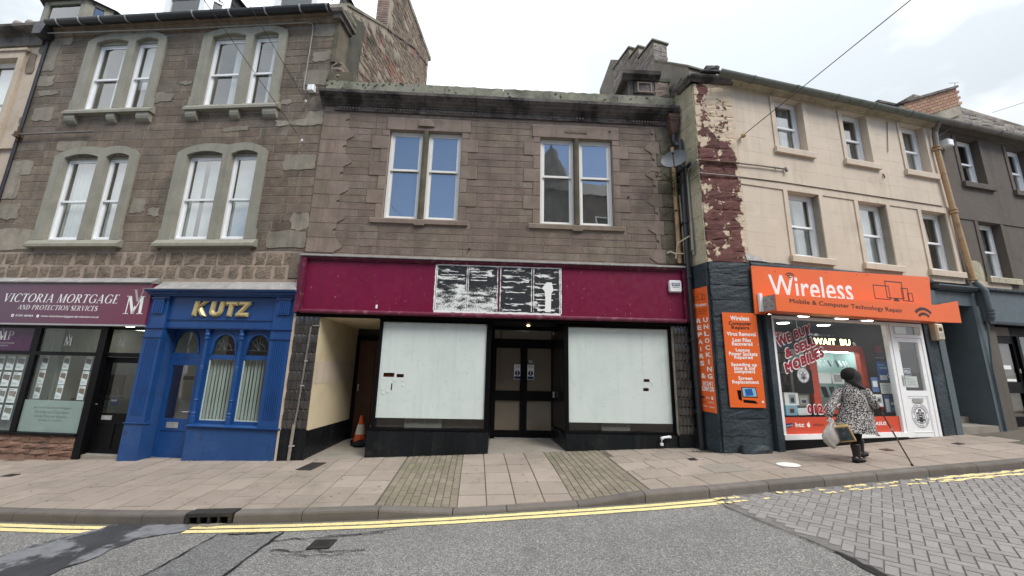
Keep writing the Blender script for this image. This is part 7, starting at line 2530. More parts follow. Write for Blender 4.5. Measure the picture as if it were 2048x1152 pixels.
# LED message sign
led = thing('led_sign', 'LED matrix sign showing yellow letters WAIT BU inside the phone shop window', 'LED sign', OR, AR)
MB().box(2.02, 3.30, .5, .56, .56, .80).build('case', M['black'], led)
M['led'] = emit('yellow_led', (1.0, .93, .42), 2.6)
text(led, 'WAIT', (2.13, 2.78, .60, .755), .4985, 'led', .05)
text(led, 'BU', (2.91, 3.22, .60, .755), .4985, 'led', .05)
MB().lathe([(.0, .55), (.06, .55), (.07, .62), (.05, .69), (.0, .71)], (3.42, .6, 0), 12).build('sensor', M['upvc'], led)
# red cabinet with lit shelves
cab = thing('display_cabinet', 'red rimmed lit glass display cabinet of phones in the shop window', 'display cabinet', OR, AR)
O_ = roundrect(1.80, 3.46, -.95, .60, .16, 5)
I_ = roundrect(2.0, 3.30, -.86, .45, .05, 5)
m = MB()
m.strip(O_ + [O_[0]], I_ + [I_[0]], .40, .50)
m.build('rim', M['red_panel'], cab)
m = MB().box(2.0, 3.30, .98, 1.0, -.9, .46).box(1.9, 2.0, .5, 1.0, -.9, .50).box(3.30, 3.40, .5, 1.0, -.9, .50).box(2.0, 3.3, .5, 1.0, .451, .50)
M['cab_white'] = mat('cabinet_back', (.62, .72, .70), .5, .05, 2, 0)
m.build('carcass', M['cab_white'], cab)
MB().box(2.1, 3.2, .55, .62, .43, .448).build('strip_light', emit('cabinet_strip', (.85, 1.0, .98), 9), cab)
for k, z in enumerate((.10, -.27, -.60)):
    MB().box(2.0, 3.3, .52, .96, z - .012, z).build('shelf', M['glass_shop'], cab)
    n = (11, 9, 5)[k]
    for i in range(n):
        u = 2.05 + 1.2 * i / n + rnd.uniform(-.01, .01)
        wd = (.07, .085, .17)[k]
        p = MB()
        h_ = (.15, .16, .22)[k] * rnd.uniform(.85, 1.1)
        p.faces([(u, .56, z + .002), (u + wd, .58, z + .002), (u + wd + .03, .66, z + h_), (u + .03, .64, z + h_), (u, .57, z + .002), (u + wd, .59, z + .002), (u + wd + .03, .67, z + h_), (u + .03, .65, z + h_)], [(0, 1, 2, 3), (5, 4, 7, 6), (0, 4, 5, 1), (1, 5, 6, 2), (2, 6, 7, 3), (3, 7, 4, 0)])
        p.build('phone', rnd.choice([M['upvc'], M['black'], M['grey_ink'], M['basepaint'], M['upvc']]), cab)
MB().box(2.02, 2.38, .42, .424, -.28, -.05).box(2.42, 2.74, .42, .424, -.28, -.05).build('price_card', M['lettering_w'], cab)
MB().box(2.46, 2.70, .4165, .4195, -.25, -.08).build('card_photo', M['grey_ink'], cab)
# the clutter in the window, a thing each
def stock_box(u0, u1, z0, z1, y, dep, mt, label, face=None, grp='boxed goods in the phone shop window', name='stock_box'):
    o = thing(name, label, 'box', OR, AR, grp)
    MB().box(u0, u1, y, y + dep, z0, z1).build('carton', M[mt] if isinstance(mt, str) else mt, o)
    if face:
        a, b, c, d = face
        w_, h_ = u1 - u0, z1 - z0
        MB().poly([(x, y - .001, z) for x, z in roundrect(u0 + a * w_, u0 + b * w_, z0 + c * h_, z0 + d * h_, .02, 3)]).build('picture', M['grey_ink'], o)
        MB().poly([(x, y - .002, z) for x, z in roundrect(u0 + (a + .12) * w_, u0 + (b - .12) * w_, z0 + (c + .1) * h_, z0 + (d - .22) * h_, .015, 3)]).build('picture_inner', M['basepaint'], o)
    return o
M['pale_blue'] = mat('pale_blue_card', (.22, .46, .62), .4, .06, 3, 0)
M['deep_blue'] = mat('deep_blue_card', (.02, .10, .34), .4, .10, 5, 0)
M['mid_blue'] = mat('mid_blue_card', (.10, .16, .36), .4, .10, 5, 0)
stock_box(.83, 1.19, -.74, -.485, .25, .15, 'lettering_w', 'white carton with a picture of a grey kettle shaped gadget in the shop window', (.3, .8, .12, .85))
stock_box(1.23, 1.50, -.76, -.54, .28, .12, 'concrete', 'small brown grey carton beside the white gadget carton', (.15, .85, .2, .8))
stock_box(.56, .80, -.72, -.50, .30, .12, 'red_ink', 'dark red carton at the left end of the shop window')
stock_box(.80, 1.10, -.94, -.745, .22, .14, 'pale_blue', 'pale blue carton below the white gadget carton', (.2, .8, .15, .9))
stock_box(1.13, 1.40, -.94, -.80, .24, .12, 'paper', 'long pale grey carton low in the window next to the blue one')
stock_box(.54, .77, -.94, -.74, .26, .1, 'lettering_w', 'half hidden white carton in the bottom left corner of the window')
bp = tag(MB().box(1.20, 1.70, .30, .32, -.50, .02).build('black_board', M['black']), 'plain black board behind the round white badge in the window', 'board')
bp.matrix_world = Matrix.Translation(OR) @ Matrix.Rotation(AR, 4, 'Z')
def poster(u0, u1, z0, z1, y, mt, label, bits, cat='poster'):
    o = thing('poster', label, cat, OR, AR, 'posters and cards in the phone shop window')
    MB().box(u0, u1, y, y + .004, z0, z1).build('sheet', M[mt], o)
    for k, (a, b, c, d, mm) in enumerate(bits):
        MB().box(u0 + a * (u1 - u0), u0 + b * (u1 - u0), y - .0025 - .001 * k, y - .001 - .001 * k, z0 + c * (z1 - z0), z0 + d * (z1 - z0)).build('print', M[mm], o)
    return o
M['dark_print'] = mat('dark_film_poster', (.035, .02, .03), .4, .3, 10, .1, 40)
poster(3.48, 3.90, .27, .76, .25, 'dark_print', 'dark framed film poster with a red diagonal streak hung in the window', [(.25, .75, .35, .7, 'red_ink'), (.2, .8, .1, .14, 'grey_ink')])
p = poster(3.52, 3.93, -.20, .24, .22, 'deep_blue', 'deep blue network poster with O2 mark near the window edge', [(.1, .6, .05, .30, 'lettering_w'), (.15, .7, .62, .72, 'pale_blue'), (.1, .5, .8, .86, 'pale_blue')])
text(p, 'O', (3.78, 3.87, -.12, -.03), .2165, 'lettering_w', .03)
text(p, '2', (3.875, 3.905, -.135, -.085), .2165, 'lettering_w', .03)
poster(3.30, 3.50, -.45, -.12, .24, 'mid_blue', 'small blue and white leaflet left of the white certificate', [(.15, .85, .35, .75, 'lettering_w')])
poster(3.52, 3.90, -.485, -.245, .22, 'lettering_w', 'white certificate with a few grey lines in the window', [(.1, .7, .75, .8, 'grey_ink'), (.1, .8, .5, .54, 'grey_ink'), (.1, .6, .3, .34, 'grey_ink')])
poster(3.30, 3.52, -.77, -.50, .22, 'lettering_w', 'white leaflet with a round grey emblem beside the blue SIM display', [(.2, .8, .3, .75, 'grey_ink'), (.35, .65, .42, .63, 'basepaint')])
poster(3.54, 3.92, -.90, -.52, .20, 'mid_blue', 'blue SIM card display with white panels at the bottom right of the window', [(.05, .35, .05, .8, 'lettering_w'), (.45, .9, .1, .3, 'pale_blue'), (.45, .9, .45, .6, 'lettering_w'), (.45, .95, .85, .97, 'leaf')])
# hanging hook lamp
MB().tube([(1.75, .7, 1.25), (1.86, .7, 1.26), (1.93, .7, 1.18), (1.94, .7, .85)], .008, 6).build('hanging_hook', M['galv'], PS)

# ---- orange sign boards
SG = thing('orange_sign', 'big orange phone repair sign with projecting light box across it', 'sign', OR, AR)
bd = MB().prism([(-.04, 1.14), (.235, 1.14), (.235, 1.45), (5.10, 1.60), (5.22, 2.315), (-.01, 2.185)], -.085, -.0655).build('board', M['orange'], SG)
bx = MB()
fq = [(.15, 1.17), (4.83, 1.15), (4.83, 1.54), (.15, 1.515)]
bx.prism(fq, -.42, -.0875)
bx.build('light_box', M['orange'], SG)
bolt = MB().box(.143, .149, -.405, -.11, 1.19, 1.50).build('end_plate', M['lead'], SG)
for y, z in ((-.33, 1.42), (-.20, 1.42), (-.33, 1.28), (-.20, 1.28)):
    MB().box(.138, .1425, y - .012, y + .012, z - .012, z + .012).build('screw', M['cast'], bolt)
MB().prism([(4.84, 1.19), (5.97, 1.22), (5.99, 1.76), (5.1, 1.60), (4.84, 1.60)], -.098, -.0865).build('side_panel', M['orange'], SG)
MB().box(.065, .135, -.14, -.086, 1.19, 1.58).build('tube_lamp', M['upvc'], SG)
yS = -.0865
# brand word in round hand-made capitals
v_ = text(SG, 'Wireless', [(.40, 1.50), (2.70, 1.56), (2.70, 2.10), (.40, 2.02)], yS, 'lettering_w', .012, ref='Wl')
m = wifi(MB(), .985, 1.95, .16, yS - .001, 1.0)
m.build('wifi_mark', M['brown_ink'], SG)
m = MB()
ic = yS - .0005
outline(3.34, 3.83, 1.66, 2.0, .02, ic, m)
outline(3.72, 4.26, 1.70, 2.12, .022, ic - .0006, m)
outline(4.20, 4.42, 1.66, 1.98, .02, ic - .0012, m)
outline(4.38, 4.54, 1.66, 1.87, .016, ic - .0018, m)
m.poly([(3.90, ic, 1.64), (4.10, ic, 1.64), (4.06, ic, 1.70), (3.94, ic, 1.70)])
m.build('device_outlines', M['brown_ink'], SG)
m = MB()
for u, z in ((.04, 2.14), (2.0, 2.18), (3.2, 2.21), (5.1, 2.26), (.6, 2.10), (2.9, 2.2), (3.25, 2.22)):
    m.disc(u, yS - .001, z, .012, .012, 8)
m.build('fixing', M['brown_ink'], SG)
text(SG, 'Mobile & Computer Technology Repair', [(.50, 1.325), (3.57, 1.275), (3.57, 1.40), (.50, 1.445)], -.4215, 'brown_ink', .022, ref='MblyT')
m = MB()
for p in ringp(4.19, 1.10, (.37, .36), (.30, .29), 45, 135, 14) + ringp(4.19, 1.10, (.25, .245), (.185, .18), 45, 135, 12):
    m.poly([(a, -.4215, b) for a, b in p])
m.build('wifi_mark', M['brown_ink'], SG)
# repairs & unlocking sign on the return, services list on the corner
S1 = thing('repairs_sign', 'tall narrow orange sign lettered repairs and unlocking beside the black downpipe', 'sign', OS, AS)
MB().box(.19, .617, -.045, -.032, -.885, 1.725).build('board', M['orange'], S1)
yS1 = -.046
text(S1, 'Wireless', (.235, .59, 1.31, 1.385), yS1, 'lettering_w', .02)
m = MB()
outline(.245, .37, 1.45, 1.545, .008, yS1, m); outline(.33, .50, 1.46, 1.59, .008, yS1 - .0005, m); outline(.475, .565, 1.45, 1.55, .008, yS1 - .001, m)
m.build('device_outlines', M['brown_ink'], S1)
for s, z in (('Mobile & Computer', 1.243), ('Technology Repair', 1.198), ('Specialists', 1.150)):
    w_ = .18 if len(s) > 12 else .12
    text(S1, s, (.405 - w_, .405 + w_, z - .016, z + .018), yS1, 'brown_ink', .01)
for i, c in enumerate('REPAIRS'):
    z = .956 - i * .151
    text(S1, c, (.275 if c != 'I' else .315, .40 if c != 'I' else .345, z, z + .10), yS1, 'lettering_w', .035, name='letter')
text(S1, '&', (.285, .41, -.21, -.105), yS1, 'lettering_w', .035, name='letter')
for i, c in enumerate('UNLOCKING'):
    z = .960 - i * .1465
    text(S1, c, (.46 if c != 'I' else .51, .59 if c != 'I' else .54, z, z + .10), yS1, 'lettering_w', .035, name='letter')
text(S1, '01241', (.31, .575, -.36, -.265), yS1, 'lettering_w', .04)
text(S1, '230120', (.275, .60, -.467, -.37), yS1, 'lettering_w', .04)
MB().poly([(.29 + .055 * cos(t), yS1, -.595 + .024 * sin(t)) for t in [2 * pi * k / 18 for k in range(18)]]).build('swoosh', M['navy_ink'], S1)
text(S1, 'htc', (.38, .47, -.62, -.575), yS1, 'lettering_w', .02)
apple(S1, .54, -.60, .035, yS1, 'lettering_w')
text(S1, 'XPERIA', (.25, .38, -.70, -.675), yS1, 'brown_ink', .0)
text(S1, 'NOKIA', (.43, .57, -.70, -.67), yS1, 'lettering_w', .01)
text(S1, 'BlackBerry', (.25, .41, -.79, -.76), yS1, 'lettering_w', .01)
text(S1, 'Alcatel', (.45, .57, -.79, -.76), yS1, 'lettering_w', .01)
S2 = thing('services_sign', 'orange board listing computer repair services on the slate blue corner', 'sign', OR, AK)
MB().box(-.725, .012, -.062, -.048, -.755, 1.155).build('board', M['orange'], S2)
yS2 = -.063
for s, (a, b), (c, d) in (('Wireless', (-.556, .992), (-.149, 1.089)), ('Computer', (-.605, .868), (-.11, .974)), ('Repairs', (-.551, .785), (-.163, .884)), ('Virus Removal', (-.664, .669), (-.042, .753)), ('Lost Files', (-.548, .546), (-.158, .628)),
                          ('Recovered', (-.573, .469), (-.133, .547)), ('Laptop', (-.503, .333), (-.204, .417)), ('Power Sockets', (-.656, .264), (-.05, .347)), ('Repaired', (-.55, .182), (-.159, .268)), ('Speeding up', (-.632, .036), (-.085, .125)),
                          ('slow & old', (-.578, -.024), (-.136, .054)), ('computers', (-.579, -.105), (-.138, -.026)), ('Screen', (-.505, -.219), (-.211, -.145)), ('Replacement', (-.639, -.312), (-.084, -.222))):
    text(S2, s, (a, c, b, d), yS2, 'brown_ink' if s in ('Computer', 'Repairs') else 'lettering_w', .04)
pcg = MB()
pcg.poly([(-.56, yS2, -.42), (-.47, yS2, -.42), (-.47, yS2, -.63), (-.54, yS2, -.60)]).poly([(-.47, yS2 - .0005, -.36), (-.16, yS2 - .0005, -.36), (-.14, yS2 - .0005, -.56), (-.45, yS2 - .0005, -.56)]).poly([(-.45, yS2, -.60), (-.2, yS2, -.62), (-.14, yS2, -.68), (-.44, yS2, -.66)])
pcg.build('computer_picture', M['black'], S2)
MB().poly([(-.45, yS2 - .001, -.375), (-.175, yS2 - .001, -.375), (-.155, yS2 - .001, -.54), (-.435, yS2 - .001, -.54)]).build('screen_picture', M['pale_blue'], S2)
MB().poly([(-.40, yS2 - .0015, -.40), (-.25, yS2 - .0015, -.385), (-.22, yS2 - .0015, -.52), (-.38, yS2 - .0015, -.53)]).build('screen_swirl', M['deep_blue'], S2)
MB().poly([(-.06, yS2, -.66), (-.02, yS2, -.66), (-.02, yS2, -.62), (-.06, yS2, -.62)]).build('corner_mark', M['lettering_w'], S2)
m = MB()
for u, z in ((-.70, 1.13), (-.02, 1.12), (-.70, .5), (-.015, .5), (-.70, -.72), (-.02, -.72), (-.70, -.1), (-.015, -.1)):
    m.disc(u, yS2 - .001, z, .012, .012, 8)
m.build('fixing', M['galv'], S2)
# alarm sounder on the pier
a2 = thing('alarm_sounder', 'cream alarm box on the dark pier right of the white door', 'alarm box', OR, AR)
MB().pillow(4.965, 5.20, .765, 1.15, -.17, -.032, .03).build('case', M['beige_box'], a2)
MB().box(5.03, 5.13, -.1735, -.1705, .98, 1.06).build('label_mark', M['brown_ink'], a2)
for i in range(4):
    MB().box(5.0, 5.16, -.1735, -.1705, .84 + .025 * i, .85 + .025 * i).build('slot', M['grey_ink'], a2)
# ================================================================== pipes, dish, plant and wires at the inner corner
bpipe = thing('black_downpipe', 'black iron downpipe under a rusty hopper between the red stone and cream buildings', 'downpipe', OC, AC)
MB().loft([[(3.90 + x * w, -.14 + y * d, z) for x, y in ((-1, -1), (1, -1), (1, 1), (-1, 1))] for w, d, z in ((.13, .12, 6.14), (.13, .12, 6.05), (.115, .11, 6.03), (.11, .10, 5.90), (.085, .085, 5.80), (.075, .075, 5.70), (.06, .06, 5.64))]).build('hopper', M['rust'], bpipe)
for x in (3.83, 3.90, 3.97):
    MB().lathe([(.018, 0), (.02, .01), (.018, .02)], (x, -.265, 5.96), 8).build('hopper_boss', M['rust'], bpipe)
MB().tube([(3.90, -.14, 5.66), (3.90, -.14, 5.45), (3.93, -.17, 5.36), (3.98, -.23, 5.28)], .055, 10).build('offset_bend', M['cast'], bpipe)
MB().tube([(4.0, -.25, 5.42), (3.97, -.25, 2.6), (3.98, -.25, .4), (3.98, -.25, -1.66)], .056, 12).build('pipe', M['cast'], bpipe)
for z in (4.6, 3.3, 2.0, .6, -.9):
    MB().lathe([(.072, -.03), (.074, 0), (.072, .03)], (3.975, -.25, z), 12).box(3.91, 4.04, -.2, -.05, z - .02, z + .02).build('collar', M['cast'], bpipe)
buff = thing('buff_soil_pipe', 'rusty buff pipe running down behind the satellite dish', 'pipe', OC, AC)
MB().tube([(3.87, -.10, 5.3), (3.86, -.10, 2.36)], .05, 10).build('pipe', M['buffpipe'], buff)
MB().tube([(3.62, -.09, 3.62), (3.86, -.165, 3.64)], .016, 6).lathe([(.03, 0), (.03, .04)], (3.63, -.09, 3.60), 8).build('bracket', M['rust'], buff)
wp = thing('white_waste_pipe', 'thin white waste pipe with elbows beside the black downpipe', 'pipe', OC, AC)
MB().tube([(3.965, -.10, 4.05), (3.98, -.10, 3.2), (3.99, -.10, 2.36)], .022, 8).build('pipe', M['beige_box'], wp)
MB().tube([(3.60, -.05, 2.60), (3.66, -.07, 2.64), (3.76, -.12, 2.58), (3.97, -.18, 2.57), (4.08, -.2, 2.62)], .018, 8).tube([(4.02, -.33, 2.95), (3.78, -.20, 2.80), (3.74, -.16, 2.45)], .016, 8).build('branch_pipe', M['beige_box'], wp)
def in_S(mb):
    return in_frame(mb, OS, AS)
gpz = thing('gas_pipe', 'grey painted gas pipe turning from the return across the peeling corner', 'pipe', OR, AR)
in_S(MB().tube([(.34, -.05, 2.5), (.33, -.05, 4.44), (.38, -.05, 4.56), (.60, -.06, 4.63), (SL + .05, -.07, 4.64)], .022, 8)).build('riser', M['cable'], gpz)
in_frame(MB().tube([(KO - .05, -.055, 4.64), (-.02, -.05, 4.625), (.0, -.05, 4.625)], .021, 8), OR, AK).build('run', M['rust'], gpz)
MB().tube([(-.02, -.05, 4.62), (.6, -.045, 4.65), (1.33, -.045, 4.665)], .018, 8).tube([(1.30, -.045, 4.70), (1.33, -.06, 4.60)], .03, 8).tube([(1.02, -.02, 4.71), (1.02, -.05, 4.58)], .008, 6).build('bar_end', M['greypipe'], gpz)
in_frame(MB().tube([(KO - .06, -.05, 4.33), (.0, -.045, 4.29)], .012, 6), OR, AK).build('cable', M['cable'], gpz)
in_S(MB().tube([(.36, -.03, 4.25), (.40, -.03, 4.30), (SL + .04, -.05, 4.335)], .012, 6).tube([(.34, -.07, 2.6), (.345, -.06, 3.1), (.345, -.06, 3.3)], .03, 8)).build('cable', M['cable'], gpz)
MB().tube([(.0, -.035, 4.29), (1.2, -.035, 4.318), (6.3, -.04, 4.322)], .009, 5).build('cable', M['cable_d'], gpz)
in_S(MB().tube([(-.30, -.03, 6.62), (-.05, -.03, 6.72), (.02, -.03, 6.92), (.35, -.03, 7.1)], .02, 6)).build('vent_pipe', M['cable'], gpz)
# satellite dish
sd = thing('satellite_dish', 'dark grey satellite dish on a wall bracket in the corner above the leafy sprig', 'satellite dish', (0, 0, 0), 0)
Dc = Vector((3.70 * cos(AC) + .50 * sin(AC), 8.3 + 3.70 * sin(AC) - .50 * cos(AC), 4.72))
Dn = Vector((-.46, -.78, .30)).normalized()
Du = Vector((0, 0, 1)).cross(Dn).normalized()
Dv = Dn.cross(Du).normalized()
rings = []
for r in (.0, .08, .16, .22, .27, .285):
    rings.append([Dc + Du * (r * 1.0 * cos(2 * pi * k / 28)) + Dv * (r * .92 * sin(2 * pi * k / 28)) + Dn * (r * r * .85) for k in range(28)])
back = [[p - Dn * .012 for p in rg] for rg in rings]
M['dish'] = mat('dish_grey', (.075, .085, .095), .5, .15, 4, .05, 60, spec=.4)
MB().loft(rings, False).loft(list(reversed(back)), False).loft([rings[-1], back[-1]], False).build('reflector', M['dish'], sd, smooth=False)
tip = Dc + Dn * .30 - Dv * .06
base = Dc - Dv * .27 + Dn * .03
MB().tube([base, base + (tip - base) * .95], .012, 6).build('arm', M['cast'], sd)
MB().tube([tip + Dn * .03, tip - Dn * .05], [.03, .022], 10).build('receiver', M['cast'], sd)
wallp = Vector((4.14, 8.12, 4.66))
MB().tube([Dc - Dn * .02, Dc - Dn * .10, Dc - Dn * .12 + Vector((.16, .05, -.02)), wallp], .02, 8).build('bracket', M['cast'], sd)
MB().box(-.04, .04, -.09, .09, -.09, .09).move(lambda p: p * .9 + wallp).build('wall_plate', M['cast'], sd)
# buddleia sprig growing out of the corner
pl = thing('wall_plant', 'leafy sprig of wild buddleia rooted in the wall below the satellite dish', 'plant', OC, AC)
st_ = MB()
stems = [[(3.83, -.10, 4.18), (3.70, -.22, 4.42), (3.45, -.28, 4.52), (3.2, -.30, 4.53)], [(3.83, -.10, 4.18), (3.80, -.25, 4.40), (3.72, -.30, 4.62)], [(3.83, -.10, 4.18), (3.9, -.3, 4.28), (3.95, -.36, 4.38)],
         [(3.83, -.10, 4.18), (3.78, -.25, 4.02), (3.68, -.30, 3.90)], [(3.83, -.10, 4.18), (3.6, -.25, 4.40), (3.35, -.25, 4.46)], [(3.8, -.2, 4.1), (3.78, -.28, 4.3), (3.70, -.32, 4.45)]]
lf = MB()
for sN in stems:
    st_.tube(sN, .006, 5)
    for k in range(18):
        t = rnd.random() ** .7
        seg = min(len(sN) - 2, int(t * (len(sN) - 1)))
        f = t * (len(sN) - 1) - seg
        p = Vector(sN[seg]).lerp(Vector(sN[seg + 1]), f)
        a, b = rnd.uniform(0, 2 * pi), rnd.uniform(-.7, .5)
        d = Vector((cos(a) * cos(b), sin(a) * cos(b), sin(b)))
        s_ = d.cross(Vector((0, 0, 1))).normalized() * rnd.uniform(.010, .018)
        l = rnd.uniform(.05, .10)
        up = Vector((0, 0, .008))
        lf.faces([p, p + d * l * .45 + s_, p + d * l - up * 2, p + d * l * .45 - s_, p + d * l * .45 + up], [(0, 1, 4), (1, 2, 4), (2, 3, 4), (3, 0, 4)])
st_.build('stem', M['rust'], pl)
lf.build('foliage', M['leaf'], pl, kind='stuff')
# grass and weeds at the feet of the walls
wd = MB()
def tuft(x, y, n, h):
    for _ in range(n):
        a = rnd.uniform(0, 2 * pi)
        b = Vector((x + rnd.gauss(0, .02), y + rnd.gauss(0, .012), 0))
        b.z = zp(b.x, b.y) - .005
        d = Vector((cos(a) * rnd.uniform(.1, .6), sin(a) * rnd.uniform(.1, .6), 1)).normalized() * h * rnd.uniform(.5, 1.2)
        s_ = Vector((-sin(a), cos(a), 0)) * .003
        wd.faces([b - s_, b + s_, b + d], [(0, 1, 2)])
for _ in range(60):
    x = rnd.choice([rnd.uniform(1.2, 3.6), rnd.uniform(3.3, 4.05), rnd.uniform(-2.9, -.5)])
    y = 8.3 + x * sin(AC) - .10 - rnd.random() * .05 if x < 3.6 else 8.22 - rnd.random() * .25
    tuft(x, y, 7, .03)
for _ in range(30):
    t = rnd.random()
    tuft(4.2 + .9 * t, 7.76 + .05 * t, 5, .025)
tag(wd.build('weeds', M['leaf']), 'tiny weeds and moss tufts along the foot of the walls', 'weeds', None, 'stuff')

# overhead wires with their wall hooks
def world(o, a, u, y, z):
    return Vector((o[0] + u * cos(a) - y * sin(a), o[1] + u * sin(a) + y * cos(a), z))
def pix_ray(px, py):
    c = _x2 * ((px - 1024) / 750) + _d2 * ((py - 576) / 750) + _f
    return c
def wire(label, a, far, r=.0062, sag=.12, hook='galv'):
    o = thing('overhead_wire', label, 'wire', a)
    n = 24
    P = []
    for k in range(n + 1):
        t = k / n
        p = a.lerp(far, t)
        p.z -= sag * 4 * t * (1 - t)
        P.append(p - a)
    MB().tube(P, r, 5).build('wire', M['cable_d'], o)
    return o, (far - a).normalized()
# far ends: fixed across the street, behind the camera
LS = []
for lab, a, (px, py), t in (('dark overhead wire fixed low on the brown tenement by the stone shop', world(OL, AL, -.40, -.08, 5.06), (408, 0), 9.2), ('dark overhead wire fixed higher on the brown tenement below the junction box', world(OL, AL, -.46, -.08, 6.13), (493, 0), 9.2)):
    b = pix_ray(px, py) * 6.3
    far = a + (b - a) * 3.4
    o, d = wire(lab, a, far, sag=.0)
    MB().tube([(0, 0, 0), d * .22], .013, 6).tube([(0, .10, -.02), (0, 0, 0)], .012, 6).build('wall_hook', M['galv'], o)
    MB().lathe([(.02, -.03), (.035, 0), (.02, .03)], tuple(d * .04), 8).build('insulator', M['upvc'], o)
a = world(OR, AR, .148, -.06, 5.33)
b = pix_ray(1826, -4) * 6.0
o, d = wire('grey overhead wire rising from a yellow insulator on the cream wall across the sky', a, a + (b - a) * 3.0, r=.0085, sag=0.0)
MB().tube([d * .10, d * .62], .009, 6).build('hook_rod', M['rust'], o)
MB().lathe([(.02, -.05), (.055, -.02), (.05, .03), (.02, .06)], (.02, -.02, .0), 10).build('insulator', M['wood_y'], o)
MB().tube([(0, .06, -.02), (0, 0, 0)], .014, 6).build('wall_hook', M['rust'], o)
p, q = pix_ray(2060, 201) * 14, pix_ray(1985, 225) * 19
tag(MB().tube([p + (p - q), q], .012, 5).build('overhead_wire', M['cable']), 'faint wire in the sky beyond the grey building at far right', 'wire')
MB().tube([(4.95, -.02, 6.6), (4.78, -.02, 5.72), (4.76, -.02, 5.66)], .008, 5).build('loose_cable', M['cable_d'], CR)
MB().tube([(4.45, -.02, 5.0), (4.42, -.05, 4.86), (4.46, -.03, 4.95)], .014, 5).build('hanging_scrap', M['rust'], CR)

# ================================================================== the woman walking up the street
F0 = Vector((6.17, 7.07, zp(6.17, 7.07)))
def chain_mesh(verts, edges, radii, root, name, mt, parent=None, sub=2):
    me = bpy.data.meshes.new(name)
    me.from_pydata([tuple(v) for v in verts], edges, [])
    o = bpy.data.objects.new(name, me)
    COL.objects.link(o)
    if parent:
        o.parent = parent
    md = o.modifiers.new('skin', 'SKIN')
    md.use_smooth_shade = True
    sk = me.skin_vertices[0].data if me.skin_vertices else None
    for i, r in enumerate(radii):
        rr = r if isinstance(r, tuple) else (r, r)
        sk[i].radius = rr
        sk[i].use_root = (i == root)
    s = o.modifiers.new('sub', 'SUBSURF')
    s.levels = sub
    s.render_levels = sub
    me.materials.append(mt)
    return o
V_, E_, R_ = [], [], []
def add(p, r, link=None):
    V_.append(Vector(p)); R_.append(r)
    if link is not None:
        E_.append((link, len(V_) - 1))
    return len(V_) - 1
pel = add((.13, .10, .80), (.13, .11))
wai = add((.17, .10, .98), (.115, .10), pel)
che = add((.20, .10, 1.16), (.135, .11), wai)
nb0 = add((.185, .10, 1.29), .065, che)
nk = add((.18, .095, 1.36), .05, nb0)
hd = add((.18, .085, 1.45), (.072, .082), nk)
ht = add((.18, .09, 1.53), (.070, .080), hd)
hp = add((.18, .09, 1.585), .045, ht)
def arm(sh, el, wr, hand, curl_dir):
    a = add(sh, .055, che)
    e = add(el, .042, a)
    w_ = add(wr, .027, e)
    h = add(hand, (.036, .022), w_)
    d = (Vector(hand) - Vector(wr)).normalized()
    side = d.cross(curl_dir).normalized()
    tips = []
    for k in range(4):
        off = side * (.027 - .018 * k)
        l = (.030, .034, .032, .026)[k]
        p1 = Vector(hand) + d * .028 + off
        i1 = add(p1, .0095, h)
        p2 = p1 + d * l * .5 + curl_dir * l * .7
        i2 = add(p2, .009, i1)
        p3 = p2 - d * l * .4 + curl_dir * l * .6
        add(p3, .008, i2)
    t1 = add(Vector(hand) + side * .034 + curl_dir * .012, .011, h)
    add(Vector(hand) + side * .036 + d * .02 + curl_dir * .036, .0095, t1)
    return w_, h
RH, LH = Vector((.46, -.08, .955)), Vector((-.41, -.03, .69))
arm((.33, -.01, 1.235), (.37, -.10, 1.03), (.39, -.08, .965), RH, Vector((.1, .1, -1)).normalized())
arm((.03, .18, 1.235), (-.20, .13, .98), (-.405, .0, .76), LH, Vector((.9, .35, .1)).normalized())
def leg(hip, kn, an, toe):
    a = add(hip, .085, pel)
    k = add(kn, .056, a)
    n_ = add(an, .040, k)
    add(toe, .034, n_)
leg((.14, .04, .76), (.06, .02, .45), (.0, .0, .09), (.12, .04, .045))
leg((.10, .16, .76), (.20, .20, .46), (.29, .24, .12), (.41, .285, .06))
person = chain_mesh(V_, E_, R_, pel, 'person', M['skin'])
person.location = F0
tag(person, 'woman seen from behind in black and white flecked coat and black hat', 'person')
# head dress: face parts are turned away, so ears/nose stay small on the body under the hair
fc = MB()
fd = Vector((.78, .62, 0)).normalized()
fs_ = Vector((fd.y, -fd.x, 0))
fc.loft([[Vector((.18, .088, 1.46)) + fd * (.075 + q) + fs_ * (r * cos(2 * pi * k / 8)) + Vector((0, 0, r * 1.6 * sin(2 * pi * k / 8))) for k in range(8)] for r, q in ((.016, 0), (.012, .015), (.006, .024))])
fc.build('nose', M['skin'], person, smooth=True)
for sgn in (-1, 1):
    c = Vector((.18, .088, 1.49)) + fd * .068 + fs_ * (.03 * sgn)
    MB().lathe([(.0, -.008), (.008, -.004), (.009, 0), (.008, .004), (.0, .008)], tuple(c), 8).build('eye', M['black'], person)
    c = Vector((.18, .085, 1.465)) + fs_ * (.076 * sgn)
    MB().lathe([(.0, -.03), (.010, -.02), (.013, 0), (.010, .02), (.0, .03)], tuple(c), 8).build('ear', M['skin'], person)
MB().tube([Vector((.18, .088, 1.415)) + fd * .068 + fs_ * x for x in (-.022, 0, .022)], .005, 6).build('mouth', M['red_glove'], person)
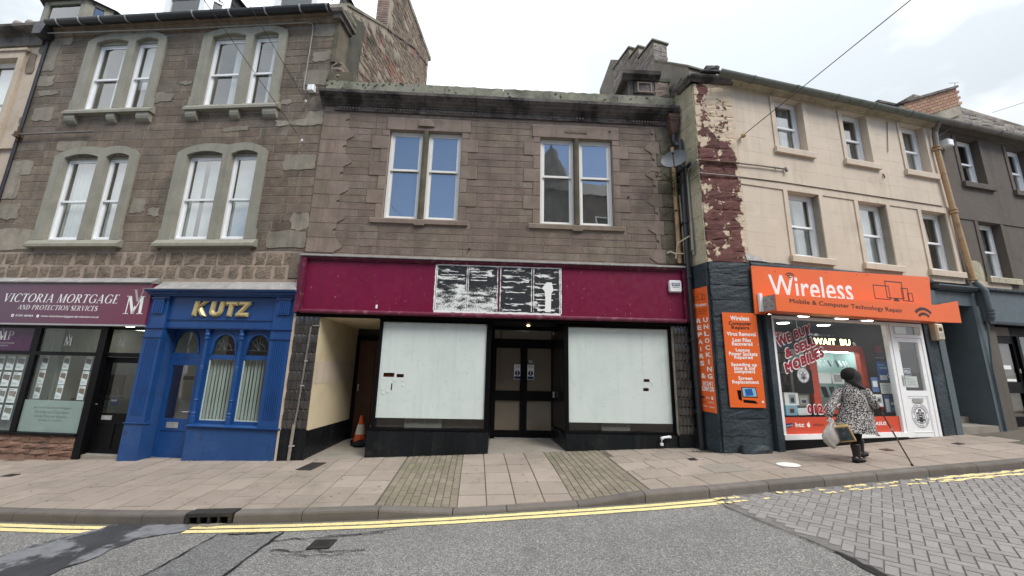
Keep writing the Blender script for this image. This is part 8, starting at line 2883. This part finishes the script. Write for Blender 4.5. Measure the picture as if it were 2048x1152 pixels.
# coat
def coat_mat():
    m = bpy.data.materials.new('flecked_coat')
    m.use_nodes = True
    nt = m.node_tree
    b = nt.nodes['Principled BSDF']
    tc = N(nt, 'ShaderNodeTexCoord')
    n1 = noise(nt, tc.outputs['Object'], 52, 2, .5)
    n2 = noise(nt, tc.outputs['Object'], 110, 2, .5)
    s = N(nt, 'ShaderNodeMath', operation='MULTIPLY_ADD')
    nt.links.new(n2, s.inputs[0]); s.inputs[1].default_value = .5; nt.links.new(n1, s.inputs[2])
    f = maprange(nt, s.outputs[0], .75, .79)
    nt.links.new(mixc(nt, f, (.016, .014, .015), (.50, .475, .46)), b.inputs['Base Color'])
    b.inputs['Roughness'].default_value = .95
    bn = N(nt, 'ShaderNodeBump'); bn.inputs['Strength'].default_value = .5; bn.inputs['Distance'].default_value = .01
    nt.links.new(n1, bn.inputs['Height']); nt.links.new(bn.outputs['Normal'], b.inputs['Normal'])
    return m
M['coat'] = coat_mat()
def ell(cx, cy, z, rx, ry, n=36, fold=0.0, ph=0.0, tilt=0.0, lean=0.0):
    out = []
    for k in range(n):
        t = 2 * pi * k / n
        f = 1 + fold * (sin(7 * t + ph) + .6 * sin(11 * t + 1.3 + ph))
        x, y = rx * f * cos(t), ry * f * sin(t)
        out.append((cx + x, cy + y, z + tilt * x + lean * y))
    return out
ct = [ell(.075, .08, .50, .36, .25, fold=.045, tilt=-.05), ell(.06, .085, .58, .33, .24, fold=.045, ph=.1, tilt=-.05), ell(.035, .09, .72, .29, .225, fold=.035, ph=.2, tilt=-.03), ell(.0, .10, .88, .255, .205, fold=.022, ph=.3),
      ell(-.03, .10, 1.02, .235, .19, fold=.015, ph=.4), ell(-.065, .10, 1.14, .225, .175, fold=.01), ell(-.085, .10, 1.22, .205, .155), ell(-.092, .10, 1.275, .165, .12), ell(-.098, .10, 1.315, .115, .09), ell(-.10, .097, 1.35, .080, .072), ell(-.10, .097, 1.375, .084, .076)]
co = MB().loft(ct, False)
inner = [[(x * .97 + .003, y * .97 + .003, z) for x, y, z in r] for r in (ct[0], ct[2])]
co.loft(inner, False)
n = 36
co.move(lambda p: Vector((p.x + .28 * min(1, max(0, (p.z - .5) / .55)), p.y, p.z)))
cobj = co.build('coat', M['coat'], person, smooth=True)
cobj.modifiers.new('sub', 'SUBSURF').render_levels = 1
# sharp blown corner of the hem on the right
MB().faces([(.30, -.06, .66), (.40, .0, .56), (.50, .02, .44), (.36, -.06, .46), (.27, -.10, .50), (.31, -.03, .655), (.41, .03, .555), (.37, -.03, .465)], [(0, 4, 3, 1), (1, 3, 2), (5, 6, 7), (6, 2, 7)]).build('coat_flap', M['coat'], person, smooth=True)
def sleeve(P, R__):
    rings = []
    P = [Vector(p) for p in P]
    m = MB().tube(P, R__, 12, True)
    return m.build('sleeve', M['coat'], person, smooth=True)
sleeve([(.25, .02, 1.20), (.335, -.02, 1.20), (.36, -.065, 1.11), (.365, -.10, 1.035), (.375, -.10, .985), (.395, -.083, .965)], [.085, .085, .075, .072, .064, .056])
sleeve([(.08, .15, 1.20), (.0, .18, 1.18), (-.10, .165, 1.07), (-.20, .13, .97), (-.32, .06, .86), (-.405, .0, .77)], [.085, .083, .075, .070, .064, .056])
# hat, hair falling over the shoulder
hat = MB()
hat.loft([[Vector((.155, .085, 1.47)) + Vector((r * cos(2 * pi * k / 20), r * .98 * sin(2 * pi * k / 20), z + .16 * r * cos(2 * pi * k / 20))) for k in range(20)] for r, z in ((.095, -.035), (.116, -.02), (.126, .03), (.122, .08), (.104, .125), (.07, .155), (.03, .168), (.005, .17))])
ho = hat.build('knitted_hat', M['wool_black'], person, smooth=True)
hr = MB()
M['hair'] = mat('dark_headscarf', (.028, .026, .027), .8, .3, 30, .2, 150, bump=.6, bs=80)
hr.loft([[Vector((cx + .28, cy, z)) + Vector((rx * cos(2 * pi * k / 18), ry * sin(2 * pi * k / 18), -.3 * rx * cos(2 * pi * k / 18))) for k in range(18)] for cx, cy, z, rx, ry in ((-.06, .05, 1.60, .02, .03), (-.06, .05, 1.585, .05, .08), (-.062, .045, 1.54, .085, .105), (-.072, .05, 1.47, .105, .115), (-.085, .06, 1.40, .11, .112), (-.085, .06, 1.35, .115, .115), (-.06, .04, 1.31, .115, .11), (-.01, .01, 1.26, .07, .085), (.01, .0, 1.23, .02, .03))])
hr.build('headscarf', M['hair'], person, smooth=True)
# trousers
MB().tube([(.14, .04, .74), (.09, .03, .55), (.06, .02, .42), (.015, .005, .28)], [.10, .085, .074, .068], 12).build('trouser_leg', M['wool_black'], person, smooth=True)
MB().tube([(.10, .15, .74), (.15, .18, .56), (.20, .205, .44), (.26, .23, .28)], [.10, .085, .074, .068], 12).build('trouser_leg', M['wool_black'], person, smooth=True)
# boots
def boot(an, d, lift, pitch):
    an, d = Vector(an), Vector(d).normalized()
    s_ = Vector((d.y, -d.x, 0))
    up = Vector((0, 0, 1))
    rings = []
    def R(c, rx, ry, fwd=d, upv=up):
        return [c + s_ * (rx * cos(2 * pi * k / 14)) + upv * (ry * sin(2 * pi * k / 14)) for k in range(14)]
    def H(c, rx, ry):
        return [c + s_ * (rx * cos(2 * pi * k / 14)) + d * (ry * sin(2 * pi * k / 14)) for k in range(14)]
    b = MB()
    rings = [H(an + up * .22 + d * -.005, .070, .074), H(an + up * .20, .072, .076), H(an + up * .10, .060, .068), H(an + up * .02, .052, .066), H(an - up * .03, .052, .07), H(an - up * .06, .048, .07)]
    b.loft(rings)
    foot = []
    for t, w_, h_, zc in ((-.085, .034, .036, -.045), (-.06, .050, .052, -.035), (.0, .052, .056, -.034), (.07, .050, .042, -.048), (.12, .052, .034, -.056), (.165, .042, .028, -.062), (.19, .018, .016, -.068)):
        c = an + d * (t) + up * (zc + lift * (t + .1) * pitch)
        foot.append(R(c, w_, h_))
    b.loft(foot)
    bo = b.build('boot', M['leather'], person, smooth=True)
    so = MB()
    pts = [(-.09, .032), (-.05, .046), (.02, .046), (.09, .052), (.15, .044), (.185, .02)]
    lo = [an + d * t + s_ * w_ + up * (-.092 + lift * (t + .1) * pitch) for t, w_ in pts] + [an + d * t - s_ * w_ + up * (-.092 + lift * (t + .1) * pitch) for t, w_ in reversed(pts)]
    hi = [p + up * .018 for p in lo]
    so.faces(lo + hi, [tuple(range(11, -1, -1)), tuple(range(12, 24))] + [(i, (i + 1) % 12, 12 + (i + 1) % 12, 12 + i) for i in range(12)])
    so.build('sole', M['black'], bo)
boot((.0, .0, .094), (.95, .30, 0), 0, 0)
boot((.29, .24, .128), (.95, .36, 0), 1, .12)
# red gloves
for H_, W_, cd in ((RH, Vector((.39, -.08, .965)), Vector((.1, .1, -1)).normalized()), (LH, Vector((-.405, .0, .76)), Vector((.9, .35, .1)).normalized())):
    V_, E_, R_ = [], [], []
    d = (H_ - W_).normalized()
    sd_ = d.cross(cd).normalized()
    w0 = add(H_ - d * .07, .034)
    h0 = add(H_, (.043, .028), w0)
    for k in range(4):
        off = sd_ * (.030 - .020 * k)
        l = (.032, .036, .034, .028)[k]
        p1 = H_ + d * .030 + off
        i1 = add(p1, .0115, h0)
        p2 = p1 + d * l * .5 + cd * l * .7
        i2 = add(p2, .0105, i1)
        add(p2 - d * l * .4 + cd * l * .6, .0095, i2)
    t1 = add(H_ + sd_ * .036 + cd * .012, .013, h0)
    add(H_ + sd_ * .038 + d * .02 + cd * .038, .011, t1)
    chain_mesh(V_, E_, R_, 0, 'glove', M['red_glove'], person, 2)
# walking stick
tipw = Vector((6.86, 6.80, zp(6.86, 6.80)))
hw = F0 + RH + Vector((.012, .01, -.022))
ws = thing('walking_stick', 'dark mottled walking stick in the red gloved hand', 'walking stick', tipw)
M['stick'] = mat('mottled_stick', (.05, .035, .03), .5, .3, 30, .2, 60, stains=[((.25, .20, .17), 18, .56, .06, .7)])
v = hw - tipw
MB().tube([v * .03, v * .35, v * .7, v * .93], [.010, .011, .011, .011], 8).tube([v * .93, v, v + Vector((.0, .02, .015)), v + Vector((-.04, .01, .022)), v + Vector((-.075, .0, .015))], .012, 8).build('shaft', M['stick'], ws)
MB().tube([v * 0, v * .035], [.018, .015], 10).build('ferrule', M['black'], ws)
MB().lathe([(.016, -.02), (.018, 0), (.016, .02)], tuple(v * .62), 8).build('adjuster', M['galv'], ws)
# carrier bag and a yellow framed picture in her left hand
hb = F0 + LH
bg = thing('carrier_bag', 'crumpled white plastic carrier bag hanging from the woman\'s left hand', 'bag', hb - Vector((.06, 0, .34)))
rings = []
n = 22
for z, rx, ry, cx in ((-.06, .03, .03, .06), (-.03, .09, .05, .055), (.05, .135, .06, .02), (.14, .145, .06, -.01), (.23, .105, .05, .0), (.31, .06, .035, .025), (.345, .04, .025, .045)):
    rings.append([(cx + rx * (1 + .12 * sin(5 * t + z * 20) + .08 * sin(9 * t)) * cos(t), ry * (1 + .2 * sin(4 * t + z * 14)) * sin(t) - .03, z + .06 * cos(t)) for t in [2 * pi * k / n for k in range(n)]])
MB().loft(rings).build('body', M['bag'], bg, smooth=True)
for yy in (-.045, .0):
    MB().tube([(.0, yy, .33), (.045, yy * .5, .385), (.06, -.01, .40), (.075, yy * .5, .385), (.08, yy, .33)], [.012, .010, .009, .010, .012], 6).build('handle', M['bag'], bg)
fr_ = thing('framed_picture', 'yellow edged dark picture board carried under the white bag hand', 'picture', hb + Vector((.12, -.06, -.20)), radians(-48))
M['pic'] = mat('dark_picture', (.06, .09, .11), .5, .5, 9, .2, 50, stains=[((.22, .25, .24), 11, .52, .08, .6)])
def lean(mb):
    R3 = Matrix.Rotation(radians(-14), 3, 'Y') @ Matrix.Rotation(radians(28), 3, 'X')
    return mb.move(lambda p: R3 @ p)
lean(MB().box(-.15, -.13, -.03, .03, -.15, .15).box(.13, .15, -.03, .03, -.15, .15).box(-.13, .13, -.03, .03, -.15, -.13).box(-.13, .13, -.03, .03, .13, .15)).build('frame', M['wood_y'], fr_)
lean(MB().box(-.13, .13, -.018, .018, -.13, .13)).build('picture', M['pic'], fr_)
lean(MB().tube([(-.09, 0, .16), (-.05, -.01, .2), (.0, -.01, .215), (.05, -.01, .2), (.09, 0, .16)], .008, 6)).build('carrying_strap', M['wood_y'], fr_)

# ================================================================== across the street (seen only as reflections in the glass)
def opposite(x0, x1, h, ridge, mt, label, name='opposite_building'):
    o = thing(name, label, 'building', ((x0 + x1) / 2, -4.2, 0))
    w_ = (x1 - x0) / 2
    zb = -2.6
    MB().faces([(-w_, 0, zb), (w_, 0, zb), (w_, -9, zb), (-w_, -9, zb), (-w_, 0, h), (w_, 0, h), (w_, -9, h), (-w_, -9, h)], [(0, 1, 5, 4), (1, 2, 6, 5), (2, 3, 7, 6), (3, 0, 4, 7)]).build('wall', M[mt], o)
    MB().faces([(-w_, .2, h), (w_, .2, h), (w_, -9.2, h), (-w_, -9.2, h), (-w_, -4.5, ridge), (w_, -4.5, ridge)], [(0, 1, 5, 4), (2, 3, 4, 5), (1, 2, 5), (3, 0, 4)]).build('roof', M['slate'], o)
    x = -w_ + .9
    while x < w_ - 1.4:
        for z in [q for q in (1.9, 4.6, 7.2) if q + 1.7 < h]:
            f = MB().box(x, x + 1.0, .0, .05, z, z + 1.7).build('window', M['upvc'], o)
            MB().box(x + .08, x + .92, .051, .055, z + .08, z + 1.62).build('pane', M['black'], f)
        x += 2.3
    MB().box(-w_ + .3, -w_ + 1.3, -5.2, -3.8, h, ridge + 1.1).build('chimney', M['gable_m'], o)
    return o
opposite(-22, -9.0, 6.2, 8.2, 'harl', 'building across the street mirrored faintly in the left shop glass')
opposite(-8.9, .4, 5.4, 8.0, 'grey_wall', 'low building across the street mirrored along the bottom of the blue upper windows')
ob_ = opposite(.5, 9.5, 10.2, 13.4, 'grey_wall', 'tall dark turreted building mirrored in the right upper windows of the stone shop')
MB().lathe([(1.5, 5.5), (1.5, 10.0), (1.65, 10.1), (.9, 12.0), (.0, 14.0)], (-1.6, -.6, 0), 14).build('turret', M['slate'], ob_)
opposite(9.6, 24, 6.0, 8.0, 'cream_far', 'cream building across the street mirrored in the phone shop glass')
